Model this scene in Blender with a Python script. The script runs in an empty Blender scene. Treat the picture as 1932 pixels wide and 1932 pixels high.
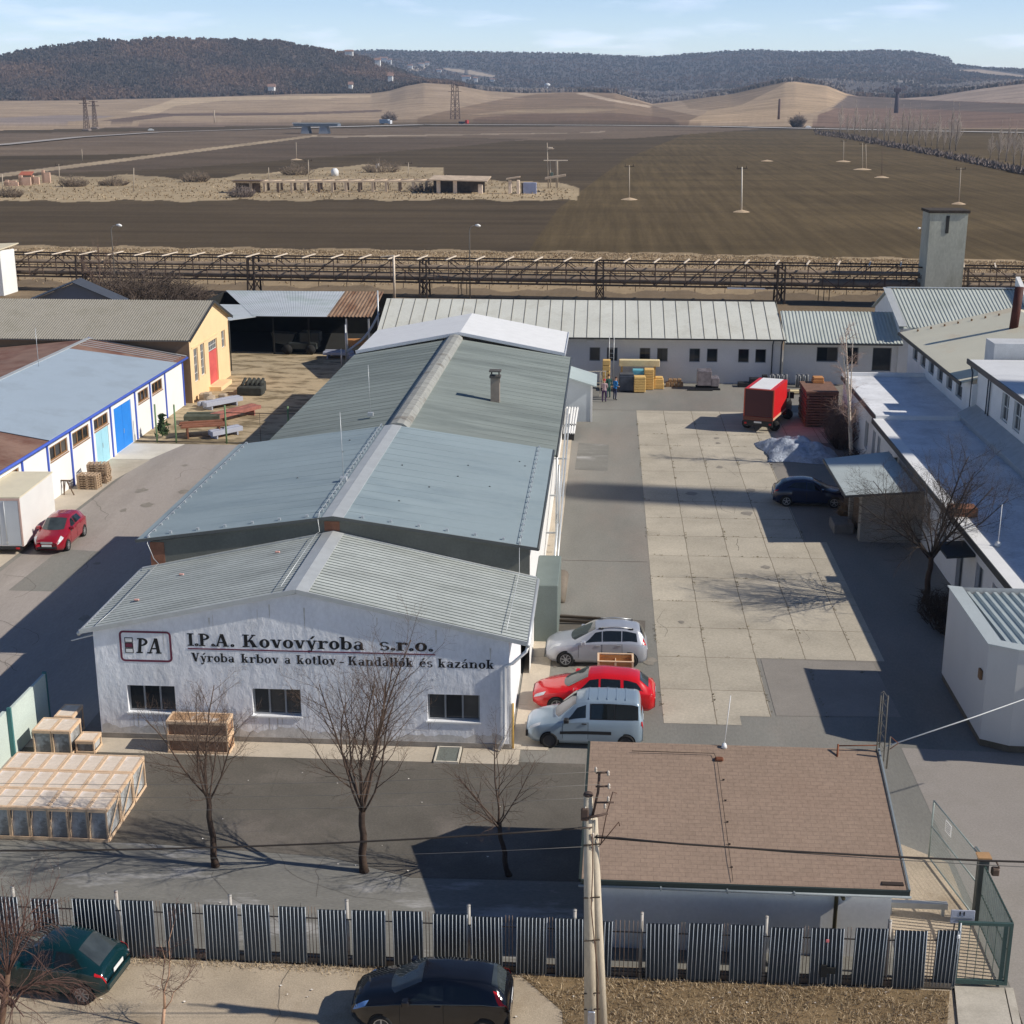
import bpy, math, random
import numpy as np
from mathutils import Vector, Matrix
SC = bpy.context.scene
COL = SC.collection
R = math.radians
PI = math.pi
RND = random.Random(11)

# ---------------------------------------------------------------- camera, sky, sun, exposure
CAM_H = 22.0
FPX, CPX = 2650.0, 966.0
PITCH, YAW = math.atan(781/2650.0), math.atan(184/2763.0)
FW = Vector((-math.sin(YAW)*math.cos(PITCH), math.cos(YAW)*math.cos(PITCH), -math.sin(PITCH)))
RT = Vector((math.cos(YAW), math.sin(YAW), 0))
UP = RT.cross(FW)
cd = bpy.data.cameras.new('camera')
cam = bpy.data.objects.new('camera', cd)
COL.objects.link(cam)
cam.matrix_world = Matrix(((RT.x, UP.x, -FW.x, 0), (RT.y, UP.y, -FW.y, 0), (RT.z, UP.z, -FW.z, CAM_H), (0, 0, 0, 1)))
cd.sensor_width = 36.0
cd.lens = 36.0*2650/1932
cd.clip_start = 0.5
cd.clip_end = 30000
SC.camera = cam

SUN_EL, SUN_AZ = R(36.5), R(7.5)        # azimuth: from +X turned towards the camera side (-Y)
sdir = Vector((math.cos(SUN_EL)*math.cos(SUN_AZ), -math.cos(SUN_EL)*math.sin(SUN_AZ), math.sin(SUN_EL)))
sl = bpy.data.lights.new('sun', 'SUN')
sl.energy = 4.7
sl.angle = R(0.53)
sl.color = (1.0, 0.935, 0.83)
sun = bpy.data.objects.new('sun', sl)
COL.objects.link(sun)
sun.rotation_euler = sdir.to_track_quat('Z', 'Y').to_euler()
sun.location = (60, -10, 60)

W = bpy.data.worlds.new('World')
SC.world = W
W.use_nodes = True
nt = W.node_tree
bg = nt.nodes['Background']
sky = nt.nodes.new('ShaderNodeTexSky')
sky.sky_type = 'NISHITA'
sky.sun_disc = False
sky.sun_elevation = SUN_EL
sky.sun_rotation = PI/2 + SUN_AZ
sky.air_density = 1.0
sky.dust_density = .6
sky.ozone_density = 2.2
sky.altitude = 200
# a few thin clouds low over the hills
tcw = nt.nodes.new('ShaderNodeTexCoord')
mpw = nt.nodes.new('ShaderNodeMapping')
mpw.inputs['Scale'].default_value = (7, 7, 42)
nzw = nt.nodes.new('ShaderNodeTexNoise')
nzw.inputs['Scale'].default_value = 1.6
nzw.inputs['Detail'].default_value = 5
rmw = nt.nodes.new('ShaderNodeValToRGB')
rmw.color_ramp.elements[0].position = 0.52
rmw.color_ramp.elements[0].color = (0, 0, 0, 1)
rmw.color_ramp.elements[1].position = 0.78
rmw.color_ramp.elements[1].color = (0.5, 0.5, 0.5, 1)
mxw = nt.nodes.new('ShaderNodeMix')
mxw.data_type = 'RGBA'
nt.links.new(tcw.outputs['Generated'], mpw.inputs['Vector'])
nt.links.new(mpw.outputs['Vector'], nzw.inputs['Vector'])
nt.links.new(nzw.outputs['Fac'], rmw.inputs['Fac'])
nt.links.new(rmw.outputs['Color'], mxw.inputs['Factor'])
nt.links.new(sky.outputs['Color'], mxw.inputs['A'])
mxw.inputs['B'].default_value = (9.5, 9.0, 9.2, 1)
# the pale bright band of air low over the horizon
spw = nt.nodes.new('ShaderNodeSeparateXYZ')
nt.links.new(tcw.outputs['Generated'], spw.inputs[0])
gw = nt.nodes.new('ShaderNodeMapRange')
gw.interpolation_type = 'SMOOTHSTEP'
for s_, v_ in (('From Min', 0.02), ('From Max', .17), ('To Min', 0.), ('To Max', 1.0)):
    gw.inputs[s_].default_value = v_
nt.links.new(spw.outputs['Z'], gw.inputs['Value'])
tw = nt.nodes.new('ShaderNodeMix')
tw.data_type = 'VECTOR'
tw.inputs[4].default_value = (4.5, 4.8, 5.8)      # low air
tw.inputs[5].default_value = (.62, .86, 1.25)     # deep blue overhead
nt.links.new(gw.outputs['Result'], tw.inputs[0])
vw = nt.nodes.new('ShaderNodeVectorMath')
vw.operation = 'MULTIPLY'
nt.links.new(mxw.outputs['Result'], vw.inputs[0])
nt.links.new(tw.outputs[1], vw.inputs[1])
nt.links.new(vw.outputs[0], bg.inputs['Color'])
bg.inputs['Strength'].default_value = 0.05

SC.view_settings.view_transform = 'Standard'
SC.view_settings.look = 'None'
SC.view_settings.exposure = 0.06
SC.view_settings.gamma = 1.0
SC.cycles.max_bounces = 6
SC.cycles.diffuse_bounces = 3
SC.cycles.glossy_bounces = 3
SC.cycles.transmission_bounces = 4
SC.cycles.transparent_max_bounces = 12
SC.cycles.volume_bounces = 0
SC.cycles.sample_clamp_indirect = 4.0


def ray(x, y):
    return FW + RT*((x-CPX)/FPX) - UP*((y-CPX)/FPX)


def gp(x, y, z=0.0):
    d = ray(x, y)
    t = (z-CAM_H)/d.z
    return Vector((d.x*t, d.y*t, z))


def S(r, g, b):
    f = lambda c: (c/255/12.92 if c/255 <= .04045 else ((c/255+.055)/1.055)**2.4)
    return (f(r), f(g), f(b))


# ---------------------------------------------------------------- materials
MATS = {}


def M(name, col, rough=.8, metal=0., var=.12, sc=1.2, fine=.10, fsc=25., bump=0., bsc=30., bd=.02, col2=None, c2sc=.25, c2lo=.5, c2hi=.62, c2amt=.7,
      stretch=(1, 1, 1), spec=.35, coat=0.):
    if name in MATS:
        return MATS[name]
    m = bpy.data.materials.new(name)
    MATS[name] = m
    m.use_nodes = True
    t = m.node_tree
    b = t.nodes['Principled BSDF']
    b.inputs['Roughness'].default_value = rough
    b.inputs['Metallic'].default_value = metal
    b.inputs['Specular IOR Level'].default_value = spec
    if coat:
        b.inputs['Coat Weight'].default_value = coat
        b.inputs['Coat Roughness'].default_value = .05
    tc = t.nodes.new('ShaderNodeTexCoord')
    mp = t.nodes.new('ShaderNodeMapping')
    mp.inputs['Scale'].default_value = stretch
    t.links.new(tc.outputs['Object'], mp.inputs['Vector'])
    cur = None

    def noise(scale, detail=4, rg=.6):
        n = t.nodes.new('ShaderNodeTexNoise')
        n.inputs['Scale'].default_value = scale
        n.inputs['Detail'].default_value = detail
        n.inputs['Roughness'].default_value = rg
        t.links.new(mp.outputs['Vector'], n.inputs['Vector'])
        return n.outputs['Fac']

    def mix(fac, a, c, blend='MIX'):
        x = t.nodes.new('ShaderNodeMix')
        x.data_type = 'RGBA'
        x.blend_type = blend
        for s, v in (('Factor', fac), ('A', a), ('B', c)):
            if isinstance(v, (int, float)):
                x.inputs[s].default_value = v
            elif isinstance(v, tuple):
                x.inputs[s].default_value = (*v[:3], 1)
            else:
                t.links.new(v, x.inputs[s])
        return x.outputs['Result']

    def ramp(src, lo, hi, a=0., c=1.):
        r = t.nodes.new('ShaderNodeMapRange')
        r.inputs['From Min'].default_value = lo
        r.inputs['From Max'].default_value = hi
        r.inputs['To Min'].default_value = a
        r.inputs['To Max'].default_value = c
        t.links.new(src, r.inputs['Value'])
        return r.outputs['Result']
    cur = tuple(col)
    if col2 is not None:
        cur = mix(ramp(noise(c2sc, 6, .65), c2lo, c2hi, 0, c2amt), cur, tuple(col2))
    if var:
        v = ramp(noise(sc, 5), .3, .7, 1-var, 1+var)
        g = t.nodes.new('ShaderNodeCombineColor')
        for k in range(3):
            t.links.new(v, g.inputs[k])
        cur = mix(1.0, cur, g.outputs[0], 'MULTIPLY')
    if fine:
        v = ramp(noise(fsc, 3), .3, .7, 1-fine, 1+fine)
        g = t.nodes.new('ShaderNodeCombineColor')
        for k in range(3):
            t.links.new(v, g.inputs[k])
        cur = mix(1.0, cur, g.outputs[0], 'MULTIPLY')
    if isinstance(cur, tuple):
        b.inputs['Base Color'].default_value = (*cur[:3], 1)
    else:
        t.links.new(cur, b.inputs['Base Color'])
    if bump:
        bp = t.nodes.new('ShaderNodeBump')
        bp.inputs['Strength'].default_value = bump
        bp.inputs['Distance'].default_value = bd
        t.links.new(noise(bsc, 4), bp.inputs['Height'])
        t.links.new(bp.outputs['Normal'], b.inputs['Normal'])
    return m


def brick_mat(name, col, mortar, bw, bh, msize, offset=0., rough=.85, var=.12, origin=(0, 0, 0), rot=0., contrast=.1, stain=None):
    if name in MATS:
        return MATS[name]
    m = M(name, col, rough=rough, var=var, sc=.35, fine=.12, fsc=9., col2=stain, c2sc=.18, c2amt=.5)
    t = m.node_tree
    b = t.nodes['Principled BSDF']
    link = b.inputs['Base Color'].links[0]
    base = link.from_socket
    tc = t.nodes.new('ShaderNodeTexCoord')
    mp = t.nodes.new('ShaderNodeMapping')
    mp.inputs['Location'].default_value = origin
    mp.inputs['Rotation'].default_value = (0, 0, rot)
    nz = t.nodes.new('ShaderNodeTexNoise')
    nz.inputs['Scale'].default_value = .9
    nz.inputs['Detail'].default_value = 3
    ad = t.nodes.new('ShaderNodeVectorMath')
    ad.operation = 'MULTIPLY_ADD'
    ad.inputs[1].default_value = (.10*bw/2, .10*bw/2, 0)
    t.links.new(tc.outputs['Object'], mp.inputs['Vector'])
    t.links.new(tc.outputs['Object'], nz.inputs['Vector'])
    t.links.new(nz.outputs['Color'], ad.inputs[0])
    t.links.new(mp.outputs['Vector'], ad.inputs[2])
    bk = t.nodes.new('ShaderNodeTexBrick')
    bk.offset = offset
    bk.squash = 1
    bk.inputs['Scale'].default_value = 1
    bk.inputs['Brick Width'].default_value = bw
    bk.inputs['Row Height'].default_value = bh
    bk.inputs['Mortar Size'].default_value = msize
    bk.inputs['Mortar Smooth'].default_value = .3
    bk.inputs['Color1'].default_value = (1-contrast, 1-contrast, 1-contrast, 1)
    bk.inputs['Color2'].default_value = (1+contrast, 1+contrast, 1+contrast, 1)
    k = [mortar[i]/max(col[i], 1e-4) for i in range(3)]
    bk.inputs['Mortar'].default_value = (*k, 1)
    t.links.new(ad.outputs[0], bk.inputs['Vector'])
    x = t.nodes.new('ShaderNodeMix')
    x.data_type = 'RGBA'
    x.blend_type = 'MULTIPLY'
    x.inputs['Factor'].default_value = 1
    t.links.new(base, x.inputs['A'])
    t.links.new(bk.outputs['Color'], x.inputs['B'])
    t.links.new(x.outputs['Result'], b.inputs['Base Color'])
    return m


def see_through(m, amt=.5):
    """twig masses let part of the light through"""
    t = m.node_tree
    b = t.nodes['Principled BSDF']
    tr = t.nodes.new('ShaderNodeBsdfTranslucent')
    if b.inputs['Base Color'].links:
        t.links.new(b.inputs['Base Color'].links[0].from_socket, tr.inputs['Color'])
    else:
        tr.inputs['Color'].default_value = b.inputs['Base Color'].default_value
    mx_ = t.nodes.new('ShaderNodeMixShader')
    mx_.inputs[0].default_value = amt
    t.links.new(b.outputs[0], mx_.inputs[1])
    t.links.new(tr.outputs[0], mx_.inputs[2])
    t.links.new(mx_.outputs[0], t.nodes['Material Output'].inputs['Surface'])
    return m


def glass_mat(name='window_glass', col=(.02, .025, .03), rough=.06):
    if name in MATS:
        return MATS[name]
    m = M(name, col, rough=rough, var=.3, sc=.8, fine=0, spec=.5)
    return m


# ---------------------------------------------------------------- mesh builder
class MB:
    def __init__(self, T=None):
        self.v, self.f, self.mi, self.sm, self.st = [], [], [], [], []
        self.T = T
        self.m = 0

    def add(self, vs, fs, smooth=False):
        n = len(self.v)
        if self.T is not None:
            vs = [self.T @ Vector(p) for p in vs]
        self.v += [tuple(p) for p in vs]
        self.f += [tuple(i+n for i in q) for q in fs]
        self.mi += [self.m]*len(fs)
        self.sm += [smooth]*len(fs)
        self.st.append((n, len(self.f)-len(fs)))

    def box(self, x0, x1, y0, y1, z0, z1):
        if x0 > x1: x0, x1 = x1, x0
        if y0 > y1: y0, y1 = y1, y0
        if z0 > z1: z0, z1 = z1, z0
        vs = [(x0, y0, z0), (x1, y0, z0), (x1, y1, z0), (x0, y1, z0), (x0, y0, z1), (x1, y0, z1), (x1, y1, z1), (x0, y1, z1)]
        self.add(vs, [(0, 3, 2, 1), (4, 5, 6, 7), (0, 1, 5, 4), (1, 2, 6, 5), (2, 3, 7, 6), (3, 0, 4, 7)])
        return self

    def bbox(self, x0, x1, y0, y1, z0, z1, b=.02):
        """box with chamfered vertical and top edges"""
        pts = [(x0+b, y0), (x1-b, y0), (x1, y0+b), (x1, y1-b), (x1-b, y1), (x0+b, y1), (x0, y1-b), (x0, y0+b)]
        cx, cy = (x0+x1)/2, (y0+y1)/2
        vs = [(x, y, z0) for x, y in pts]+[(x, y, z1-b) for x, y in pts]
        sx, sy = ((x1-x0)/2-b)/((x1-x0)/2), ((y1-y0)/2-b)/((y1-y0)/2)
        vs += [(cx+(x-cx)*sx, cy+(y-cy)*sy, z1) for x, y in pts]
        fs = [tuple(range(7, -1, -1)), tuple(range(16, 24))]
        for k in range(2):
            for i in range(8):
                j = (i+1) % 8
                fs.append((k*8+i, k*8+j, k*8+8+j, k*8+8+i))
        self.add(vs, fs)
        return self

    def beam(self, p, q, w, h=None, up=(0, 0, 1)):
        p, q = Vector(p), Vector(q)
        h = h or w
        d = (q-p).normalized()
        u = Vector(up)
        if abs(d.dot(u)) > .98:
            u = Vector((0, 1, 0))
        s = d.cross(u).normalized()
        t = s.cross(d)
        vs = [c+s*(a*w/2)+t*(b*h/2) for c in (p, q) for a, b in ((-1, -1), (1, -1), (1, 1), (-1, 1))]
        self.add(vs, [(3, 2, 1, 0), (4, 5, 6, 7), (0, 1, 5, 4), (1, 2, 6, 5), (2, 3, 7, 6), (3, 0, 4, 7)])
        return self

    def tube(self, pts, rads, n=6, caps=True, smooth=True):
        pts = [Vector(p) for p in pts]
        if not hasattr(rads, '__len__'):
            rads = [rads]*len(pts)
        vs, fs = [], []
        d0 = (pts[1]-pts[0]).normalized()
        u = Vector((1, 0, 0)) if abs(d0.x) < .8 else Vector((0, 1, 0))
        for i, p in enumerate(pts):
            d = (pts[min(i+1, len(pts)-1)]-pts[max(i-1, 0)])
            if d.length < 1e-7:
                d = d0
            d.normalize()
            s = (u-d*u.dot(d)).normalized()
            t = d.cross(s)
            u = s
            for k in range(n):
                a = 2*PI*k/n
                vs.append(p+(s*math.cos(a)+t*math.sin(a))*rads[i])
        for i in range(len(pts)-1):
            for k in range(n):
                j = (k+1) % n
                fs.append((i*n+k, i*n+j, i*n+n+j, i*n+n+k))
        if caps:
            fs.append(tuple(range(n-1, -1, -1)))
            b = (len(pts)-1)*n
            fs.append(tuple(b+k for k in range(n)))
        self.add(vs, fs, smooth)
        return self

    def cyl(self, c, r, z0, z1, n=16, r2=None):
        self.tube([(c[0], c[1], z0), (c[0], c[1], z1)], [r, r if r2 is None else r2], n, True, n > 8)
        return self

    def poly(self, pts):
        self.add(pts, [tuple(range(len(pts)))])
        return self

    def prism(self, pts, vec):
        n = len(pts)
        v = Vector(vec)
        vs = [Vector(p) for p in pts]+[Vector(p)+v for p in pts]
        fs = [tuple(range(n)), tuple(range(2*n-1, n-1, -1))]+[(i, n+i, n+(i+1) % n, (i+1) % n) for i in range(n)]
        self.add(vs, fs)
        return self

    def sheet(self, a, b, c, d, t=.05):
        """thick quad: a,b,c,d counter-clockwise seen from above, thickness downwards"""
        return self.prism([a, b, c, d], (0, 0, -t))

    def corr(self, a, b, c, d, n, amp=.025, kind='trap', two=False):
        """corrugated sheet over quad: a-b eave edge, d-c ridge edge; corrugations run a->d"""
        a, b, c, d = map(Vector, (a, b, c, d))
        nrm = (b-a).cross(d-a).normalized()
        if nrm.z < 0:
            nrm = -nrm
        prof = [(0, 0), (.35, 0), (.5, 1), (.85, 1)] if kind == 'trap' else [(0, 0), (.17, .25), (.33, .75), (.5, 1), (.67, .75), (.83, .25)]
        ss = [((i+u)/n, h*amp) for i in range(n) for u, h in prof]+[(1., 0.)]
        vs, fs = [], []
        for s, h in ss:
            vs.append(a.lerp(b, s)+nrm*h)
            vs.append(d.lerp(c, s)+nrm*h)
        for i in range(len(ss)-1):
            fs.append((2*i, 2*i+2, 2*i+3, 2*i+1))
        self.add(vs, fs)
        if two:
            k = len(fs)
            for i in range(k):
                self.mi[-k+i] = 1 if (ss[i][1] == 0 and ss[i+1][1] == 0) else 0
        return self

    def panel(self, W_, H, holes, depth=.14, z0=0., x0=0.):
        """wall in local plane y=0 facing -y, from x0 to x0+W_, z0 to H, with rectangular holes (x0,x1,z0,z1) and reveals"""
        xs = sorted({x0, x0+W_, *[h[0] for h in holes], *[h[1] for h in holes]})
        zs = sorted({z0, H, *[h[2] for h in holes], *[h[3] for h in holes]})
        for i in range(len(xs)-1):
            for j in range(len(zs)-1):
                cx, cz = (xs[i]+xs[i+1])/2, (zs[j]+zs[j+1])/2
                if any(h[0] < cx < h[1] and h[2] < cz < h[3] for h in holes):
                    continue
                self.add([(xs[i], 0, zs[j]), (xs[i+1], 0, zs[j]), (xs[i+1], 0, zs[j+1]), (xs[i], 0, zs[j+1])], [(0, 1, 2, 3)])
        for h in holes:
            a, b, c, e = h
            p = [(a, 0, c), (b, 0, c), (b, 0, e), (a, 0, e)]
            q = [(x, depth, z) for x, y, z in p]
            self.add(p+q, [(0, 4, 5, 1), (1, 5, 6, 2), (2, 6, 7, 3), (3, 7, 4, 0)])
        return self

    def build(self, name, mats, parent=None, smooth=None):
        me = bpy.data.meshes.new(name)
        off = wloc(parent) if parent is not None else Vector((0, 0, 0))
        vs = self.v
        if off.length > 0:
            vs = [(p[0]-off.x, p[1]-off.y, p[2]-off.z) for p in vs]
        me.from_pydata(vs, [], self.f)
        if not isinstance(mats, (list, tuple)):
            mats = [mats]
        for m in mats:
            me.materials.append(m)
        if len(mats) > 1:
            me.polygons.foreach_set('material_index', self.mi)
        sm = self.sm if smooth is None else [smooth]*len(self.f)
        me.polygons.foreach_set('use_smooth', sm)
        me.validate()
        me.update()
        o = bpy.data.objects.new(name, me)
        COL.objects.link(o)
        if parent is not None:
            o.parent = parent
            KIDS.setdefault(parent.name, []).append(o)
        return o


def each(mb, name, mats, parent=None):
    """every primitive of mb becomes a part of its own"""
    st = mb.st+[(len(mb.v), len(mb.f))]
    for (v0, f0), (v1, f1) in zip(st[:-1], st[1:]):
        q = MB()
        q.add(mb.v[v0:v1], [tuple(i-v0 for i in f) for f in mb.f[f0:f1]])
        q.sm = mb.sm[f0:f1]
        q.build(name, mats, parent)


def wloc(o):
    v = Vector((0, 0, 0))
    while o is not None:
        v += o.location
        o = o.parent
    return v


def face(o, deg):
    return Matrix.Translation(Vector(o)) @ Matrix.Rotation(R(deg), 4, 'Z')


def tag(o, label=None, cat=None, group=None, kind=None):
    if label: o['label'] = label
    if cat: o['category'] = cat
    if group: o['group'] = group
    if kind: o['kind'] = kind
    return o


def thing(name, label, cat, loc=(0, 0, 0), rz=0., group=None):
    o = bpy.data.objects.new(name, None)
    o.empty_display_size = .3
    COL.objects.link(o)
    o.location = loc
    o.rotation_euler = (0, 0, rz)
    return tag(o, label, cat, group)


def copy_tree(o, parent=None, loc=None, rz=None, label=None, group=None):
    c = o.copy()
    COL.objects.link(c)
    if parent is not None:
        c.parent = parent
    if loc is not None:
        c.location = loc
    if rz is not None:
        c.rotation_euler = (0, 0, rz)
    if label: c['label'] = label
    if group: c['group'] = group
    for ch in [x for x in KIDS.get(o.name, [])]:
        copy_tree(ch, c)
    return c


KIDS = {}


def struct(name, mb, m):
    return tag(mb.build(name, m), kind='structure')


def window(root, T, x0, x1, z0, z1, depth, cols=2, rows=1, fm=None, pm=None, bar=.06, sill=False, bars=True):
    fm = fm or MATS['frame_white']
    pm = pm or glass_mat()
    m = MB(T)
    y0, y1 = depth-.07, depth-.02
    m.box(x0, x0+bar, y0, y1, z0, z1).box(x1-bar, x1, y0, y1, z0, z1)
    m.box(x0+bar, x1-bar, y0, y1, z0, z0+bar).box(x0+bar, x1-bar, y0, y1, z1-bar, z1)
    if bars:
        for k in range(1, cols):
            x = x0+(x1-x0)*k/cols
            m.box(x-bar/2, x+bar/2, y0+.003, y1-.003, z0+bar, z1-bar)
        for k in range(1, rows):
            z = z0+(z1-z0)*k/rows
            m.box(x0+bar, x1-bar, y0+.006, y1-.006, z-bar/3, z+bar/3)
    if sill:
        m.box(x0-.04, x1+.04, -.05, depth-.08, z0-.05, z0-.003)
    w = m.build('window', fm, root)
    p = MB(T)
    for k in range(cols):
        a, b_ = x0+(x1-x0)*k/cols, x0+(x1-x0)*(k+1)/cols
        p.m = RND.choice((0, 0, 1, 2))
        yy = depth-.015
        p.add([(a, yy, z0), (b_, yy, z0), (b_, yy, z1), (a, yy, z1)], [(0, 1, 2, 3)])
    p.build('pane', [pm, glass_mat('window_glass_grey', (.045, .05, .055), .08), glass_mat('window_glass_curtain', (.085, .082, .076), .12)], w)
    return w
# ---------------------------------------------------------------- land: one sheet from the foreground to the far hills
def itp(x, pts):
    return float(np.interp(x, [p[0] for p in pts], [p[1] for p in pts]))


RIDGE_L = [(-400, 150), (-100, 122), (0, 106), (60, 93), (130, 84), (190, 76), (245, 79), (300, 71), (350, 74), (400, 75), (470, 76), (520, 77), (560, 85),
           (600, 92), (640, 100), (690, 108), (730, 125), (800, 150), (860, 175), (900, 195)]
RIDGE_R = [(300, 150), (500, 110), (640, 98), (700, 95), (800, 97), (950, 99), (1080, 101), (1180, 106), (1230, 108), (1290, 103), (1380, 96), (1430, 94), (1500, 98),
           (1570, 98), (1660, 95), (1720, 98), (1790, 109), (1800, 121), (1860, 128), (1932, 131), (2300, 140)]
MID_R = [(500, 150), (700, 150), (900, 168), (1000, 172), (1150, 172), (1250, 176), (1400, 168), (1500, 155), (1600, 150), (1700, 152), (1800, 155), (1932, 155), (2300, 160)]
FTOP = [(-400, 196), (0, 191), (150, 190), (380, 184), (560, 178), (700, 177), (735, 172), (765, 163), (800, 157), (850, 160), (920, 172), (990, 176), (1090, 174), (1160, 176), (1230, 196),
        (1285, 190), (1380, 178), (1480, 155), (1500, 154), (1560, 162), (1595, 176), (1620, 182), (1700, 186), (1760, 182), (1850, 168), (1932, 158), (2300, 150)]
ROADY = [(-400, 254), (0, 246), (300, 240), (800, 234), (1150, 235), (1560, 240), (1932, 244), (2300, 250)]


def col_profile(x):
    """(distance along the ground, picture height) of the land beyond the plain, for one line of sight"""
    yr, yt = itp(x, ROADY), itp(x, FTOP)
    pr = [(1.0, yr), (2300., yt)]
    if x < 880:
        pr += [(2330., yt-1.), (3100., min(itp(x, RIDGE_L), yt-6))]
    else:
        pr += [(3100., yt-3)]
    mr = min(itp(x, MID_R), pr[-1][1]+4)
    rr = itp(x, RIDGE_R)
    if x < 880:
        w = min(max((x-690)/190., 0), 1)
        pr += [(3500., (1-w)*(pr[-1][1]+30)+w*(pr[-1][1]+1)), (4300., (1-w)*(max(itp(x, RIDGE_L), rr)+12)+w*mr), (6200., min(rr, mr-4) if w > .5 else rr if x > 560 else 170.)]
    else:
        pr += [(4000., mr), (6200., min(rr, mr-4))]
    pr += [(7500., pr[-1][1]+25), (9500., 185.)]
    return pr


def land_point(x, D):
    """world point of the land on the line of sight of picture column x, at ground distance D"""
    d = ray(x, 240)
    h = math.hypot(d.x, d.y)
    ux, uy = d.x/h, d.y/h
    pr = col_profile(x)
    y0 = pr[0][1]
    g = gp(x, y0)
    D0 = math.hypot(g.x, g.y)
    if D <= D0:
        return Vector((ux*D, uy*D, 0)), None
    pr = [(D0, y0)]+[p for p in pr[1:] if p[0] > D0+20]
    y = float(np.interp(D, [p[0] for p in pr], [p[1] for p in pr]))
    r = ray(x, y)
    t = D/math.hypot(r.x, r.y)
    return Vector((r.x*t, r.y*t, CAM_H+r.z*t)), y


def land_z(x, D):
    return land_point(x, D)[0].z


XS = list(np.arange(-2400, -220, 110))+list(np.arange(-220, 2160, 3.4))+list(np.arange(2160, 4400, 110))
DS = [4, 20, 40, 60, 80, 100]+[math.hypot(*gp(966, y)[:2]) for y in np.arange(640, 236, -1.25)]
DS = [d for d in DS if d < 1420]
DS += list(np.linspace(1440, 2300, 60))+[2330]+list(np.linspace(2360, 3100, 40))+list(np.linspace(3150, 4000, 24))+list(np.linspace(4080, 6200, 60))+[6800, 7500, 9500]
NX, ND = len(XS), len(DS)
P = np.zeros((NX, ND, 3))
PXY = np.zeros((NX, ND, 2))
for i, x in enumerate(XS):
    d = ray(x, 240)
    h = math.hypot(d.x, d.y)
    ux, uy = d.x/h, d.y/h
    pr = col_profile(x)
    g = gp(x, pr[0][1])
    D0 = math.hypot(g.x, g.y)
    pr = [(D0, pr[0][1])]+[p for p in pr[1:] if p[0] > D0+20]
    a, b = [p[0] for p in pr], [p[1] for p in pr]
    Dv = np.array(DS)
    yv = np.interp(Dv, a, b)
    # rays for yv
    dx = FW.x+RT.x*(x-CPX)/FPX-UP.x*(yv-CPX)/FPX
    dy = FW.y+RT.y*(x-CPX)/FPX-UP.y*(yv-CPX)/FPX
    dz = FW.z+RT.z*(x-CPX)/FPX-UP.z*(yv-CPX)/FPX
    t = Dv/np.hypot(dx, dy)
    far = Dv > D0
    P[i, :, 0] = np.where(far, dx*t, ux*Dv)
    P[i, :, 1] = np.where(far, dy*t, uy*Dv)
    P[i, :, 2] = np.where(far, CAM_H+dz*t, 0)
    v = np.array([P[i, :, 0], P[i, :, 1], P[i, :, 2]-CAM_H])
    z = FW.x*v[0]+FW.y*v[1]+FW.z*v[2]
    PXY[i, :, 0] = CPX+FPX*(RT.x*v[0]+RT.y*v[1]+RT.z*v[2])/z
    PXY[i, :, 1] = CPX-FPX*(UP.x*v[0]+UP.y*v[1]+UP.z*v[2])/z
P[:, :, 2] -= np.where(np.hypot(P[:, :, 0], P[:, :, 1]) < 175, .03, 0)


def inside(poly, X, Y):
    r = np.zeros(X.shape, bool)
    n = len(poly)
    for k in range(n):
        x1, y1 = poly[k]
        x2, y2 = poly[(k+1) % n]
        c = ((y1 > Y) != (y2 > Y))
        with np.errstate(divide='ignore', invalid='ignore'):
            xi = (x2-x1)*(Y-y1)/(y2-y1+1e-12)+x1
        r ^= c & (X < xi)
    return r


PX, PY = PXY[:, :, 0], PXY[:, :, 1]
DD = np.hypot(P[:, :, 0], P[:, :, 1])
rs = np.random.RandomState(5)
jx = 3*np.sin(PX*.031)+2*np.sin(PX*.083+1)
LC = np.zeros((NX, ND, 4))
LC[:, :, 3] = .5


def paint(mask, rgb, a=None):
    for k in range(3):
        LC[:, :, k][mask] = S(*rgb)[k]
    if a is not None:
        LC[:, :, 3][mask] = a


allm = np.ones((NX, ND), bool)
paint(allm, (86, 74, 58), 0.)                                            # ploughed soil, furrows across
YR = np.interp(PX, [p[0] for p in ROADY], [p[1] for p in ROADY])
# the plain on the right is ploughed away from the viewer
paint(inside([(1000, 470), (1052, 395), (1110, 350), (1180, 300), (1300, 250), (1560, 244), (2200, 250), (2400, 620), (900, 620)], PX, PY), (95, 81, 58), 1.)
paint(inside([(-400, 258), (800, 240), (1200, 238), (1450, 242), (1180, 262), (800, 268), (580, 262), (300, 290), (-400, 300)], PX, PY), (116, 101, 86), 0.)
paint(inside([(-500, 330), (0, 326), (580, 258), (1000, 262), (880, 275), (330, 318), (-500, 350)], PX, PY), (98, 85, 72), 0.)
# dry scrub strip and the ruin ground
paint(inside([(-500, 372), (0, 345), (90, 330), (160, 333), (250, 331), (330, 336), (400, 337), (450, 332), (540, 322), (600, 318), (700, 312), (800, 314), (838, 318), (835, 336), (900, 338),
              (970, 340), (1050, 346), (1092, 356), (1090, 379), (900, 377), (500, 378), (0, 380), (-500, 384)], PX, PY+jx*.6), (166, 148, 120), .5)
# near dry grass belt between field and pipe bridge
paint(inside([(-600, 450), (0, 463), (700, 470), (1200, 476), (1932, 492), (2500, 505), (2500, 800), (-600, 800)], PX, PY+jx*.5), (158, 138, 110), .5)
paint(inside([(-600, 520), (0, 528), (900, 545), (1932, 560), (2500, 570), (2500, 800), (-600, 800)], PX, PY+jx), (124, 108, 88), .5)
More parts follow.
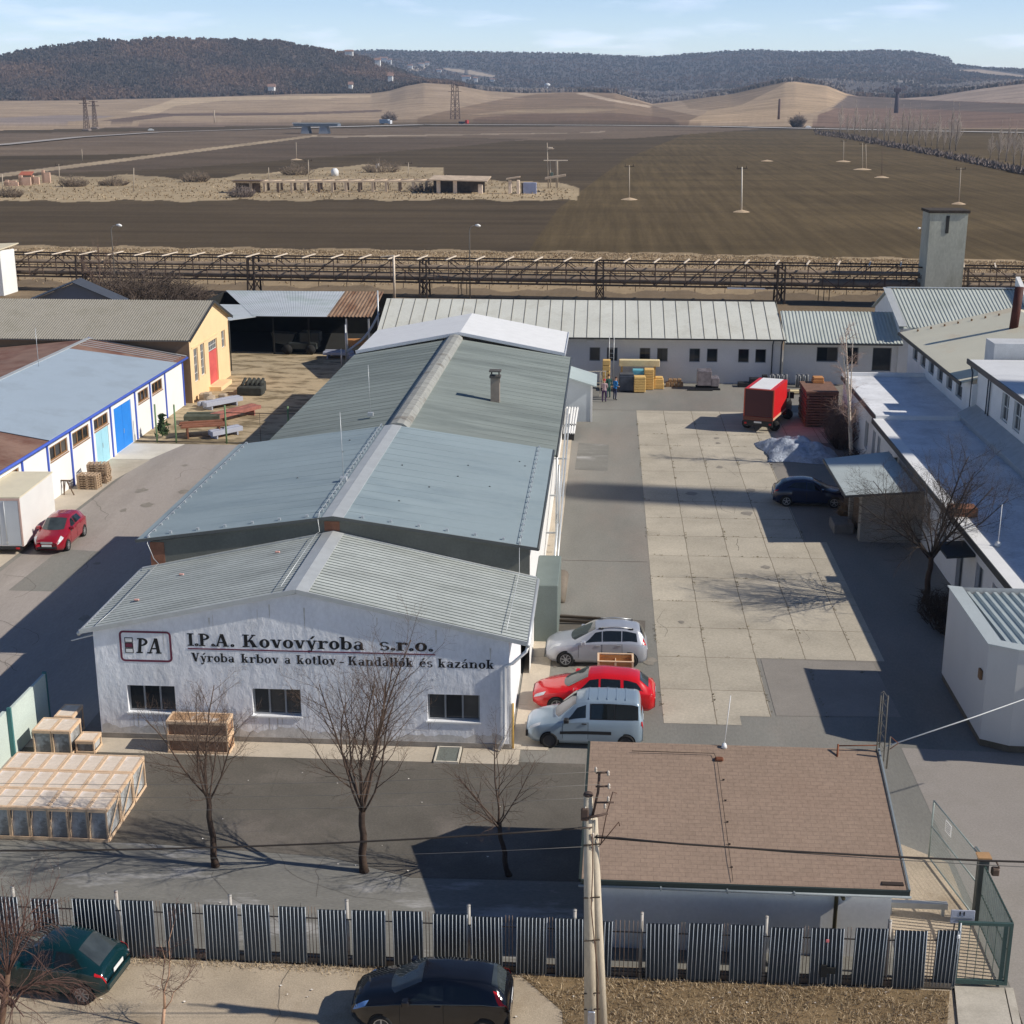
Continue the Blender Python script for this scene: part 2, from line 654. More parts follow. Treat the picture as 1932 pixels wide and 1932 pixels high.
# tracks
paint(inside([(-20, 330), (580, 256), (600, 255), (596, 258), (0, 334.5), (-20, 336)], PX, PY), (168, 150, 126), .5)
paint(inside([(560, 258), (640, 256), (1100, 250), (1140, 247), (1140, 250), (640, 259.5)], PX, PY), (150, 135, 118), .5)
# rising stubble beyond the road
rise = (PY < YR) & (DD > 700) & (DD < 2320)
paint(rise, (164, 143, 120), 0.)
paint(rise & inside([(-300, 262), (0, 266), (150, 253), (400, 243), (560, 238), (560, 232), (300, 236), (0, 250), (-300, 256)], PX, PY), (128, 110, 96))
paint(rise & inside([(240, 212), (300, 197), (330, 186), (420, 183), (700, 180), (700, 184), (420, 190), (330, 200), (300, 213)], PX, PY), (190, 168, 140))
paint(rise & inside([(190, 228), (300, 214), (560, 212), (720, 207), (720, 211), (560, 217), (330, 219), (240, 229)], PX, PY), (116, 99, 88))
paint(rise & inside([(0, 236), (0, 222), (120, 217), (220, 219), (150, 228)], PX, PY), (148, 134, 126))
paint(rise & inside([(730, 238), (830, 212), (930, 190), (1010, 178), (1090, 173), (1160, 176), (1250, 205), (1330, 222), (1320, 240)], PX, PY), (136, 115, 94))
paint(rise & inside([(860, 236), (900, 222), (1000, 214), (1180, 214), (1260, 222), (1300, 238)], PX, PY), (118, 97, 80))
paint(rise & inside([(880, 217), (960, 208), (1100, 204), (1170, 207), (1100, 213), (960, 214)], PX, PY), (156, 135, 110))
paint(rise & inside([(1085, 176), (1105, 175), (1160, 188), (1230, 200), (1225, 203), (1150, 191)], PX, PY), (185, 165, 143))
paint(rise & inside([(1290, 232), (1330, 214), (1340, 200), (1400, 180), (1480, 152), (1560, 160), (1600, 178), (1570, 200), (1540, 212), (1500, 218), (1490, 232)], PX, PY), (176, 152, 124))
paint(rise & inside([(1285, 190), (1380, 175), (1490, 153), (1440, 178), (1400, 198), (1340, 208), (1300, 205)], PX, PY), (146, 126, 104))
paint(rise & inside([(1530, 240), (1545, 216), (1580, 203), (1602, 180), (1700, 186), (1800, 190), (1932, 193), (2300, 195), (2300, 248), (1932, 242)], PX, PY), (126, 104, 90))
paint(rise & inside([(1600, 181), (1700, 187), (1932, 197), (2300, 200), (2300, 222), (1932, 214), (1700, 204), (1570, 204)], PX, PY), (112, 99, 90))
paint(rise & inside([(1690, 187), (1760, 181), (1850, 167), (1932, 156), (2300, 148), (2300, 196), (1932, 195)], PX, PY), (166, 148, 134))
# hills: leaf litter under bare woods, a few clearings
hillm = (DD >= 2320)
paint(hillm, (100, 88, 80), .5)
paint(hillm & (DD > 3150), (100, 94, 92), .5)
paint(hillm & inside([(834, 128), (890, 133), (935, 143), (928, 146), (880, 139), (840, 132)], PX, PY), (176, 160, 142))
paint(hillm & inside([(770, 128), (800, 122), (812, 126), (800, 133), (775, 136)], PX, PY), (160, 146, 130))
paint(hillm & inside([(1790, 132), (1850, 131), (1932, 142), (1932, 146), (1860, 139)], PX, PY), (176, 158, 140))
paint(hillm & inside([(1560, 146), (1600, 136), (1640, 136), (1700, 148), (1780, 165), (1770, 168), (1700, 155), (1620, 140)], PX, PY), (150, 140, 130))
# small seeded unevenness of tone
n1 = 1+.06*(rs.rand(NX, ND)-.5)*2
for k in range(3):
    LC[:, :, k] *= n1

me = bpy.data.meshes.new('terrain')
idx = np.arange(NX*ND).reshape(NX, ND)
quads = np.stack([idx[:-1, :-1], idx[1:, :-1], idx[1:, 1:], idx[:-1, 1:]], -1).reshape(-1, 4)
me.from_pydata(P.reshape(-1, 3).tolist(), [], quads.tolist())
at = me.color_attributes.new('land_cover', 'FLOAT_COLOR', 'POINT')
at.data.foreach_set('color', LC.reshape(-1, 4).astype(np.float32).ravel())
me.polygons.foreach_set('use_smooth', [True]*len(me.polygons))
m = bpy.data.materials.new('farmland')
MATS['farmland'] = m
m.use_nodes = True
t = m.node_tree
b = t.nodes['Principled BSDF']
b.inputs['Roughness'].default_value = .95
b.inputs['Specular IOR Level'].default_value = .1
ca = t.nodes.new('ShaderNodeVertexColor')
ca.layer_name = 'land_cover'
tc = t.nodes.new('ShaderNodeTexCoord')


def tnoise(sx, sy, sz, scale, rot=0, lo=.3, hi=.7, a=.8, c=1.2):
    mp = t.nodes.new('ShaderNodeMapping')
    mp.inputs['Scale'].default_value = (sx, sy, sz)
    mp.inputs['Rotation'].default_value = (0, 0, rot)
    n = t.nodes.new('ShaderNodeTexNoise')
    n.inputs['Scale'].default_value = scale
    n.inputs['Detail'].default_value = 6
    n.inputs['Roughness'].default_value = .65
    r = t.nodes.new('ShaderNodeMapRange')
    for s_, v_ in (('From Min', lo), ('From Max', hi), ('To Min', a), ('To Max', c)):
        r.inputs[s_].default_value = v_
    t.links.new(tc.outputs['Object'], mp.inputs['Vector'])
    t.links.new(mp.outputs['Vector'], n.inputs['Vector'])
    t.links.new(n.outputs['Fac'], r.inputs['Value'])
    return r.outputs['Result']


across = tnoise(.06, 1, 1, .16, .05, a=.78, c=1.25)
along = tnoise(1, .03, 1, .5, -.02, a=.76, c=1.28)
patch = tnoise(1, 1, 1, .02, 0, a=.84, c=1.18)
grain = tnoise(.12, 1, 1, .035, .1, a=.80, c=1.20)
mx = t.nodes.new('ShaderNodeMix')
t.links.new(ca.outputs['Alpha'], mx.inputs['Factor'])
t.links.new(across, mx.inputs['A'])
t.links.new(along, mx.inputs['B'])
cur = ca.outputs['Color']
for fac in (mx.outputs['Result'], patch, grain):
    vm = t.nodes.new('ShaderNodeVectorMath')
    vm.operation = 'SCALE'
    t.links.new(cur, vm.inputs[0])
    t.links.new(fac, vm.inputs['Scale'])
    cur = vm.outputs[0]
t.links.new(cur, b.inputs['Base Color'])
me.materials.append(m)
ter = bpy.data.objects.new('terrain', me)
COL.objects.link(ter)
tag(ter, kind='structure')

# far woods: bare crowns, each a small uneven lump
def lump(mb, c, r, h, k):
    """one bare crown: thin twiggy wedges spread through its volume"""
    mb.m = k
    a0 = RND.random()*6
    for i in range(6):
        a = a0+i*1.05+RND.uniform(-.3, .3)
        q = r*RND.uniform(.1, .75)
        x, y = c.x+q*math.cos(a), c.y+q*math.sin(a)
        z0 = c.z-1+h*RND.uniform(0, .25)
        w = r*RND.uniform(.35, .7)
        b_ = RND.random()*PI
        dx, dy = math.cos(b_)*w, math.sin(b_)*w
        t_ = h*RND.uniform(.62, 1.02)*(1-.3*q/r)
        lx, ly = RND.uniform(-.5, .5)*r, RND.uniform(-.5, .5)*r
        mb.add([(x-dx*.4, y-dy*.4, z0), (x+dx*.4, y+dy*.4, z0), (x+dx+lx*.3, y+dy+ly*.3, c.z+t_*.7), (x+lx, y+ly, c.z+t_), (x-dx+lx*.3, y-dy+ly*.3, c.z+t_*.66)], [(0, 1, 2, 3, 4)])


WOODM = [M('bare_wood_a', S(126, 112, 104), var=.18, sc=.012, fine=0), M('bare_wood_b', S(136, 118, 108), var=.18, sc=.012, fine=0),
         M('bare_wood_c', S(116, 108, 102), var=.18, sc=.012, fine=0), M('bare_wood_d', S(144, 122, 108), var=.18, sc=.012, fine=0), M('bare_wood_pale', S(172, 162, 156), var=.18, sc=.012, fine=0)]


for m_ in WOODM:
    see_through(m_, .5)


def wood(name, xr, Dr, n, keep, hh, cols, ymul=1.):
    mb = MB()
    k = 0
    tries = 0
    while k < n and tries < n*6:
        tries += 1
        x = RND.uniform(*xr)
        D = Dr[0]+(Dr[1]-Dr[0])*RND.random()**ymul
        p, y = land_point(x, D)
        if y is None or not keep(x, y, D):
            continue
        h = RND.uniform(*hh)
        tone = 1.2*math.sin(x*.017+D*.005)+1.1*math.sin(D*.012-x*.009)+.6*math.sin(x*.043+D*.02)+RND.uniform(-.5, .5)
        if x > 900 and D < 4100 and math.sin(x*.021)+math.sin(D*.009+x*.004) > .2:
            lump(mb, p, h*.5, h, 4)
            k += 1
            continue
        lump(mb, p, h*RND.uniform(.42, .62), h, cols[0] if tone < -.5 else cols[1] if tone < .45 else cols[2] if tone < 1.1 else cols[3])
        k += 1
    o = mb.build(name, WOODM)
    return tag(o, kind='stuff')


w1 = wood('far_wood', (-330, 875), (2325, 3110), 17000, lambda x, y, D: True, (4, 7.5), (2, 0, 1, 3))
CLEAR = [[(834, 126), (890, 131), (940, 142), (930, 149), (880, 142), (836, 134)], [(1790, 130), (1850, 129), (1940, 141), (1940, 149), (1860, 142)]]


def in_poly(poly, x, y):
    r = False
    for k in range(len(poly)):
        (x1, y1), (x2, y2) = poly[k], poly[(k+1) % len(poly)]
        if (y1 > y) != (y2 > y) and x < (x2-x1)*(y-y1)/(y2-y1)+x1:
            r = not r
    return r


w2 = wood('far_wood', (640, 2200), (2400, 6260), 19000, lambda x, y, D: (x > 880 or D > 3600) and not any(in_poly(c, x, y) for c in CLEAR)
          and not (1560 < x < 1700 and 3100 < D < 3900 and RND.random() < .6), (5.5, 9.5), (2, 0, 2, 1), .8)
tag(w1, label='bare brown woodland covering the rounded hill on the left')
tag(w2, label='blue grey bare woodland over the long far ridge on the right')
# ---------------------------------------------------------------- paving of the yard
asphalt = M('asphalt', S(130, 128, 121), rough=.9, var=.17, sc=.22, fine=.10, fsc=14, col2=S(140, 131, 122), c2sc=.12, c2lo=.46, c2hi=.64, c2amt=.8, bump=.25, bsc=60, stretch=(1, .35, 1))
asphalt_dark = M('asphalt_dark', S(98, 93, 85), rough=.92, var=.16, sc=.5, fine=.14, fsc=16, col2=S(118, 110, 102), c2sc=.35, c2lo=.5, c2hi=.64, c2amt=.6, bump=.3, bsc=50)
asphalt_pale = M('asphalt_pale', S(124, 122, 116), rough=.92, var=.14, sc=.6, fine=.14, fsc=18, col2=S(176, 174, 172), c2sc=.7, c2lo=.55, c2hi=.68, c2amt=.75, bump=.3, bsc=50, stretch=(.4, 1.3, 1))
dirt = M('sandy_dirt', S(178, 163, 142), rough=.95, var=.14, sc=.8, fine=.16, fsc=22, col2=S(150, 132, 108), c2sc=.6, c2lo=.52, c2hi=.68, c2amt=.6, bump=.5, bsc=30)
grassy = M('dry_grass_soil', S(128, 108, 80), rough=.95, var=.2, sc=1.2, fine=.2, fsc=24, bump=.6, bsc=30)
concrete = M('old_concrete', S(190, 178, 160), rough=.9, var=.10, sc=.5, fine=.08, fsc=14, col2=S(160, 148, 130), c2sc=.35, c2lo=.5, c2hi=.68, c2amt=.5, bump=.2, bsc=40)
concrete_lt = M('pale_concrete', S(214, 206, 190), rough=.9, var=.08, sc=.5, fine=.07, fsc=14, col2=S(186, 176, 158), c2sc=.4, c2lo=.5, c2hi=.7, c2amt=.5)
mossy = M('mossy_concrete', S(178, 160, 130), rough=.95, var=.14, sc=.5, fine=.12, fsc=9, col2=S(104, 90, 64), c2sc=.6, c2lo=.49, c2hi=.58, c2amt=.8, stretch=(.7, 1.6, 1))
slabm = brick_mat('slab_paving', S(180, 171, 154), S(128, 118, 102), 2.03, 3.33, .024, 0., origin=(-2.38, -54.0, 0), contrast=.075, var=.13, stain=S(158, 149, 133))


def flat(name, pts, z, m):
    mb = MB()
    mb.poly([(x, y, z) for x, y in pts])
    return struct(name, mb, m)


flat('yard_asphalt', [(-60, 31.9), (80, 31.9), (80, 128), (-60, 128)], .004, asphalt)
flat('loading_road', [(-29.0, 32.2), (-18.6, 32.2), (-18.6, 88.9), (-29.0, 88.9)], .010, M('lane_asphalt', S(164, 155, 147), rough=.9, var=.10, sc=.22, fine=.08, fsc=14, col2=S(146, 138, 130), c2sc=.3, c2lo=.48, c2hi=.66, c2amt=.8, bump=.25, bsc=60, stretch=(1, .22, 1)))
flat('beige_yard', [(-34, 88.9), (-17, 88.9), (-17, 125), (-60, 125), (-60, 101.4), (-31.3, 101.4), (-31.3, 88.9)], .012, mossy)
flat('apron', [(-31.2, 58), (-29.3, 58), (-29.2, 79.8), (-28.6, 84.6), (-31.2, 84.6)], .016, concrete)
flat('apron', [(-31.2, 84.64), (-28.7, 84.64), (-27.6, 88.86), (-31.2, 88.86)], .018, concrete_lt)
flat('slab_paving', [(2.4, 50.65), (2.4, 101.4), (16.0, 101.4), (16.0, 92), (10.5, 92), (10.5, 70), (11.6, 70), (11.6, 54.0), (6.42, 54.0), (6.42, 48.3), (5.25, 48.3), (5.25, 47.5), (2.42, 47.5)], .012, slabm)
# long asphalt seams in the yard lane
mb = MB()
for y, x0, x1 in ((66.2, -2.4, 2.3), (101.45, -.9, 16)):
    mb.poly([(x0, y-.03, .0155), (x1, y-.03, .0155), (x1, y+.03, .0155), (x0, y+.03, .0155)])
struct('asphalt_seam', mb, M('tar_seam', S(128, 120, 112), rough=.9, var=.3, sc=.8, fine=.2))
# the yard in front of the hall: dark old asphalt, then a paler worn strip towards the fence
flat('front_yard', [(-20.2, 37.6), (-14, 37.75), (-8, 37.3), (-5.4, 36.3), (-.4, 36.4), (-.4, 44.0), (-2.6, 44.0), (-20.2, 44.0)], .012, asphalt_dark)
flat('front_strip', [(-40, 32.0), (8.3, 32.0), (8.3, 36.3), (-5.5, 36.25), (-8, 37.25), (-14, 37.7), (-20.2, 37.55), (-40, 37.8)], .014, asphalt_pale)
mb = MB()
for (x0, x1, y0, y1) in ((-18.2, -5.7, 43.75, 44.9), (-4.7, -2.7, 43.75, 44.9), (-3.0, -1.72, 44.92, 48.7), (-3.0, -1.95, 48.72, 53.5), (-3.0, -2.25, 53.52, 64.3), (-3.0, -2.1, 64.32, 92)):
    mb.box(x0, x1, y0, y1, 0, .035)
struct('pavement_strip', mb, concrete)
flat('gate_pavement', [(8.2, 32.1), (10.45, 32.1), (10.55, 38.2), (8.2, 40.2)], .016, dirt)
flat('verge', [(-60, 20), (7.6, 20), (9.25, 31.85), (-60, 31.85)], .004, dirt)
flat('dry_verge', [(-.75, 30.3), (-.5, 25), (7.3, 25), (9.15, 31.8), (-1.9, 31.75)], .010, grassy)
mb = MB()
mb.prism([(8.1, 25, .06), (9.6, 25, .06), (10.55, 31.95, .06), (9.3, 31.95, .06)], (0, 0, -.06))
mb.prism([(9.62, 25, .07), (9.82, 25, .07), (10.78, 31.95, .07), (10.58, 31.95, .07)], (0, 0, -.07))
struct('sidewalk', mb, M('sidewalk_concrete', S(188, 180, 166), rough=.9, var=.08, fine=.1, fsc=20, col2=S(168, 160, 146), c2sc=.7))
flat('road', [(9.85, 20), (60, 20), (60, 44), (10.7, 46), (10.75, 32)], .009, M('road_asphalt', S(150, 143, 136), rough=.9, var=.1, sc=.2, fine=.1, fsc=16, col2=S(134, 128, 120), c2sc=.2))
# the motorway across the plain, its far branch and a low dirt bank under it
roadm = M('distant_road', S(196, 190, 184), rough=.8, var=.04, fine=0)


def strip(name, px, wid, z, m):
    c = [gp(x, y, 0) for x, y in px]
    mb = MB()
    for i in range(len(c)-1):
        d = (c[i+1]-c[i])
        n = Vector((-d.y, d.x, 0)).normalized()*wid/2
        mb.poly([c[i]-n+Vector((0, 0, z)), c[i+1]-n+Vector((0, 0, z)), c[i+1]+n+Vector((0, 0, z)), c[i]+n+Vector((0, 0, z))])
    return struct(name, mb, m)


strip('motorway', [(560, 242.5), (800, 236.2), (980, 236.6), (1150, 237.4), (1350, 239.6), (1560, 244.2), (1800, 249.2), (2100, 254)], 16, .55, roadm)
strip('motorway', [(-150, 284), (0, 275), (150, 260), (300, 250.5), (560, 242.5)], 8, .5, M('distant_road_dull', S(168, 160, 152), rough=.8, var=.04, fine=0))

# dry grass blades along the verge and in tufts under the fence: one mass nobody could count
# cracks, patches and stains that the yard has gathered
mb = MB()


def crack(mb, x, y, a, L, w, z):
    n = int(L/.35)
    p = [(x, y)]
    for i in range(n):
        a += RND.gauss(0, .28)
        x += .35*math.cos(a)
        y += .35*math.sin(a)
        p.append((x, y))
    for (x0, y0_), (x1, y1_) in zip(p[:-1], p[1:]):
        ln = math.hypot(x1-x0, y1_-y0_)
        nx, ny = -(y1_-y0_)/ln*w, (x1-x0)/ln*w
        mb.poly([(x0-nx, y0_-ny, z), (x1-nx, y1_-ny, z), (x1+nx, y1_+ny, z), (x0+nx, y0_+ny, z)])


for i in range(16):
    crack(mb, RND.uniform(2.6, 9), RND.uniform(50, 98), RND.choice((0, PI/2))+RND.gauss(0, .4), RND.uniform(1.5, 4), RND.uniform(.004, .010), .0165)
for i in range(12):
    crack(mb, RND.uniform(-17, -2), RND.uniform(33, 43), RND.uniform(0, 6), RND.uniform(2, 6), RND.uniform(.004, .009), .0185)
for i in range(10):
    crack(mb, RND.uniform(-28, -20), RND.uniform(46, 86), PI/2+RND.gauss(0, .4), RND.uniform(2, 7), RND.uniform(.004, .010), .0165)
struct('paving_crack', mb, M('crack_dark', S(92, 86, 78), rough=.95, var=.2, fine=0))
for pts, m_ in (([(-1.9, 55.6), (1.9, 55.3), (2.0, 58.0), (-1.8, 58.6)], asphalt_dark), ([(6.6, 48.4), (11.2, 48.6), (11.1, 53.8), (6.6, 53.9)], M('patch_grey', S(140, 134, 126), var=.1, sc=.6, fine=.1, fsc=16)),
                ([(-1.7, 84), (.3, 83.8), (.4, 90.5), (-1.6, 91)], asphalt_pale), ([(-27.5, 60), (-25.4, 60), (-25.2, 66), (-27.4, 66.3)], asphalt)):
    flat('asphalt_patch', pts, .0145, m_)
mb = MB()
for i in range(90):
    x, y = (RND.uniform(-17, 9), RND.uniform(29.8, 31.6)) if i < 60 else (RND.uniform(-18, -3), RND.uniform(33, 43))
    w = RND.uniform(.015, .05)
    a = RND.random()*6
    z = .02+RND.uniform(0, .03)
    mb.add([(x+w*math.cos(a+k*1.57), y+w*math.sin(a+k*1.57)*.7, z+.02*(k % 2)) for k in range(4)], [(0, 1, 2, 3)])
tag(mb.build('litter', M('litter_pale', S(214, 208, 200), var=.3, sc=4, fine=0)), kind='stuff', label='scraps of pale litter lying along the fence')
mb = MB()
for cx, cy, r_ in [(RND.uniform(-2, 2.2), RND.uniform(46, 56), RND.uniform(.12, .4)) for i in range(9)]+[(RND.uniform(2.6, 10), RND.uniform(49, 97), RND.uniform(.1, .45)) for i in range(8)]+[(RND.uniform(-28, -20), RND.uniform(55, 86), RND.uniform(.15, .5)) for i in range(12)]+[(RND.uniform(-16, -1), RND.uniform(38, 43), RND.uniform(.15, .6)) for i in range(0)]:
    n = 11
    mb.poly([(cx+r_*RND.uniform(.6, 1.2)*math.cos(2*PI*k/n), cy+1.4*r_*RND.uniform(.6, 1.2)*math.sin(2*PI*k/n), .0195+.0004*(len(mb.f) % 9)) for k in range(n)])
struct('oil_stain', mb, M('oil_dark', S(140, 133, 122), rough=.7, var=.2, sc=3, fine=.1))
mb = MB()
for i in range(1500):
    if i % 3:
        x, y = 2.38+2.03*RND.randint(0, 4)+RND.gauss(0, .03), RND.uniform(48, 98)
    else:
        x, y = RND.uniform(2.4, 10.4), 54+3.33*RND.randint(-1, 12)+RND.gauss(0, .03)
    if math.sin(x*3+y*.9)+math.sin(y*1.7) < .2:
        continue
    for k in range(3):
        a = RND.random()*6
        mb.add([(x, y, .012), (x+.05*math.cos(a), y+.05*math.sin(a), .012), (x+.09*math.cos(a+.4), y+.09*math.sin(a+.4), RND.uniform(.02, .06))], [(0, 1, 2)])
tag(mb.build('joint_weeds', M('weed_brown', S(112, 102, 72), rough=.95, var=.3, fine=0)), kind='stuff', label='low dry weeds in the joints of the yard slabs')
gm = [M('dry_grass_a', S(200, 180, 150), var=.2, fine=0, rough=.9), M('dry_grass_b', S(176, 156, 126), var=.2, fine=0, rough=.9), M('dry_grass_c', S(146, 128, 100), var=.2, fine=0, rough=.9)]
mb = MB()


def blade(mb, x, y, z, h, lean, w):
    a = RND.random()*2*PI
    dx, dy = math.cos(a)*w, math.sin(a)*w
    b_ = RND.random()*2*PI
    lx, ly = math.cos(b_)*lean, math.sin(b_)*lean
    mb.add([(x-dx, y-dy, z), (x+dx, y+dy, z), (x+dx*.6+lx*.5, y+dy*.6+ly*.5, z+h*.65), (x+lx, y+ly, z+h)], [(0, 1, 2), (0, 2, 3)])


POLYV = [(-.75, 30.3), (-.5, 26.5), (7.6, 26.5), (9.15, 31.75), (-1.9, 31.7)]
n = 0
while n < 15000:
    x, y = RND.uniform(-2.2, 9.2), RND.uniform(27.5, 31.8)
    if not in_poly(POLYV, x, y):
        continue
    if math.sin(x*2.1+y)+math.sin(y*3.3-x*1.4) < -1.2 and RND.random() < .7:
        continue
    mb.m = RND.choice((0, 0, 1, 1, 2))
    blade(mb, x, y, .005, RND.uniform(.04, .16), RND.uniform(.02, .14), RND.uniform(.004, .012))
    n += 1
for i in range(2600):
    x = RND.uniform(-16, -1.5)
    mb.m = RND.choice((0, 1, 2))
    blade(mb, x, 31.7+RND.gauss(0, .12), .005, RND.uniform(.03, .12), RND.uniform(.02, .1), .008)
tag(mb.build('verge_grass', gm), kind='stuff', label='matted dry brown grass on the verge before the fence')
# reed-like dry grass belt beyond the pipe bridge and around the ruin
mb = MB()


def tuft(mb, p, h, w):
    for k in range(4):
        a = RND.random()*2*PI
        l = RND.uniform(.2, .7)*h
        dx, dy = math.cos(a), math.sin(a)
        mb.add([(p[0]-dy*w, p[1]+dx*w, 0), (p[0]+dy*w, p[1]-dx*w, 0), (p[0]+dx*l, p[1]+dy*l, h*RND.uniform(.7, 1.1))], [(0, 1, 2)])


for i in range(16000):
    x = RND.uniform(-60, 2000)
    y = np.interp(x, [0, 700, 1200, 1932], [468, 474, 480, 496])+RND.uniform(0, 70)*RND.random()
    mb.m = RND.choice((0, 0, 1))
    tuft(mb, gp(x, y), RND.uniform(.12, .36), .08)
SCRUB = [(0, 352), (90, 340), (250, 338), (450, 338), (600, 322), (800, 318), (835, 330), (960, 342), (1085, 358), (1080, 376), (500, 376), (0, 378)]
n = 0
while n < 2600:
    x, y = RND.uniform(-20, 1090), RND.uniform(315, 379)
    if not in_poly(SCRUB, x, y):
        continue
    mb.m = RND.choice((0, 0, 1, 1, 2))
    tuft(mb, gp(x, y), RND.uniform(.2, .55), .16)
    n += 1
tag(mb.build('dry_reeds', gm), kind='stuff', label='pale dry grass belt between the ploughed field and the pipe bridge')
# ---------------------------------------------------------------- common building materials
stucco = M('white_stucco', (.82, .83, .86), rough=.9, var=.10, sc=.8, fine=.06, fsc=8, col2=(.62, .61, .60), c2sc=.55, c2lo=.52, c2hi=.72, c2amt=.45, bump=1., bsc=2.6, bd=.04, stretch=(1, 1, .6))
whitewall = M('white_wall', (.76, .75, .73), rough=.9, var=.05, sc=.6, fine=.04, fsc=10, col2=(.62, .60, .56), c2sc=.5, c2lo=.55, c2hi=.75, c2amt=.4, bump=.15, bsc=20)
M('frame_white', (.62, .62, .60), rough=.6, var=.05, fine=0)
M('frame_grey', (.30, .31, .32), rough=.6, var=.08, fine=0)
M('frame_brown', (.30, .16, .07), rough=.6, var=.15, fine=0)
tin = M('galvanised_tin', (.42, .44, .45), rough=.45, metal=.35, var=.12, sc=2, fine=.05)
tin_lt = M('pale_tin', (.50, .52, .52), rough=.5, metal=.2, var=.08, sc=2, fine=.04)
rooft = M('corrugated_roof', S(176, 181, 178), rough=.75, metal=0., var=.18, sc=.9, fine=.08, fsc=10, col2=S(150, 155, 150), c2sc=.35, c2lo=.5, c2hi=.7, c2amt=.6, stretch=(.4, 1, 1))
membrane = M('grey_membrane', S(148, 162, 166), rough=.62, var=.06, sc=.3, fine=.04, fsc=6, col2=S(134, 149, 155), c2sc=.25, c2amt=.7, stretch=(.5, 1.4, 1), spec=.3)
felt = M('roof_felt', S(136, 144, 139), rough=.85, var=.16, sc=.5, fine=.06, fsc=8, col2=S(118, 126, 122), c2sc=.3, c2lo=.47, c2hi=.60, c2amt=.9, stretch=(.22, 1.5, 1))
darkwall = M('dark_render', S(112, 112, 104), rough=.9, var=.12, sc=1, fine=.1, fsc=10)
rustbrick = M('weathered_brick', S(140, 96, 74), rough=.9, var=.2, sc=3, fine=.12)
white_sheet = M('white_sheet', (.80, .80, .79), rough=.6, var=.04, fine=.02)
black = M('black_paint', (.012, .012, .014), rough=.6, var=.1, fine=0)
maroon = M('maroon_paint', (.16, .03, .06), rough=.7, var=.15, fine=0)
rust = M('rust', S(120, 72, 50), rough=.9, var=.2, sc=2, fine=.12)
galv = M('galvanised_pipe', (.55, .57, .58), rough=.4, metal=.4, var=.1, fine=0)

hall = thing('factory_hall', 'long white factory hall with lettered front gable and grey stepped roofs', 'factory', (-10.4, 44.95, 0))
FY, EZ, AZ_ = 44.95, 4.12, 5.70
XL, XR, XA = -17.72, -3.10, -10.42
T = face((XL, FY, 0), 0)
w_ = XR-XL
holes = [(1.05, 2.78, 1.04, 2.07), (5.55, 7.28, 1.04, 2.07), (XR-XL-2.86, XR-XL-1.02, 1.02, 2.04)]
mb = MB(T)
mb.panel(w_, EZ, holes, .22)
mb.poly([(0, 0, EZ), (w_, 0, EZ), (XA-XL, 0, AZ_-.06)])
mb.T = None
mb.poly([(XL, FY, 0), (XL, FY, EZ), (XL, 51.75, EZ), (XL, 51.75, 0)])
mb.poly([(XR, FY, 0), (XR, 51.75, 0), (XR, 51.75, EZ), (XR, FY, EZ)])
mb.build('front_wall', stucco, hall)
mb = MB()
for (h0, h1, hz0, hz1) in holes:
    mb.T = T
    mb.box(h0-.06, h1+.03, -.05, .06, hz0-.055, hz0-.004)
mb.build('window_sill', white_sheet, hall)
for h in holes:
    window(hall, T, *h, .22, 3, 1, MATS['frame_grey'], glass_mat())
# plinth
mb = MB()
mb.box(XL-.03, XR+.03, FY-.03, FY-.003, 0, .22)
mb.build('plinth', M('plinth_grey', S(150, 144, 136), rough=.95, var=.2, sc=2), hall)
# splash dirt along the foot of the wall and rain streaks under eave and sills
mb = MB()
x = XL+.05
tops = []
while x < XR-.1:
    tops.append((x, .23+.16*RND.random()+.14*abs(math.sin(x*1.3))+.12*abs(math.sin(x*.45))))
    x += RND.uniform(.08, .22)
for (xa, ha), (xb, hb) in zip(tops[:-1], tops[1:]):
    mb.poly([(xa, FY-.003, .22), (xb, FY-.003, .22), (xb, FY-.003, hb), (xa, FY-.003, ha)])
for i in range(18):
    x = RND.uniform(XL+.2, XR-.2)
    z1_ = EZ+.0+(1-abs(x-XA)/(XR-XA))*1.45-RND.uniform(.12, .5) if i % 2 else 1.0
    if not i % 2:
        h = RND.choice(holes)
        x = XL+RND.uniform(h[0], h[1])
    ln = RND.uniform(.2, .8)
    w = RND.uniform(.012, .04)
    mb.poly([(x-w*.3, FY-.0035, z1_-ln), (x+w*.3, FY-.0035, z1_-ln*.97), (x+w, FY-.0035, z1_), (x-w, FY-.0035, z1_)])
mb.build('weather_stain', M('stained_stucco', (.60, .58, .55), rough=.95, var=.2, sc=2.5, fine=.1, fsc=12), hall)
# corrugated front roof
OX = .42
ze, sl_ = 4.05, (AZ_-EZ)/(XA-XL)
y0, y1 = FY-.13, 51.72
RX0, RX1 = XL-.42, XR+.62
zl, zr_ = AZ_+.06-(XA-RX0)*sl_, AZ_+.06-(RX1-XA)*(AZ_-EZ)/(XR-XA)
mb = MB()
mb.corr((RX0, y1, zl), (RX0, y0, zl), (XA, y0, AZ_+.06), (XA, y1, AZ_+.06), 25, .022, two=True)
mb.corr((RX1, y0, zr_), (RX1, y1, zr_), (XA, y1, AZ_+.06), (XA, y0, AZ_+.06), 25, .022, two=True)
mb.prism([(RX0, y0, zl-.012), (RX0, y1, zl-.012), (XA, y1, AZ_+.048), (XA, y0, AZ_+.048)], (0, 0, -.05))
mb.prism([(XA, y0, AZ_+.048), (XA, y1, AZ_+.048), (RX1, y1, zr_-.012), (RX1, y0, zr_-.012)], (0, 0, -.05))
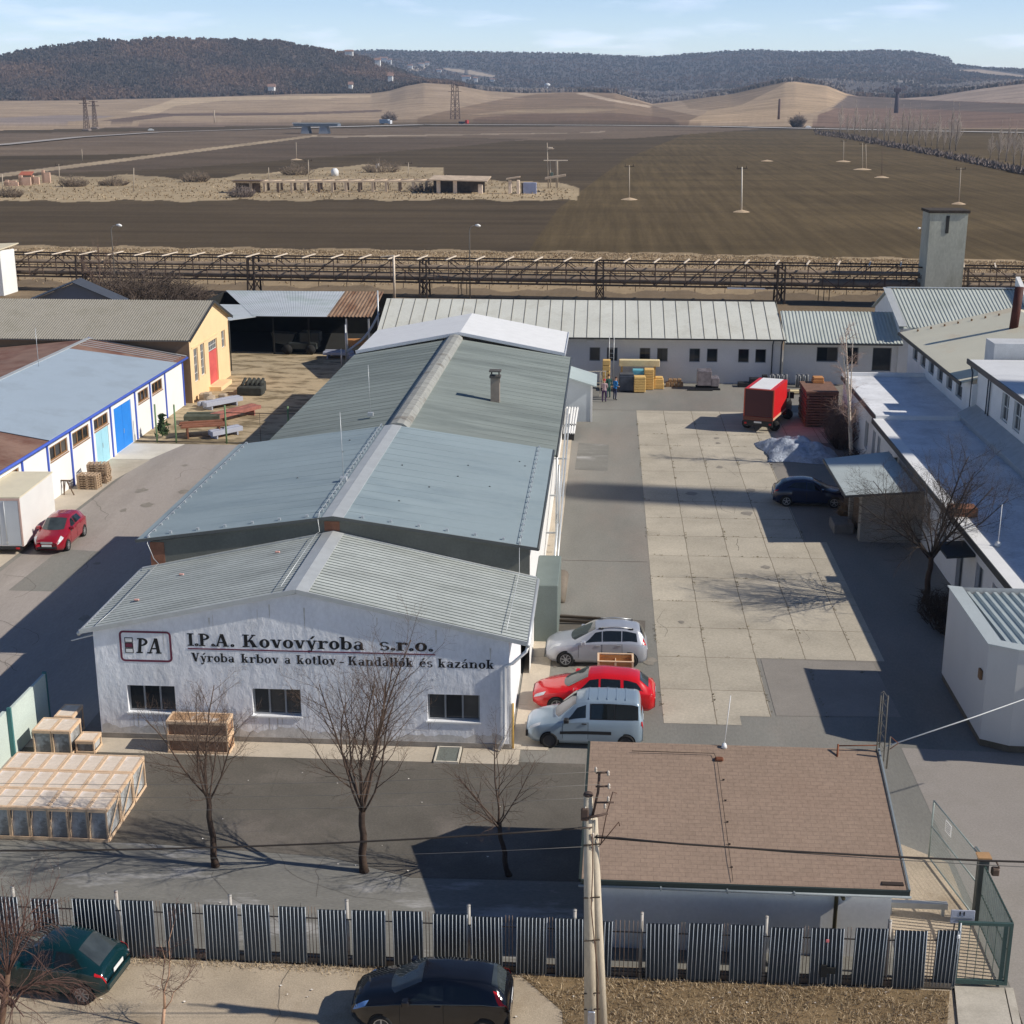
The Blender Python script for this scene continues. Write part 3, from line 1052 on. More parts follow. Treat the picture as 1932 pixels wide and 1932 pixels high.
cr = mb.build('corrugated_roof', [rooft, M('trough_dark_grey', S(88, 96, 93), rough=.85, var=.2, sc=.5, fine=.06)], hall)  # trough faces take a darker grey than the crests
mb = MB()
for s in (-1, 1):
    zz = (zl if s < 0 else zr_)
    xe = RX0 if s < 0 else RX1
    k = (AZ_+.06-zz)/abs(xe-XA)
    mb.sheet((XA, y0-.02, AZ_+.14), (XA+s*.42, y0-.02, AZ_+.14-.42*k), (XA+s*.42, y1, AZ_+.14-.42*k), (XA, y1, AZ_+.14), .02)
each(mb, 'ridge_cap', tin_lt, hall)
mb = MB()
for s in (-1, 1):
    zz = (zl if s < 0 else zr_)
    xe = RX0 if s < 0 else RX1
    mb.beam((xe, y0-.015, zz+.02), (XA, y0-.015, AZ_+.08), .04, .16)
    mb.beam((xe, y1-.03, zz+.04), (XA, y1-.03, AZ_+.10), .12, .05)
each(mb, 'rake_trim', tin_lt, hall)
mb = MB()
mb.tube([(RX0-.04, y0, zl-.06), (RX0-.04, y1, zl-.06)], .08, 8)
mb.tube([(RX1+.04, y0, zr_-.06), (RX1+.04, y1, zr_-.06)], .08, 8)
each(mb, 'gutter', galv, hall)
# right wall side: light lower annex strip and downpipes
mb = MB()
px = RX1+.03
mb.tube([(px, y0+.08, zr_-.12), (px-.05, y0+.08, zr_-.3), (XR+.12, FY-.08, zr_-.75), (XR-.14, FY-.08, zr_-.85), (XR-.14, FY-.08, .5), (XR-.32, FY-.25, .1)], .06, 8)
mb.tube([(XR+.05, FY+.10, 3.2), (XR+.05, FY+.10, .08)], .05, 8)
each(mb, 'downpipe', white_sheet, hall)
mb = MB()
mb.tube([(XR+.14, FY+.05, 1.75), (XR+.14, FY+.05, .03)], .035, 8)
mb.build('gas_pipe', M('yellow_paint', S(210, 170, 90), var=.1), hall)

# middle section
MY0, MY1 = 51.75, 67.65
MXL, MXR, MZE, MZA = -17.75, -2.75, 5.22, 6.36
mb = MB()
mb.poly([(MXL, MY0, 3.4), (MXR, MY0, 3.4), (MXR, MY0, MZE), (XA, MY0, MZA-.05), (MXL, MY0, MZE)])
mb.build('gable_wall', darkwall, hall)
mb = MB()
mb.box(MXL-.02, MXL+.55, MY0-.02, MY0+.02, 4.1, MZE-.02)
mb.box(XA-.35, XA+.25, MY0-.02, MY0+.02, MZA-.55, MZA-.16)
each(mb, 'brick_patch', rustbrick, hall)
mb = MB()
mb.poly([(MXL, MY0, 0), (MXL, MY0, MZE), (MXL, MY1, MZE), (MXL, MY1, 0)])
mb.poly([(MXR, MY0, 0), (MXR, MY1, 0), (MXR, MY1, MZE), (MXR, MY0, MZE)])
each(mb, 'side_wall', whitewall, hall)


def gable_roof(mb, xl, xr, xa, ze, za, y0, y1, t=.09):
    mb.prism([(xl, y0, ze), (xa, y0, za), (xa, y1, za), (xl, y1, ze)], (0, 0, -t))
    mb.prism([(xa, y0, za), (xr, y0, ze), (xr, y1, ze), (xa, y1, za)], (0, 0, -t))


mb = MB()
gable_roof(mb, -18.28, -2.48, XA, 5.30, 6.42, MY0-.12, MY1)
mb.build('sheet_roof', membrane, hall)
mb = MB()
k = (6.42-5.30)/(XA+18.28)
k2 = (6.42-5.30)/(-2.48-XA)
mb.sheet((XA-.03, MY0-.14, 6.45), (XA+.42, MY0-.14, 6.45-.45*k2), (XA+.42, MY1, 6.45-.45*k2), (XA-.03, MY1, 6.45), .02)
mb.sheet((XA-.42, MY0-.14, 6.45-.42*k), (XA-.035, MY0-.14, 6.45), (XA-.035, MY1, 6.45), (XA-.42, MY1, 6.45-.42*k), .02)
each(mb, 'ridge_cap', tin_lt, hall)
mb = MB()
mb.beam((-18.3, MY0-.14, 5.27), (XA, MY0-.14, 6.39), .04, .12)
mb.beam((-2.46, MY0-.14, 5.27), (XA, MY0-.14, 6.39), .04, .12)
each(mb, 'rake_trim', M('rake_dark', S(92, 94, 92), var=.1), hall)
# seams of the membrane and little conductor stands
mb = MB()
for y in np.arange(MY0+.9, MY1, 1.05):
    mb.beam((-18.2, y, 5.306), (XA-.45, y, 6.362), .03, .006)
    mb.beam((-2.56, y, 5.306), (XA+.45, y, 6.362), .03, .006)
mb.build('roof_seam', M('seam_grey', S(140, 154, 158), rough=.6, var=.05, fine=0), hall)
mb = MB()
pts = []
for i in range(24):
    y = MY0+.1+i*(MY1-MY0-.2)/23
    mb.box(XA-.62, XA-.54, y-.05, y+.05, 6.35, 6.47)
    pts.append((XA-.58, y, 6.48+.02*(i % 2)))
mb.tube(pts, .012, 4)
for X, Z in ((-17.85, 5.38), (-3.15, 5.42)):
    pts = []
    for i in range(20):
        y = MY0+.1+i*(MY1-MY0-.2)/19
        mb.box(X-.05, X+.05, y-.05, y+.05, Z-.05, Z+.06)
        pts.append((X, y, Z+.08))
    mb.tube(pts, .012, 4)
for (xe, ze_) in ((-18.1, 5.36), (-2.7, 5.36)):
    for i in range(1, 7):
        x = XA+(xe-XA)*i/7
        z = 6.44+(ze_-6.44)*i/7
        mb.box(x-.05, x+.05, MY0+.25, MY0+.35, z-.05, z+.07)
mb.tube([(XA-.58, MY0+.1, 6.48), (XA-.56, MY0-.2, 6.3), (XA-.5, MY0-.25, 5.85), (XA-.58, 51.2, 5.84), (XA-.58, 45.1, 5.84)], .012, 4)
mb.tube([(-17.85, MY0+.1, 5.46), (-17.8, MY0-.2, 5.2), (-17.55, MY0-.3, 4.6), (-17.3, 51.2, 4.5), (-17.35, 46.5, 4.45), (-17.6, 44.9, 4.3)], .014, 4)
mb.tube([(-3.15, MY0+.1, 5.5), (-3.15, MY0-.2, 5.3), (-3.15, MY0-.22, 4.35), (-3.2, 45.2, 4.4)], .012, 4)
mb.build('lightning_conductor', galv, hall)
for (x, y, z, h) in ((-12.2, 71.5, 6.1, 2.6), (-11.0, 57.2, 6.45, 2.9)):
    mb = MB()
    mb.tube([(x, y, z), (x-.06, y, z+h)], .014, 5)
    mb.box(x-.14, x+.14, y-.14, y+.14, z-.1, z+.08)
    mb.build('lightning_rod', galv, hall)
# little vent pipes and litter on the roofs
mb = MB()
for i in range(12):
    x, y = RND.uniform(-17, -3.5), RND.uniform(MY0+.6, MY1-.5)
    z = 6.42-abs(x-XA)*.1425+.02
    mb.bbox(x-.04, x+.04, y-.03, y+.03, z-.05, z+.03, .01)
each(mb, 'roof_clip', M('clip_grey', S(112, 120, 122), var=.1), hall)
mb = MB()
for x, y in ((-15.9, 49.6), (-12.3, 50.2), (-16.9, 47.3)):
    z = AZ_+.1-abs(x-XA)*sl_
    mb.bbox(x-.09, x+.09, y-.05, y+.05, z, z+.05, .015)
each(mb, 'roof_patch', M('pinkish', S(205, 160, 150), var=.1), hall)

# rear section
RY0, RY1 = MY1, 95.2
mb = MB()
mb.poly([(-17.0, RY0, 0), (-17.0, RY0, 4.9), (-17.0, RY1, 4.9), (-17.0, RY1, 0)])
mb.poly([(-2.75, RY0, 0), (-2.75, RY1, 0), (-2.75, RY1, 4.95), (-2.75, RY0, 4.95)])
mb.poly([(-17.0, 104.4, 0), (-17.0, 104.4, 4.9), (-2.95, 104.4, 4.9), (-2.95, 104.4, 0)])
mb.poly([(-17.0, RY1, 0), (-17.0, RY1, 4.9), (-17.0, 104.4, 4.9), (-17.0, 104.4, 0)])
mb.poly([(-2.95, RY1, 0), (-2.95, 104.4, 0), (-2.95, 104.4, 5.0), (-2.95, RY1, 5.0)])
mb.build('rear_wall', whitewall, hall)
mb = MB()
RA = -10.25
gable_roof(mb, -17.25, -2.32, RA, 5.0, 6.22, RY0, RY1, .1)
mb.build('felt_roof', felt, hall)
mb = MB()
for i in range(26):
    y = RY0+.5+i*1.04
    mb.beam((-17.2, y, 5.015), (RA-.8, y, 6.09), .04, .012)
    mb.beam((-2.36, y+.3, 5.012), (RA+.8, y+.3, 6.09), .05, .012)
mb.build('felt_seam', M('felt_seam_grey', S(124, 132, 128), var=.2, rough=.9), hall)
# rounded ridge ventilator in segments
mb = MB()
prof = [(-.56, 6.05), (-.52, 6.30), (-.32, 6.46), (0, 6.52), (.32, 6.46), (.52, 6.30), (.56, 6.05)]
ns = 24
for i in range(ns):
    ya, yb = RY0+.1+i*(RY1-RY0-.2)/ns, RY0+.1+(i+1)*(RY1-RY0-.2)/ns-.03
    vs = [(RA+x, y, z) for y in (ya, yb) for x, z in prof]
    n = len(prof)
    mb.add(vs, [(k, k+1, n+k+1, n+k) for k in range(n-1)]+[tuple(range(n-1, -1, -1)), tuple(range(n, 2*n))], False)
mb.build('ridge_ventilator', M('ventilator_tin', S(156, 156, 150), rough=.7, var=.12, sc=1.5, fine=.1, col2=S(116, 108, 98), c2sc=.9, c2lo=.54, c2hi=.64, c2amt=.7), hall)
mb = MB()
mb.tube([(-2.28, RY0, 4.95), (-2.28, RY1, 4.95)], .07, 8)
mb.tube([(-2.44, MY0, 5.22), (-2.44, MY1, 5.22)], .07, 8)
each(mb, 'gutter', M('dark_gutter', S(70, 74, 76), rough=.5, var=.1), hall)
# chimney
mb = MB()
mb.box(-6.36, -5.86, 77.35, 77.85, 5.3, 6.62)
mb.box(-6.36, -5.86, 77.35, 77.42, 6.62, 6.95).box(-6.36, -5.86, 77.78, 77.85, 6.62, 6.95)
ch = mb.build('chimney', M('chimney_render', S(150, 138, 126), var=.15, sc=2, rough=.9), hall)
mb = MB()
mb.box(-6.42, -5.80, 77.28, 77.92, 6.95, 7.06)
for x in (-6.34, -5.92):
    for y in (77.37, 77.76):
        mb.box(x, x+.05, y, y+.05, 6.62, 7.3)
mb.box(-6.44, -5.78, 77.26, 77.94, 7.3, 7.36)
mb.build('chimney_cap', M('cap_dark', S(88, 84, 80), var=.2), ch)
# bright white sheeted end bay
mb = MB()
gable_roof(mb, -17.15, -2.72, -9.95, 5.2, 6.56, RY1, 104.6, .14)
mb.build('white_roof', white_sheet, hall)
mb = MB()
mb.beam((-17.15, RY1-.05, 5.20), (-9.95, RY1-.05, 6.56), .12, .2)
mb.beam((-2.72, RY1-.05, 5.20), (-9.95, RY1-.05, 6.56), .12, .2)
mb.beam((-2.70, RY1, 5.16), (-2.70, 104.6, 5.16), .05, .2)
each(mb, 'white_trim', M('white_trim', (.62, .64, .68), rough=.6, var=.06), hall)
# pipes, switch cabinets on the yard side wall
mb = MB()
for x, z0, z1, y in ((-2.3, .3, 4.9, 68.4), (-2.15, .3, 4.6, 67.3)):
    mb.tube([(x, y, z1), (x, y, z0)], .05, 6)
mb.tube([(-2.2, 60.5, .55), (-2.2, 83.5, 3.9)], .06, 8)
mb.tube([(-2.05, 60.6, .55), (-2.05, 83.0, 3.7)], .05, 8)
for y in (62, 66.5, 71, 76, 81):
    z = .55+(y-60.5)*.1457
    mb.box(-2.75, -1.98, y-.04, y+.04, z-.14, z-.06)
mb.build('wall_pipe', galv, hall)
mb = MB()
mb.bbox(-2.75, -1.75, 55.2, 59.2, .02, 2.55, .04)
mb.build('wall_cabinet', M('cabinet_grey', S(112, 122, 118), rough=.5, var=.08), hall)
mb = MB()
for y in (57.4, 57.9):
    mb.beam((-1.75, y, .16), (.15, y, .10), .12, .1)
each(mb, 'bench_rail', M('dark_timber', S(70, 60, 48), var=.2), hall)
# brackets at the left eave
mb = MB()
for i in range(3):
    mb.beam((XL-.02, FY+.1+.45*i, 3.9-.12*i), (XL-.75, FY-.1+.45*i, 3.75-.12*i), .035)
mb.tube([(XL-.7, FY-.1, 3.76), (XL-.55, FY+1.2, 3.5)], .012, 4)
mb.build('wire_bracket', galv, hall)

# ---- lettering, each word a flat raised piece on the gable
LT = .10


def glyph(ch):
    """strokes: ('q', 4 pts) quads and ('a', cx, cy, rx, ry, a0, a1, thick) arcs; cap height 1, x height .66; returns strokes, width"""
    w, t, s = .20, .085, .09
    def stem(x, y0, y1, bot=True, top=True, sw=.10, lefttop=False):
        r = [('q', (x, y0), (x+w, y0), (x+w, y1), (x, y1))]
        if bot: r.append(('q', (x-sw, y0), (x+w+sw, y0), (x+w+sw, y0+t), (x-sw, y0+t)))
        if top: r.append(('q', (x-sw, y1-t), (x+w+(0 if lefttop else sw), y1-t), (x+w+(0 if lefttop else sw), y1), (x-sw, y1)))
        return r
    def dg(x0, y0, x1, y1, wd):
        return [('q', (x0, y0), (x0+wd, y0), (x1+wd, y1), (x1, y1))]
    def bowl(x0, x1, y0=-.02, y1=.68, tk=.2):
        return [('a', (x0+x1)/2, (y0+y1)/2, (x1-x0)/2, (y1-y0)/2, 0, 360, tk)]
    def ser(x, y, l=.16, r=.16):
        return [('q', (x-l, y), (x+r, y), (x+r, y+t), (x-l, y+t))]
    acute = lambda x: [('q', (x-.06, .76), (x+.05, .76), (x+.24, 1.0), (x+.06, 1.0))]
    X = .66
    if ch == 'I': return stem(.1, 0, 1), .42
    if ch == 'P': return stem(.1, 0, 1)+[('a', .28, .74, .40, .26, -90, 90, .18), ('q', (.28, .48), (.30, .48), (.30, .57), (.28, .57))]+[('q', (.2, .915), (.35, .915), (.35, 1), (.2, 1)), ('q', (.2, .48), (.35, .48), (.35, .565), (.2, .565))], .74
    if ch == 'A': return dg(.05, 0, .34, 1, .10)+dg(.56, 0, .30, 1, .22)+[('q', (.2, .28), (.6, .28), (.6, .37), (.2, .37))]+ser(.1, 0)+ser(.66, 0, .18, .18), .92
    if ch == 'K': return stem(.1, 0, 1)+dg(.26, .40, .62, 1, .11)+dg(.60, 0, .34, .58, .24)+ser(.66, .915, .14, .12)+ser(.70, 0, .16, .16), .94
    if ch == 'V': return dg(.34, 0, .08, 1, .24)+dg(.40, 0, .66, 1, .10)+ser(.18, .915, .18, .18)+ser(.70, .915, .14, .14), .88
    if ch in 'oó': return bowl(.04, .64)+(acute(.32) if ch == 'ó' else []), .68
    if ch == 'v': return dg(.26, 0, .06, X, .20)+dg(.34, 0, .50, X, .09)+ser(.14, X-t, .14, .14)+ser(.54, X-t, .11, .11), .68
    if ch in 'yý': return dg(.26, 0, .06, X, .20)+dg(.22, -.28, .50, X, .09)+[('a', .17, -.22, .10, .10, 0, 360, .1)]+ser(.14, X-t, .14, .14)+ser(.54, X-t, .11, .11)+(acute(.32) if ch == 'ý' else []), .68
    if ch == 'r': return stem(.1, 0, X, True, True, .09, True)+[('a', .46, .50, .17, .16, 30, 180, .11), ('a', .52, .54, .09, .09, 0, 360, .09)], .62
    if ch == 'b': return stem(.06, 0, 1, False, True, .09, True)+[('a', .36, .33, .32, .35, -150, 150, .19)], .72
    if ch in 'aá': return stem(.38, 0, .45, True, False, .06)+[('a', .30, .20, .25, .22, 30, 330, .17), ('a', .32, .44, .26, .24, 0, 160, .13)]+(acute(.28) if ch == 'á' else []), .70
    if ch == 's': return [('a', .28, .48, .24, .19, 20, 270, .14), ('a', .28, .18, .25, .20, -160, 90, .14)], .56
    if ch == 'k': return stem(.1, 0, 1, True, True, .09)+dg(.26, .26, .46, X, .10)+dg(.46, 0, .30, .40, .20)+ser(.52, X-t, .12, .12)+ser(.56, 0, .14, .14), .78
    if ch == 't': return stem(.12, .12, .88, False, False)+[('q', (.0, X-t), (.46, X-t), (.46, X), (.0, X)), ('a', .32, .16, .20, .18, 180, 330, .14)], .50
    if ch == 'l': return stem(.1, 0, 1, True, True, .09, True), .42
    if ch == 'n': return stem(.1, 0, X, True, True, .08, True)+stem(.50, 0, .44, True, False, .07)+[('a', .46, .42, .24, .26, 0, 150, .13)], .82
    if ch == 'd': return stem(.44, 0, 1, False, True, .09, True)+[('a', .36, .33, .32, .35, 30, 330, .19)]+ser(.62, 0, .05, .12), .76
    if ch in 'eé': return [('a', .34, .33, .30, .35, 20, 320, .19), ('q', (.16, .30), (.60, .30), (.60, .385), (.16, .385))]+(acute(.32) if ch == 'é' else []), .68
    if ch == 'z': return [('q', (.04, X-.1), (.54, X-.1), (.54, X), (.04, X)), ('q', (.04, 0), (.56, 0), (.56, .1), (.04, .1))]+dg(.04, .1, .32, X-.1, .22), .60
    if ch == '.': return [('a', .14, .10, .12, .12, 0, 360, .12)], .28
    if ch == '-': return [('q', (.04, .24), (.44, .24), (.44, .35), (.04, .35))], .48
    return [], .4


def write(mb, txt, x0, x1, z0, hgt, y, slant=0., z1=None):
    """letters fitted from x0 to x1, baseline from z0 to z1, on plane y facing -y"""
    z1 = z0 if z1 is None else z1
    gl = [glyph(c) for c in txt]
    tot = sum(g[1] for g in gl)
    sx = (x1-x0)/tot
    x = 0.
    lay = 0
    for st, wd in gl:
        for s in st:
            lay = (lay+1) % 9
            yy = y-.004-.0015*lay
            def pt(u, v):
                X_ = x0+(x+u)*sx+slant*v*hgt
                return (X_, yy, z0+(z1-z0)*(X_-x0)/max(x1-x0, 1e-6)+v*hgt)
            if s[0] == 'q':
                mb.poly([pt(*p) for p in s[1:]])
            else:
                _, cx, cy, rx, ry, a0, a1, tk = s
                n = max(4, int((a1-a0)/20))
                vs = []
                for k in range(n+1):
                    a = R(a0+(a1-a0)*k/n)
                    vs.append(pt(cx+rx*math.cos(a), cy+ry*math.sin(a)))
                    ti = tk*(.55+.45*abs(math.cos(a)))
                    vs.append(pt(cx+max(rx-ti, .0)*math.cos(a), cy+max(ry-ti*.8, .0)*math.sin(a)))
                mb.add(vs, [(2*k, 2*k+2, 2*k+3, 2*k+1) for k in range(n)])
        x += wd
    return mb


def fx(px): return -14.36+(px-352)*.018568


bz = lambda px: 3.625+(px-352)*.00004
for txt, a, b_ in (('I.P.A.', 352, 442), ('Kovovýroba', 457, 689), ('s.r.o.', 715, 818)):
    mb = write(MB(), txt, fx(a), fx(b_), bz(a), .47, FY)
    mb.build('painted_word', black, hall)
for txt, a, b_ in (('Výroba', 357, 441), ('krbov', 452, 525), ('a', 535, 548), ('kotlov', 558, 634), ('-', 639, 649), ('Kandallók', 656, 780), ('és', 790, 816), ('kazánok', 825, 932)):
    mb = write(MB(), txt, fx(a), fx(b_), 3.04+(a-357)*.00003, .33, FY)
    mb.build('painted_word', black, hall)
mb = MB()
mb.box(fx(352), fx(821), FY-.012, FY-.002, 3.50, 3.545)
mb.build('painted_underline', maroon, hall)
# framed emblem: three little boxes and slanted letters
lg = MB()
lx0, lx1, lz0, lz1, r_ = fx(221), fx(321), 2.98, 4.14, .16
ring = []
for (cx, cz, a0) in ((lx1-r_, lz1-r_, 0), (lx0+r_, lz1-r_, 90), (lx0+r_, lz0+r_, 180), (lx1-r_, lz0+r_, 270)):
    for k in range(5):
        a = R(a0+k*22.5)
        ring.append((cx, cz, math.cos(a), math.sin(a)))
vs = []
for (cx, cz, c, s) in ring:
    vs.append((cx+c*r_, FY-.012, cz+s*r_))
    vs.append((cx+c*(r_-.075), FY-.012, cz+s*(r_-.075)))
n = len(ring)
lg.add(vs, [(2*k, 2*((k+1) % n), 2*((k+1) % n)+1, 2*k+1) for k in range(n)])
em = lg.build('emblem_frame', maroon, hall)
mb = MB()
mb.m = 0
bx0, bx1 = fx(231), fx(247)
for k, z in enumerate((3.30, 3.50, 3.70)):
    mb.m = 0
    mb.box(bx0, bx1, FY-.010, FY-.002, z-.005, z+.185)
    mb.m = 2 if k == 1 else 1
    mb.box(bx0+.03, bx1-.03, FY-.014, FY-.003, z+.025, z+.155)
mb.build('emblem_box', [black, white_sheet, maroon], em)
mb = write(MB(), 'PA', fx(252), fx(303), 3.30, .57, FY, slant=.12)
mb.build('emblem_letter', black, em)
# ---------------------------------------------------------------- back workshop across the yard end
shedr = M('ribbed_tin', S(208, 208, 198), rough=.75, var=.06, sc=.3, fine=.05, fsc=6, col2=S(192, 190, 178), c2sc=.4, c2amt=.6)
bw = thing('workshop', 'long low white workshop closing the yard, under a pale seamed tin roof', 'workshop', (-2, 112, 0))
T = face((-18.0, 112, 0), 0)
mb = MB(T)
hs = []
for px_ in (1113, 1146, 1208, 1241, 1302, 1335, 1394, 1426):
    x = -2.95+(px_-1072)*(17.0/403)
    hs.append((x+18.0, x+18.0+.86, 1.72, 2.82))
mb.panel(32.1, 3.75, hs, .16)
mb.T = None
mb.poly([(14.1, 112, 0), (14.1, 124, 0), (14.1, 124, 3.75), (14.1, 118, 5.7), (14.1, 112, 3.75)])
mb.poly([(-18, 112, 3.75), (-18, 118, 5.7), (-18, 124, 3.75), (-18, 124, 0), (-18, 112, 0)])
mb.poly([(-18, 124, 0), (-18, 124, 3.75), (14.1, 124, 3.75), (14.1, 124, 0)])
mb.build('wall', whitewall, bw)
for h in hs:
    window(bw, T, *h, .16, 2, 1, MATS['frame_grey'], glass_mat(), .05, bars=False)
mb = MB()
mb.prism([(-18.4, 111.35, 3.72), (14.25, 111.35, 3.72), (13.95, 117.6, 5.82), (-18.4, 117.6, 5.82)], (0, 0, -.08))
mb.prism([(-18.4, 117.6, 5.82), (13.95, 117.6, 5.82), (14.25, 124.4, 3.6), (-18.4, 124.4, 3.6)], (0, 0, -.08))
mb.build('tin_roof', shedr, bw)
mb = MB()
for i in range(32):
    x = -18.0+i*1.035
    mb.beam((x, 111.36, 3.735), (x-.01, 117.6, 5.835), .04, .04)
mb.build('roof_seam', M('seam_dull_grey', S(120, 116, 104), var=.1, rough=.8), bw)  # seams in a duller grey than the sheets
mb = MB()
mb.beam((-18.4, 111.28, 3.66), (14.25, 111.28, 3.66), .12, .1)
mb.build('gutter', M('gutter_black', S(58, 58, 56), rough=.5, var=.1), bw)
mb = MB()
for x in (13.3, 14.0):
    mb.tube([(x, 111.3, 3.6), (x, 111.85, 3.2), (x, 111.85, .2)], .05, 6)
mb.build('downpipe', M('downpipe_dark', S(66, 72, 80), rough=.5, var=.1), bw)
mb = MB()
for x in (.35, .72):
    mb.tube([(x, 111.2, 0), (x, 111.2, 3.9)], .03, 5)
for z in np.arange(.4, 3.8, .35):
    mb.tube([(.35, 111.2, z), (.72, 111.2, z)], .015, 4)
mb.build('wall_ladder', galv, bw)
mb = MB()
mb.bbox(-1.45, -.85, 111.85, 111.99, 3.25, 3.42, .03)
mb.build('wall_lamp', white_sheet, bw)

# lower corrugated annex right of it
an = thing('annex', 'low white annex under a corrugated roof, between the workshop and the far gabled hall', 'annex', (18, 111, 0))
T = face((14.25, 112.3, 0), 0)
mb = MB(T)
hs = [(2.6, 4.3, 1.8, 3.0), (4.9, 5.9, 1.6, 3.0), (7.0, 8.5, 1.1, 3.0)]
mb.panel(9.2, 3.55, hs, .2)
mb.build('wall', whitewall, an)
for h in hs:
    window(an, T, *h, .2, 2, 1, MATS['frame_grey'], glass_mat(), .06, bars=False)
mb = MB()
mb.corr((14.2, 111.2, 3.5), (23.35, 111.2, 3.5), (23.3, 115.6, 5.35), (14.2, 115.6, 5.35), 33, .045)
mb.prism([(14.2, 111.2, 3.48), (23.35, 111.2, 3.48), (23.3, 115.6, 5.33), (14.2, 115.6, 5.33)], (0, 0, -.05))
mb.build('corrugated_roof', M('corr_grey', S(186, 191, 184), rough=.75, var=.08, sc=.5, col2=S(160, 166, 158)), an)
mb = MB()
mb.box(14.3, 23.2, 115.5, 115.58, 3.4, 5.28)
mb.build('rear_wall', whitewall, an)
mb = MB()
mb.beam((14.2, 111.12, 3.42), (23.3, 111.12, 3.42), .12, .1)
mb.build('gutter', MATS['gutter_black'], an)

# gabled hall further right with corrugated roof
fh = thing('gabled_hall', 'far gabled hall with a long corrugated roof and shaded side gable, before the concrete tower', 'hall', (30, 116, 0))
mb = MB()
mb.poly([(23.2, 112.2, 0), (23.2, 112.2, 4.75), (23.2, 117.6, 6.85), (23.2, 123, 4.75), (23.2, 123, 0)])
mb.poly([(23.2, 112.2, 0), (60, 112.2, 0), (60, 112.2, 4.75), (23.2, 112.2, 4.75)])
mb.poly([(60, 112.2, 0), (60, 123, 0), (60, 123, 4.75), (60, 117.6, 6.85), (60, 112.2, 4.75)])
mb.build('wall', whitewall, fh)
mb = MB()
mb.corr((23.65, 111.4, 4.72), (60, 111.4, 4.72), (60, 117.6, 7.0), (23.35, 117.6, 7.0), 122, .05)
mb.prism([(23.0, 111.4, 4.69), (60, 111.4, 4.69), (60, 117.6, 6.97), (23.0, 117.6, 6.97)], (0, 0, -.06))
mb.prism([(23.0, 117.6, 6.97), (60, 117.6, 6.97), (60, 123.6, 4.69), (23.0, 123.6, 4.69)], (0, 0, -.06))
mb.build('corrugated_roof', MATS['corr_grey'], fh)
mb = MB()
mb.beam((23.25, 111.35, 4.85), (23.0, 117.6, 7.08), .6, .05)
mb.beam((23.0, 117.6, 7.1), (60, 117.6, 7.1), .3, .06)
mb.box(23.25, 23.9, 111.2, 111.9, 4.55, 4.68)
mb.build('rake_trim', tin_lt, fh)
fp = thing('firewall', 'pale stepped firewall rising through the far corrugated roof behind the flue pipe', 'wall', (34.2, 117, 0))
mb = MB()
mb.prism([(33.4, 111.2, 4.5), (33.4, 118, 7.3), (33.4, 118, 8.0), (33.4, 111.2, 5.2)], (.35, 0, 0))
mb.build('parapet', whitewall, fp)

# cream metal roofed hall
cr_ = thing('cream_hall', 'hall with a wide rust stained cream roof sloping towards the yard', 'hall', (25, 95, 0))
mb = MB()
T = face((21.9, 102.5, 0), -90)
mb.T = T
hs = [(1.6+2.6*i, 3.2+2.6*i, 4.2, 5.0) for i in range(6)]
mb.panel(18.5, 5.65, hs, .2)
mb.T = None
mb.poly([(21.9, 102.5, 0), (21.9, 102.5, 5.65), (29.2, 102.5, 7.45), (36.5, 102.5, 5.65), (36.5, 102.5, 0)])
mb.poly([(21.9, 84.0, 0), (36.5, 84.0, 0), (36.5, 84.0, 5.65), (29.2, 84.0, 7.45), (21.9, 84.0, 5.65)])
mb.build('wall', whitewall, cr_)
for h in hs:
    window(cr_, T, *h, .2, 3, 1, MATS['frame_grey'], glass_mat(), .05, bars=False)
mb = MB()
mb.prism([(21.3, 84.3, 5.7), (29.2, 84.3, 7.6), (29.2, 103.0, 7.6), (21.3, 103.0, 5.7)], (0, 0, -.07))
mb.prism([(29.2, 84.3, 7.6), (37.1, 84.3, 5.7), (37.1, 103.0, 5.7), (29.2, 103.0, 7.6)], (0, 0, -.07))
mb.build('metal_roof', M('cream_metal', S(212, 207, 186), rough=.7, var=.05, sc=.3, fine=.03, col2=S(198, 168, 130), c2sc=.16, c2lo=.52, c2hi=.72, c2amt=.75), cr_)
mb = MB()
mb.beam((21.24, 84.2, 5.62), (21.24, 103.05, 5.62), .1, .2)
mb.build('fascia', M('fascia_dark', S(50, 48, 46), rough=.6, var=.1), cr_)
mb = MB()
for i in range(7):
    mb.bbox(22.3+i*.9, 22.42+i*.9, 101.9-.12*i, 102.02-.12*i, 5.9+.216*i, 6.1+.216*i, .02)
mb.build('roof_vent', M('vent_brown', S(120, 92, 66), var=.1), cr_)
fl = thing('flue_pipe', 'dark rust coloured flue pipe standing over the cream roof', 'flue', (27.4, 96.2, 0))
mb = MB()
mb.tube([(27.4, 96.2, 6.6), (27.55, 96.2, 9.9)], .30, 10)
mb.build('pipe', M('flue_rust', S(74, 34, 28), rough=.7, var=.25, sc=1.5), fl)

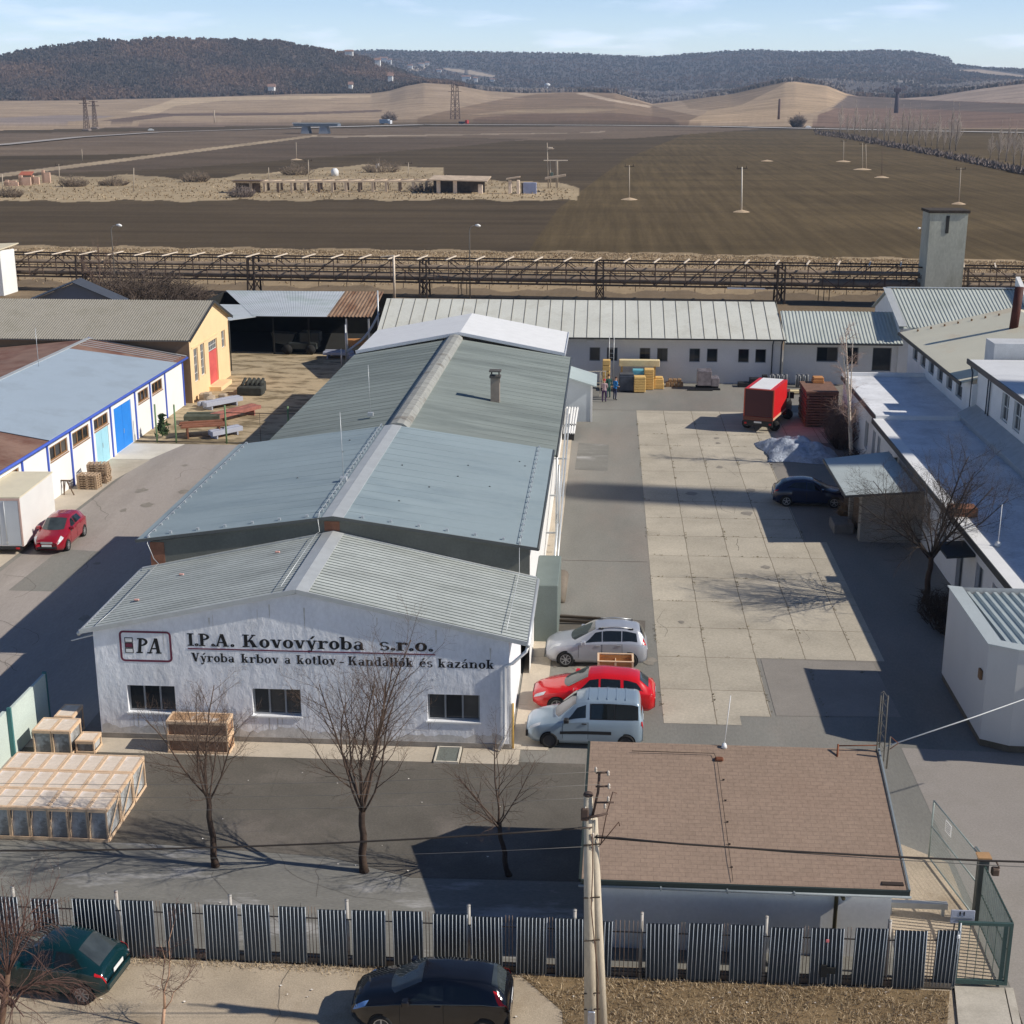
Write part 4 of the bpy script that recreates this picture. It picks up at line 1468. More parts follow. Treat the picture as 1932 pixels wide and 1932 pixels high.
# two storey white block on the right
w2b = thing('office_block', 'two storey white block with a flat snow pale roof behind the long wing', 'office', (26, 70, 0))
T = face((22.2, 84.2, 0), -90)
mb = MB(T)
hs = [(5.5, 6.9, 4.75, 6.3), (7.9, 9.3, 4.75, 6.3), (13, 14.4, 4.75, 6.3), (18, 19.4, 4.75, 6.3), (24, 25.4, 4.75, 6.3)]
mb.panel(38, 6.85, hs, .18)
mb.T = None
mb.poly([(22.2, 84.2, 0), (22.2, 84.2, 6.85), (45, 84.2, 6.85), (45, 84.2, 0)])
mb.poly([(22.2, 46.2, 0), (45, 46.2, 0), (45, 46.2, 6.85), (22.2, 46.2, 6.85)])
mb.build('wall', whitewall, w2b)
for h in hs:
    window(w2b, T, *h, .18, 2, 2, MATS['frame_white'], glass_mat(), .07)
mb = MB()
mb.box(21.65, 45, 46, 84.5, 6.86, 7.05)
mb.build('flat_roof', M('pale_roofing', (.66, .67, .68), rough=.85, var=.10, sc=.5, fine=.06, col2=(.50, .50, .50), c2sc=.5, c2lo=.55, c2hi=.7, c2amt=.5), w2b)
mb = MB()
mb.box(21.57, 21.645, 45.9, 84.6, 6.80, 7.10)
mb.build('roof_edge', M('roof_edge_dark', S(52, 54, 56), rough=.5, var=.1), w2b)
mb = MB()
mb.box(23.2, 45, 84.9, 86.9, 5.0, 7.95)
mb.build('roof_house', M('roof_house_grey', S(196, 198, 200), rough=.9, var=.08, col2=S(160, 164, 170)), w2b)
mb = MB()
mb.tube([(27.2, 83.4, 7.25), (31, 83.9, 7.35), (36, 84.3, 7.4)], .30, 10)
mb.build('roof_duct', tin, w2b)
mb = MB()
mb.tube([(24.6, 79.2, 7.05), (24.6, 79.2, 9.3)], .02, 5)
mb.cyl((24.6, 79.2), .12, 7.05, 7.16, 8)
mb.build('lightning_rod', galv, w2b)
mb = MB()
mb.tube([(21.75, 84.3, 6.8), (21.9, 84.25, 6.3), (21.9, 84.25, 3.8)], .05, 6)
mb.tube([(22.12, 81.5, 6.8), (22.12, 81.5, 4.2)], .04, 6)
mb.tube([(22.12, 81.0, 6.8), (22.12, 81.0, 4.2)], .04, 6)
mb.build('downpipe', MATS['downpipe_dark'], w2b)
mb = MB()
mb.prism([(21.2, 46.2, 3.86), (22.19, 46.2, 4.45), (22.19, 84.2, 4.45), (21.2, 84.2, 3.86)], (0, 0, -.09))
mb.box(21.25, 21.32, 46.2, 84.2, 3.5, 3.77)
mb.build('skirt_roof', tin, w2b)

# long flat roofed wing along the yard
fw = thing('flat_roof_wing', 'long single storey wing with a pale flat roof, on the yard side opposite the hall', 'building', (19, 70, 0))
T = face((16.45, 96.6, 0), -90)
mb = MB(T)
hs = []
for a, wd, z0, z1 in ((2, 1.1, 1.0, 2.6), (4.5, 1.1, 1.0, 2.6), (9.0, 1.1, .9, 2.6), (11.6, .9, .9, 2.6), (13.2, .9, .9, 2.6), (16.5, 1.2, 1.0, 2.5), (26.6, 1.2, 1.0, 2.5), (30.2, 1.1, 1.0, 2.5),
                      (33.6, 1.2, .05, 2.3), (36.9, 1.2, 1.0, 2.5), (39.6, .9, .9, 2.5), (41.2, .9, .9, 2.5), (43.6, .9, .9, 2.5), (46, .9, .9, 2.5)):
    hs.append((a, a+wd, z0, z1))
mb.panel(52, 3.35, hs, .2)
mb.T = None
mb.poly([(16.45, 96.6, 0), (16.45, 96.6, 3.5), (22.1, 96.6, 3.5), (22.1, 96.6, 0)])
mb.poly([(16.45, 44.6, 0), (22.1, 44.6, 0), (22.1, 44.6, 3.35), (16.45, 44.6, 3.35)])
mb.build('wall', whitewall, fw)
for h in hs:
    window(fw, T, *h, .2, 2, 1, MATS['frame_white'], glass_mat(), .06)
pr_ = M('flat_roof_pale', (.74, .75, .77), rough=.9, var=.14, sc=.5, fine=.10, fsc=6, col2=(.40, .40, .41), c2sc=.35, c2lo=.5, c2hi=.68, c2amt=.6)
mb = MB()
mb.box(16.40, 22.18, 44.5, 83.9, 3.36, 3.5)
mb.box(16.35, 22.18, 83.9, 96.8, 3.36, 3.66)
mb.build('flat_roof', pr_, fw)
mb = MB()
mb.box(16.12, 16.74, 44.4, 83.7, 3.505, 3.56)
mb.box(16.3, 22.15, 83.62, 83.88, 3.505, 3.75)
mb.box(16.3, 22.15, 96.6, 96.85, 3.665, 3.9)
for y in (58.3, 70.5):
    mb.box(16.1, 16.76, y, y+.05, 3.56, 3.58)
mb.build('parapet_flashing', white_sheet, fw)
mb = MB()
mb.box(16.06, 16.115, 44.4, 83.7, 3.28, 3.58)
mb.box(16.27, 16.345, 83.75, 96.8, 3.4, 3.7)
mb.build('roof_edge', MATS['roof_edge_dark'], fw)
mb = MB()
mb.tube([(17.0, 58.7, 3.5), (17.0, 58.7, 5.4)], .018, 5)
mb.cyl((17.0, 58.7), .14, 3.56, 3.72, 10)
mb.build('lightning_rod', white_sheet, fw)
mb = MB()
mb.box(16.0, 17.2, 63.0, 63.9, 3.56, 3.95)
mb.build('brick_stub', rustbrick, fw)
mb = MB()
mb.prism([(15.2, 59.9, 2.65), (16.44, 59.9, 2.75), (16.44, 62.0, 2.75), (15.2, 62.0, 2.65)], (0, 0, -.12))
mb.build('door_canopy', M('canopy_dark', S(60, 64, 68), rough=.7, var=.1), fw)

# small lean-to garage in front of it
gs = thing('garage', 'small lean-to garage with a pale single pitch roof beside the dark blue car', 'garage', (14, 73.5, 0))
mb = MB()
T = face((13.3, 70.2, 0), 0)
mb.T = T
mb.panel(3.1, 2.75, [], 0)
mb.T = face((13.3, 77.2, 0), -90)
mb.panel(7.0, 2.45, [(.5, 3.2, .02, 2.1), (3.6, 6.3, .02, 2.1)], .3)
mb.T = None
mb.poly([(16.4, 77.2, 0), (13.3, 77.2, 0), (13.3, 77.2, 2.5), (16.4, 77.2, 2.8)])
mb.build('wall', M('garage_render', S(150, 146, 138), rough=.9, var=.15, sc=1, fine=.1), gs)
mb = MB(face((13.3, 77.2, 0), -90))
mb.box(.5, 3.2, .2, .26, .02, 2.1).box(3.6, 6.3, .2, .26, .02, 2.1)
mb.build('garage_door', M('door_timber', S(88, 70, 52), var=.2, sc=3), gs)
mb = MB()
mb.prism([(12.3, 69.4, 2.72), (16.04, 69.6, 2.95), (16.04, 77.9, 2.95), (12.3, 76.9, 2.72)], (0, 0, -.09))
mb.build('sheet_roof', M('garage_sheet', S(178, 186, 184), rough=.6, var=.06, sc=.8), gs)
mb = MB()
mb.beam((12.27, 69.3, 2.66), (12.27, 76.9, 2.66), .06, .14)
mb.beam((12.3, 69.36, 2.66), (16.04, 69.56, 2.89), .06, .10)
mb.build('roof_edge', MATS['roof_edge_dark'], gs)

# white rendered transformer house, chamfered corner
th = thing('substation', 'windowless white rendered block with a chamfered corner and ribbed roof', 'substation', (17, 49, 0))
prof = [(13.48, 52.3), (13.48, 46.35), (14.35, 45.85), (22, 45.6), (22, 52.3)]
mb = MB()
n = len(prof)
for i in range(n):
    (x0, y0_), (x1, y1_) = prof[i], prof[(i+1) % n]
    mb.poly([(x0, y0_, .28), (x1, y1_, .28), (x1, y1_, 3.86), (x0, y0_, 3.86)])
mb.build('wall', M('smooth_white', (.54, .54, .53), rough=.85, var=.04, sc=.6, fine=.03, col2=(.46, .47, .46), c2sc=.6, c2lo=.55, c2hi=.75, c2amt=.4), th)
mb = MB()
mb.prism([(x+(.03 if x < 20 else 0), y+(.03 if y < 50 else -.03), 0) for x, y in prof], (0, 0, .275))
mb.build('plinth', M('plinth_dark', S(96, 90, 80), rough=.95, var=.2, sc=2), th)
mb = MB()
inn = [(13.95, 52.25), (13.95, 46.65), (14.6, 46.3), (22, 46.05)]
out = [(13.42, 52.4), (13.42, 46.30), (14.33, 45.78), (22, 45.52)]
for i in range(3):
    a, b_, c, d = out[i], out[i+1], inn[i+1], inn[i]
    mb.prism([(*a, 3.90), (*b_, 3.90), (*c, 3.90), (*d, 3.90)], (0, 0, -.035))
mb.build('parapet_cap', M('cap_tin', S(186, 194, 194), rough=.5, metal=.1, var=.05), th)
mb = MB()
mb.corr((13.96, 46.3, 3.80), (22, 46.05, 3.80), (22, 52.25, 3.62), (13.96, 52.25, 3.62), 24, .09)
mb.build('ribbed_roof', M('rib_tin', S(176, 186, 186), rough=.5, metal=.1, var=.08), th)
mb = MB()
mb.bbox(13.38, 13.475, 46.75, 47.05, 2.35, 2.7, .02)
mb.build('wall_box', MATS['vent_brown'], th)

# low white workshop with blue trim, left of the lane
blue = M('blue_trim', S(70, 96, 190), rough=.6, var=.1)
lw = thing('blue_trimmed_workshop', 'low white workshop with blue posts, blue doors and a patched tin roof', 'workshop', (-34, 85, 0))
T = face((-31.2, 58, 0), 90)
mb = MB(T)
hs = []
YB = 58
posts = [60.2, 64.0, 67.8, 71.3, 74.8, 78.3, 81.8, 85.2, 90.0, 93.2, 96.6, 100.9]
for a, b_, z0, z1 in ((64.4, 67.2, 2.2, 3.05), (68.2, 70.9, 2.2, 3.05), (75.2, 77.9, 2.2, 3.05), (78.7, 81.4, 2.2, 3.05), (82.3, 84.8, 2.3, 3.05), (90.7, 92.9, 2.25, 3.05), (93.7, 96.0, 2.25, 3.05)):
    hs.append((a-YB, b_-YB, z0, z1))
dl = (82.4-YB, 84.7-YB, .02, 2.2)
db = (85.9-YB, 89.2-YB, .02, 2.95)
mb.panel(43.0, 3.5, hs+[dl, db], .12)
mb.T = None
mb.poly([(-31.2, 101, 0), (-45, 101, 0), (-45, 101, 3.5), (-38.2, 101, 4.8), (-31.2, 101, 3.5)])
mb.build('wall', M('bright_white', (.82, .82, .80), rough=.9, var=.04, sc=.6, fine=.03), lw)
for h in hs:
    window(lw, T, *h, .12, 3, 1, MATS['frame_brown'], glass_mat(), .09, sill=True)
mb = MB(T)
for (a, b_, z0, z1), mm, nm in ((dl, M('pale_blue_door', S(160, 210, 226), rough=.7, var=.06), 'light_door'), (db, M('blue_door', S(42, 132, 222), rough=.6, var=.06), 'blue_door')):
    mb = MB(T)
    mid = (a+b_)/2
    mb.box(a, mid-.015, .05, .10, z0, z1).box(mid+.015, b_, .05, .10, z0, z1)
    mb.box(mid-.014, mid+.014, .08, .10, z0, z1)
    o = mb.build('double_door', mm, lw)
    tag(o, label='pale blue double door' if nm == 'light_door' else 'strong blue double door')
    mb = MB(T)
    mb.box(mid+.08, mid+.12, .02, .05, 1.0, 1.3)
    mb.build('handle', galv, o)
mb = MB(T)
for y in posts:
    mb.box(y-YB-.09, y-YB+.09, -.07, -.003, 0, 3.38)
each(mb, 'blue_post', blue, lw)
mb = MB()
mb.tube([(-30.86, 57.8, 3.54), (-30.86, 101.25, 3.54)], .09, 8)
mb.beam((-30.93, 101.3, 3.56), (-38.3, 101.3, 4.92), .05, .16)
mb.build('blue_gutter', blue, lw)
mb = MB()
mb.prism([(-30.86, 74.5, 3.665), (-30.86, 98.6, 3.665), (-38.2, 96.8, 4.945), (-38.2, 74.5, 4.945)], (0, 0, -.03))
mb.build('sheet_roof', M('blue_grey_sheet', S(164, 178, 190), rough=.55, var=.05, sc=.3, col2=S(150, 162, 172), c2sc=.3), lw)
mb = MB()
mb.corr((-30.88, 101.2, 3.60), (-30.88, 57.8, 3.60), (-38.2, 57.8, 4.88), (-38.2, 101.2, 4.88), 150, .02)
mb.prism([(-38.25, 57.8, 4.87), (-38.25, 101.2, 4.87), (-46, 101.2, 4.05), (-46, 57.8, 4.05)], (0, 0, -.05))
mb.build('rusty_roof', M('rusty_tin', S(140, 112, 98), rough=.85, var=.14, sc=.6, col2=S(112, 74, 62), c2sc=.35, c2lo=.42, c2hi=.6, c2amt=.8), lw)
mb = MB()
for y in np.arange(99.0, 101, .6):
    mb.beam((-31.2, y, 3.69), (-38.0, y-.3, 4.88), .12, .02)
mb.beam((-38.2, 57.8, 4.93), (-38.2, 101.2, 4.93), .34, .05)
mb.beam((-30.9, 101.15, 3.68), (-38.2, 101.15, 4.95), .22, .04)
mb.build('roof_flashing', tin_lt, lw)
mb = MB()
mb.tube([(-37.6, 90.2, 4.85), (-37.6, 90.2, 7.4)], .018, 5)
mb.build('lightning_rod', galv, lw)

# beige gabled hall
bh = thing('beige_hall', 'beige gabled hall with a red door and an old fibre cement roof', 'hall', (-36, 107, 0))
ry = M('beige_render', S(238, 206, 160), rough=.9, var=.06, sc=.6, fine=.04)
BX = -30.8
T = face((BX, 101.7, 0), 90)
mb = MB(T)
hs = [(1.0, 2.1, 1.35, 3.9), (2.8, 3.9, 1.5, 3.95), (8.9, 10.0, 2.6, 4.0)]
dr = (5.0, 7.5, .35, 3.75)
mb.panel(11.1, 4.95, hs+[dr], .18)
mb.poly([(0, 0, 4.95), (11.1, 0, 4.95), (11.1, 0, 5.0), (6.4, 0, 6.75), (0, 0, 5.0)])
mb.build('gable_wall', ry, bh)
mb = MB()
mb.poly([(BX, 101.7, 0), (BX, 101.7, 5.0), (-95, 101.7, 5.0), (-95, 101.7, 0)])
mb.poly([(BX, 112.8, 0), (-95, 112.8, 0), (-95, 112.8, 5.0), (BX, 112.8, 5.0)])
mb.build('wall', M('dun_wall', S(150, 124, 100), rough=.9, var=.1), bh)
for h in hs:
    window(bh, T, *h, .18, 3, 4 if h[2] < 2 else 2, MATS['frame_white'], glass_mat('grey_glass', S(96, 100, 104), .25), .06)
mb = MB(T)
mb.box(dr[0], dr[1], .10, .16, .35, 2.9)
d_ = mb.build('red_door', M('red_door', S(208, 96, 92), rough=.7, var=.08, col2=S(190, 80, 78)), bh)
window(bh, T, dr[0], dr[1], 2.95, 3.75, .18, 5, 2, MATS['frame_white'], MATS['grey_glass'], .05)
mb = MB(T)
mb.box(4.6, 7.8, -.95, -.003, 0, .33)
mb.box(.5, 7.9, -.05, -.003, 4.02, 4.12)
mb.build('step_and_band', ry, bh)
mb = MB()
asb = M('fibre_cement', S(154, 149, 138), rough=.95, var=.12, sc=.5, fine=.10, fsc=6, col2=S(124, 120, 108), c2sc=.5, c2lo=.45, c2hi=.65, c2amt=.6)
mb.corr((-95, 101.0, 4.85), (BX+.25, 101.0, 4.85), (BX+.25, 108.1, 6.82), (-95, 108.1, 6.82), 330, .035)
mb.prism([(-95, 101.05, 4.82), (BX+.22, 101.05, 4.82), (BX+.22, 108.1, 6.79), (-95, 108.1, 6.79)], (0, 0, -.06))
mb.prism([(-95, 108.1, 6.79), (BX+.22, 108.1, 6.79), (BX+.22, 113.3, 4.82), (-95, 113.3, 4.82)], (0, 0, -.06))
mb.build('fibre_roof', asb, bh)
mb = MB()
mb.beam((BX+.28, 101.0, 4.80), (BX+.28, 108.1, 6.78), .06, .2)
mb.beam((BX+.28, 108.1, 6.78), (BX+.28, 113.3, 4.80), .06, .2)
mb.tube([(BX+.1, 112.7, 4.6), (BX+.1, 112.75, .4)], .05, 6)
mb.build('rake_board', MATS['roof_edge_dark'], bh)

# open shed
os_ = thing('open_shed', 'open sided dark shed with a patched tin roof, one sheet rusty', 'shed', (-27, 124, 0))
mb = MB()
mb.corr((-31.2, 122.6, 3.45), (-24.6, 122.6, 3.45), (-25.2, 135, 4.05), (-36.9, 135, 4.05), 40, .012)
mb.prism([(-33.2, 120.4, 3.35), (-30.9, 122.5, 3.42), (-33.5, 128, 3.7), (-36, 128, 3.7)], (0, 0, -.04))
mb.build('tin_roof', M('weathered_tin', S(186, 192, 196), rough=.6, var=.10, sc=.3, col2=S(160, 172, 168), c2sc=.25), os_)
mb = MB()
mb.corr((-24.58, 122.6, 3.44), (-20.6, 122.6, 3.44), (-21.4, 135, 4.04), (-25.18, 135, 4.04), 12, .06)
mb.build('rusty_sheet', M('rust_sheet', S(146, 120, 98), rough=.9, var=.2, sc=1.5, col2=S(112, 78, 56), c2sc=.6, c2lo=.45, c2hi=.62, c2amt=.8, stretch=(2, .3, 1)), os_)
mb = MB()
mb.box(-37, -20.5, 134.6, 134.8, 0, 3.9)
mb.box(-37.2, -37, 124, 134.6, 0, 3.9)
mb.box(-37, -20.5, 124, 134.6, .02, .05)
mb.build('back_wall', M('matt_black', S(38, 38, 36), rough=.95, var=.2), os_)  # walls and floor of the shed share one near-black
for x in (-33.5, -29.5, -26.3, -22.9, -20.9):
    mb = MB()
    mb.beam((x, 122.9, 0), (x, 122.9, 3.4), .14)
    mb.build('post', galv if x > -24 else MATS['matt_black'], os_)
mb = MB()
mb.beam((-33, 122.8, 3.36), (-20.6, 122.8, 3.36), .14, .12)
mb.build('eave_beam', MATS['matt_black'], os_)

# brown shingled gatehouse
gh = thing('gatehouse', 'small white gatehouse under a brown shingled roof, beside the gate', 'gatehouse', (4, 35.5, 0))
shing = brick_mat('brown_shingle', S(150, 129, 112), S(132, 112, 98), .33, .145, .008, .5, rough=.92, var=.08, contrast=.035, stain=S(138, 116, 100))
gx0, gx1 = -.02, 7.85
mb = MB()
mb.poly([(gx0+.12, 33.15, 0), (gx1-.05, 33.15, 0), (gx1-.05, 33.15, 2.7), (gx0+.12, 33.15, 2.7)])
mb.poly([(gx0+.12, 38.7, 0), (gx0+.12, 38.7, 2.9), (gx0+.12, 37.45, 3.9), (gx0+.12, 33.15, 2.7), (gx0+.12, 33.15, 0)])
mb.poly([(gx1-.05, 33.15, 0), (gx1-.05, 38.7, 0), (gx1-.05, 38.7, 2.9), (gx1-.05, 37.45, 3.9), (gx1-.05, 33.15, 2.7)])
mb.poly([(gx0+.12, 38.7, 0), (gx1-.05, 38.7, 0), (gx1-.05, 38.7, 2.9), (gx0+.12, 38.7, 2.9)])
mb.build('wall', whitewall, gh)
mb = MB()
A = (-.34, 32.25, 2.60); B = (7.98, 32.25, 2.60); Cc = (8.04, 37.45, 4.02); Dd = (-.20, 37.45, 4.02)
mb.prism([A, B, Cc, Dd], (0, 0, -.06))
mb.prism([Dd, Cc, (8.1, 38.95, 2.95), (-.16, 38.95, 2.95)], (0, 0, -.06))
mb.build('shingle_roof', shing, gh)
mb = MB()
mb.beam((-.36, 32.21, 2.55), (8.02, 32.21, 2.55), .07, .13)
mb.beam((-.38, 32.25, 2.56), (-.24, 37.45, 3.98), .07, .1)
mb.build('fascia', M('fascia_green', S(46, 56, 54), rough=.6, var=.1), gh)
mb = MB()
mb.beam((8.02, 32.25, 2.60), (8.08, 37.45, 4.04), .05, .07)
mb.tube([(-.42, 32.14, 2.47), (8.05, 32.14, 2.47)], .035, 8)
for x in (1.7, 3.4, 5.1):
    mb.box(x-.02, x+.02, 32.09, 32.20, 2.42, 2.52)
mb.build('gutter', M('gutter_dull', S(130, 138, 142), rough=.5, var=.1), gh)
mb = MB()
mb.tube([(6.35, 32.12, 2.38), (6.35, 33.05, 2.2), (6.35, 33.05, .1)], .055, 8)
mb.build('downpipe', M('olive_pipe', S(78, 72, 50), rough=.7, var=.2), gh)
pts = [(3.55, 32.3, 2.66)]
zr2 = lambda y: 2.60+(y-32.25)*(1.42/5.2)
for y in (33.0, 34.0, 35.0, 36.0, 36.7, 37.0):
    pts.append((3.55-.03*(y-32.3)-.06*(y > 36.8), y, zr2(y)+.07))
mb = MB()
mb.tube(pts, .008, 4)
for y in np.arange(32.8, 37, .8):
    mb.box(3.52, 3.58, y-.01, y+.01, zr2(y)+.01, zr2(y)+.05)
mb.tube([(3.35, 37.0, zr2(37)+.07), (1.0, 37.0, zr2(37)+.07)], .012, 4)
mb.build('lightning_conductor', M('cable_dark', S(60, 50, 44), var=.1), gh)
mb = MB()
mb.bbox(3.36, 3.60, 36.74, 36.90, zr2(36.8)+.01, zr2(36.8)+.09, .03)
mb.build('roof_vent', rust, gh)
mb = MB()
mb.tube([(3.66, 37.4, 4.0), (3.78, 37.4, 5.6)], .012, 4)
mb.cyl((3.66, 37.35), .09, 3.99, 4.12, 10, .05)
mb.build('roof_aerial', white_sheet, gh)
mb = MB()
mb.box(7.35, 7.9, 32.38, 32.52, 2.645, 2.68)
mb.build('roof_hatch', MATS['cable_dark'], gh)
tm = thing('roof_mast', 'rusty lattice cable mast fixed to the gatehouse roof corner', 'mast', (8.3, 37.3, 0))
mb = MB()
for dx, dy in ((0, 0), (.22, 0), (.11, .2)):
    mb.tube([(8.0+dx, 37.35+dy, 3.7), (8.0+dx*.9, 37.35+dy*.9, 5.75)], .018, 5)
for k in range(6):
    z = 3.9+k*.32
    mb.tube([(8.0, 37.35, z), (8.22, 37.35, z+.16), (8.11, 37.55, z+.3), (8.0, 37.35, z+.32)], .010, 4)
mb.tube([(8.26, 37.1, 3.6), (8.3, 37.1, 4.6)], .03, 5)
mb.build('lattice', M('mast_grey', S(104, 100, 92), rough=.7, var=.2), tm)
mb = MB()
mb.tube([(8.3, 37.1, 4.6), (8.54, 37.1, 4.4), (8.3, 37.1, 4.2)], .015, 4)
mb.tube([(6.9, 37.35, 4.15), (8.0, 37.35, 4.2)], .02, 4)
mb.tube([(6.9, 37.35, 4.2), (6.85, 37.1, 3.9)], .03, 5)
mb.build('bracket', rust, tm)
wr = tag(MB().tube([(8.25, 37.3, 4.2), (11, 38.6, 4.6), (14, 40.2, 5.0), (18, 42.4, 5.3)], .022, 5).build('service_cable', tin_lt), 'pale overhead cable running from the gatehouse mast past the white block', 'cable')

# annex on the hall's yard side, and stacked sheets
la = thing('side_porch', 'small grey lean-to porch on the yard side of the hall', 'porch', (-1.6, 99, 0))
mb = MB()
mb.poly([(-2.73, 97.4, 0), (-.9, 97.4, 0), (-.9, 97.4, 2.7), (-2.73, 97.4, 3.15)])
mb.poly([(-.9, 97.4, 0), (-.9, 101, 0), (-.9, 101, 2.7), (-.9, 97.4, 2.7)])
mb.build('wall', M('porch_grey', S(196, 204, 210), rough=.8, var=.04), la)
mb = MB()
mb.prism([(-.52, 96.9, 2.66), (-.52, 101.4, 2.66), (-2.68, 101.4, 3.32), (-2.68, 96.9, 3.32)], (0, 0, -.08))
mb.build('roof', M('porch_roof', S(170, 182, 182), rough=.6, var=.06), la)
mb = MB()
mb.box(-.93, -.80, 97.36, 97.5, 0, 2.66)
mb.build('post', white_sheet, la)

# smoke stack of the heating plant, outside the picture: its long soft shadow crosses the yard
st = thing('smoke_stack', 'tall concrete smoke stack of the heating plant', 'chimney', (112, 64.2, 0))
mb = MB()
mb.tube([(112, 64.2, 0), (112, 64.2, 84.5)], [2.6, 1.95], 24)
mb.build('shaft', concrete, st)

# concrete tower
ct = thing('concrete_tower', 'tall square concrete tower beyond the corrugated roof', 'tower', (36.6, 157, 0))
mb = MB()
a0, b0 = 1.98, 1.9
cx, cy = 36.45, 157.5
mb.add([(cx-a0, cy-b0, 0), (cx+a0, cy-b0, 0), (cx+a0, cy+b0, 0), (cx-a0, cy+b0, 0), (cx-a0, cy-b0, 10.2), (cx+a0, cy-b0, 10.2), (cx+a0, cy+b0, 10.2), (cx-a0, cy+b0, 10.2)],
       [(0, 1, 5, 4), (1, 2, 6, 5), (2, 3, 7, 6), (3, 0, 4, 7), (4, 5, 6, 7)])
mb.build('shaft', M('tower_concrete', S(188, 188, 174), rough=.95, var=.1, sc=.5, fine=.12, fsc=5, col2=S(160, 158, 142), c2sc=.4, stretch=(1, 1, .4)), ct)
mb = MB()
mb.box(cx-2.15, cx+2.15, cy-2.05, cy+2.05, 10.21, 10.5)
mb.build('cap', M('tower_cap', S(70, 62, 54), rough=.95, var=.3, sc=2), ct)
mb = MB()
mb.box(cx-.30, cx+.05, cy-1.96, cy-1.905, 8.1, 9.95)
mb.build('window_slot', M('slot_dark', S(56, 54, 50), var=.2), ct)

# far left white tower-like building with a pale roof
fl_ = thing('loading_house', 'bright white house with a shallow cream roof behind the pipe bridge', 'house', (-69, 158, 0))
mb = MB()
mb.poly([(-88, 159, 0), (-69.6, 159, 0), (-69.6, 159, 5.2), (-88, 159, 4.6)])
mb.poly([(-69.6, 159, 0), (-69.6, 163, 0), (-69.6, 163, 5.0), (-69.6, 159, 5.2)])
mb.build('wall', MATS['bright_white'], fl_)
mb = MB()
mb.prism([(-88, 158.4, 4.7), (-69.3, 158.4, 5.4), (-69.8, 165, 5.5), (-88, 165, 4.8)], (0, 0, -.12))
mb.build('roof', M('cream_roof', S(218, 206, 178), rough=.8, var=.05), fl_)
sg = thing('hut', 'small dark gabled hut with a blue grey front, behind the beige hall roof', 'hut', (-48, 126, 0))
mb = MB()
mb.poly([(-52.2, 125, 0), (-44.2, 125, 0), (-44.2, 125, 4.3), (-48.1, 125, 5.9), (-52.2, 125, 4.3)])
mb.build('wall', M('hut_blue_grey', S(120, 126, 138), rough=.9, var=.06), sg)
mb = MB()
mb.prism([(-52.8, 124.6, 4.15), (-48.1, 124.6, 6.05), (-48.6, 128, 6.05), (-53.4, 128, 4.15)], (0, 0, -.1))
mb.prism([(-48.1, 124.6, 6.05), (-43.6, 124.6, 4.15), (-44.2, 128, 4.15), (-48.6, 128, 6.05)], (0, 0, -.1))
mb.build('roof', M('hut_roof', S(72, 76, 84), rough=.6, var=.1), sg)
# ---------------------------------------------------------------- street fence of ribbed tin panels and rods
fen = thing('metal_fence', 'street fence of dark ribbed metal panels with gaps of thin rods', 'fence', (-4, 31.85, 0))
pan_m = M('fence_panel', S(74, 84, 94), rough=.5, metal=.25, var=.12, sc=2, fine=.05, col2=S(58, 68, 78), c2sc=.8)
post_m = M('fence_post_tin', S(168, 164, 158), rough=.6, metal=.2, var=.15, sc=3, col2=S(120, 80, 60), c2sc=3, c2lo=.55, c2hi=.7)
rod_m = M('fence_rod', S(120, 104, 92), rough=.7, metal=.2, var=.2, sc=4)
lit_edge_m = M('fence_lit_edge', S(176, 183, 190), rough=.45, metal=.3, var=.08, fine=0)  # pale lines on the rib folds stand in for sunlight catching them


def fence_y(x):
    return 31.85-.012*max(0, 9-abs(x-1.0)) if x < 9 else 31.95


panels = []
x = -19.9
gaps = [(-15.32, -14.23), (-16.95, -16.35)]
edges = [(-19.3, -18.25), (-17.75, -16.75), (-16.25, -15.32), (-14.85, -14.23), (-13.72, -12.68), (-12.42, -11.66), (-11.28, -10.62), (-10.22, -9.42), (-9.18, -8.55), (-8.22, -7.6), (-7.15, -6.52), (-6.28, -5.5), (-5.18, -4.5), (-4.15, -3.35),
         (-3.12, -2.42), (-1.97, -1.28), (-.94, -.25), (-.02, .40), (1.40, 2.12), (2.45, 3.20), (3.55, 4.28), (4.53, 5.24), (5.60, 6.33), (6.68, 7.38), (7.72, 8.42), (8.76, 9.24)]
edges = [(a-.05, b_+.05) for a, b_ in edges]
for k, (xa, xb) in enumerate(edges):
    mb = MB()
    h = 1.72+.03*math.sin(k*1.7)
    zb = .05+.02*math.sin(k*2.3)
    lean = .03*math.sin(k*3.1)
    n = max(4, int(round((xb-xa)/.105)))
    y = fence_y((xa+xb)/2)
    # ribbed sheet: pans with folded-out ribs
    for i in range(n):
        u0 = xa+(xb-xa)*i/n
        u1 = xa+(xb-xa)*(i+1)/n
        rib = .022
        pr = [(u0, y), (u0+rib, y-.045), (u0+rib*2, y), (u1, y)]
        vs = []
        for (px_, py_) in pr:
            vs += [(px_, py_, zb), (px_+lean, py_, h)]
        mb.m = 0
        mb.add(vs, [(2*j, 2*j+2, 2*j+3, 2*j+1) for j in range(3)])
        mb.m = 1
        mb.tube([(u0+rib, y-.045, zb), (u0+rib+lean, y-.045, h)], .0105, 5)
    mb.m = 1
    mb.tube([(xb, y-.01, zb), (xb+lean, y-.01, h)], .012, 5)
    fen_p = mb.build('fence_panel', [pan_m, lit_edge_m], fen)
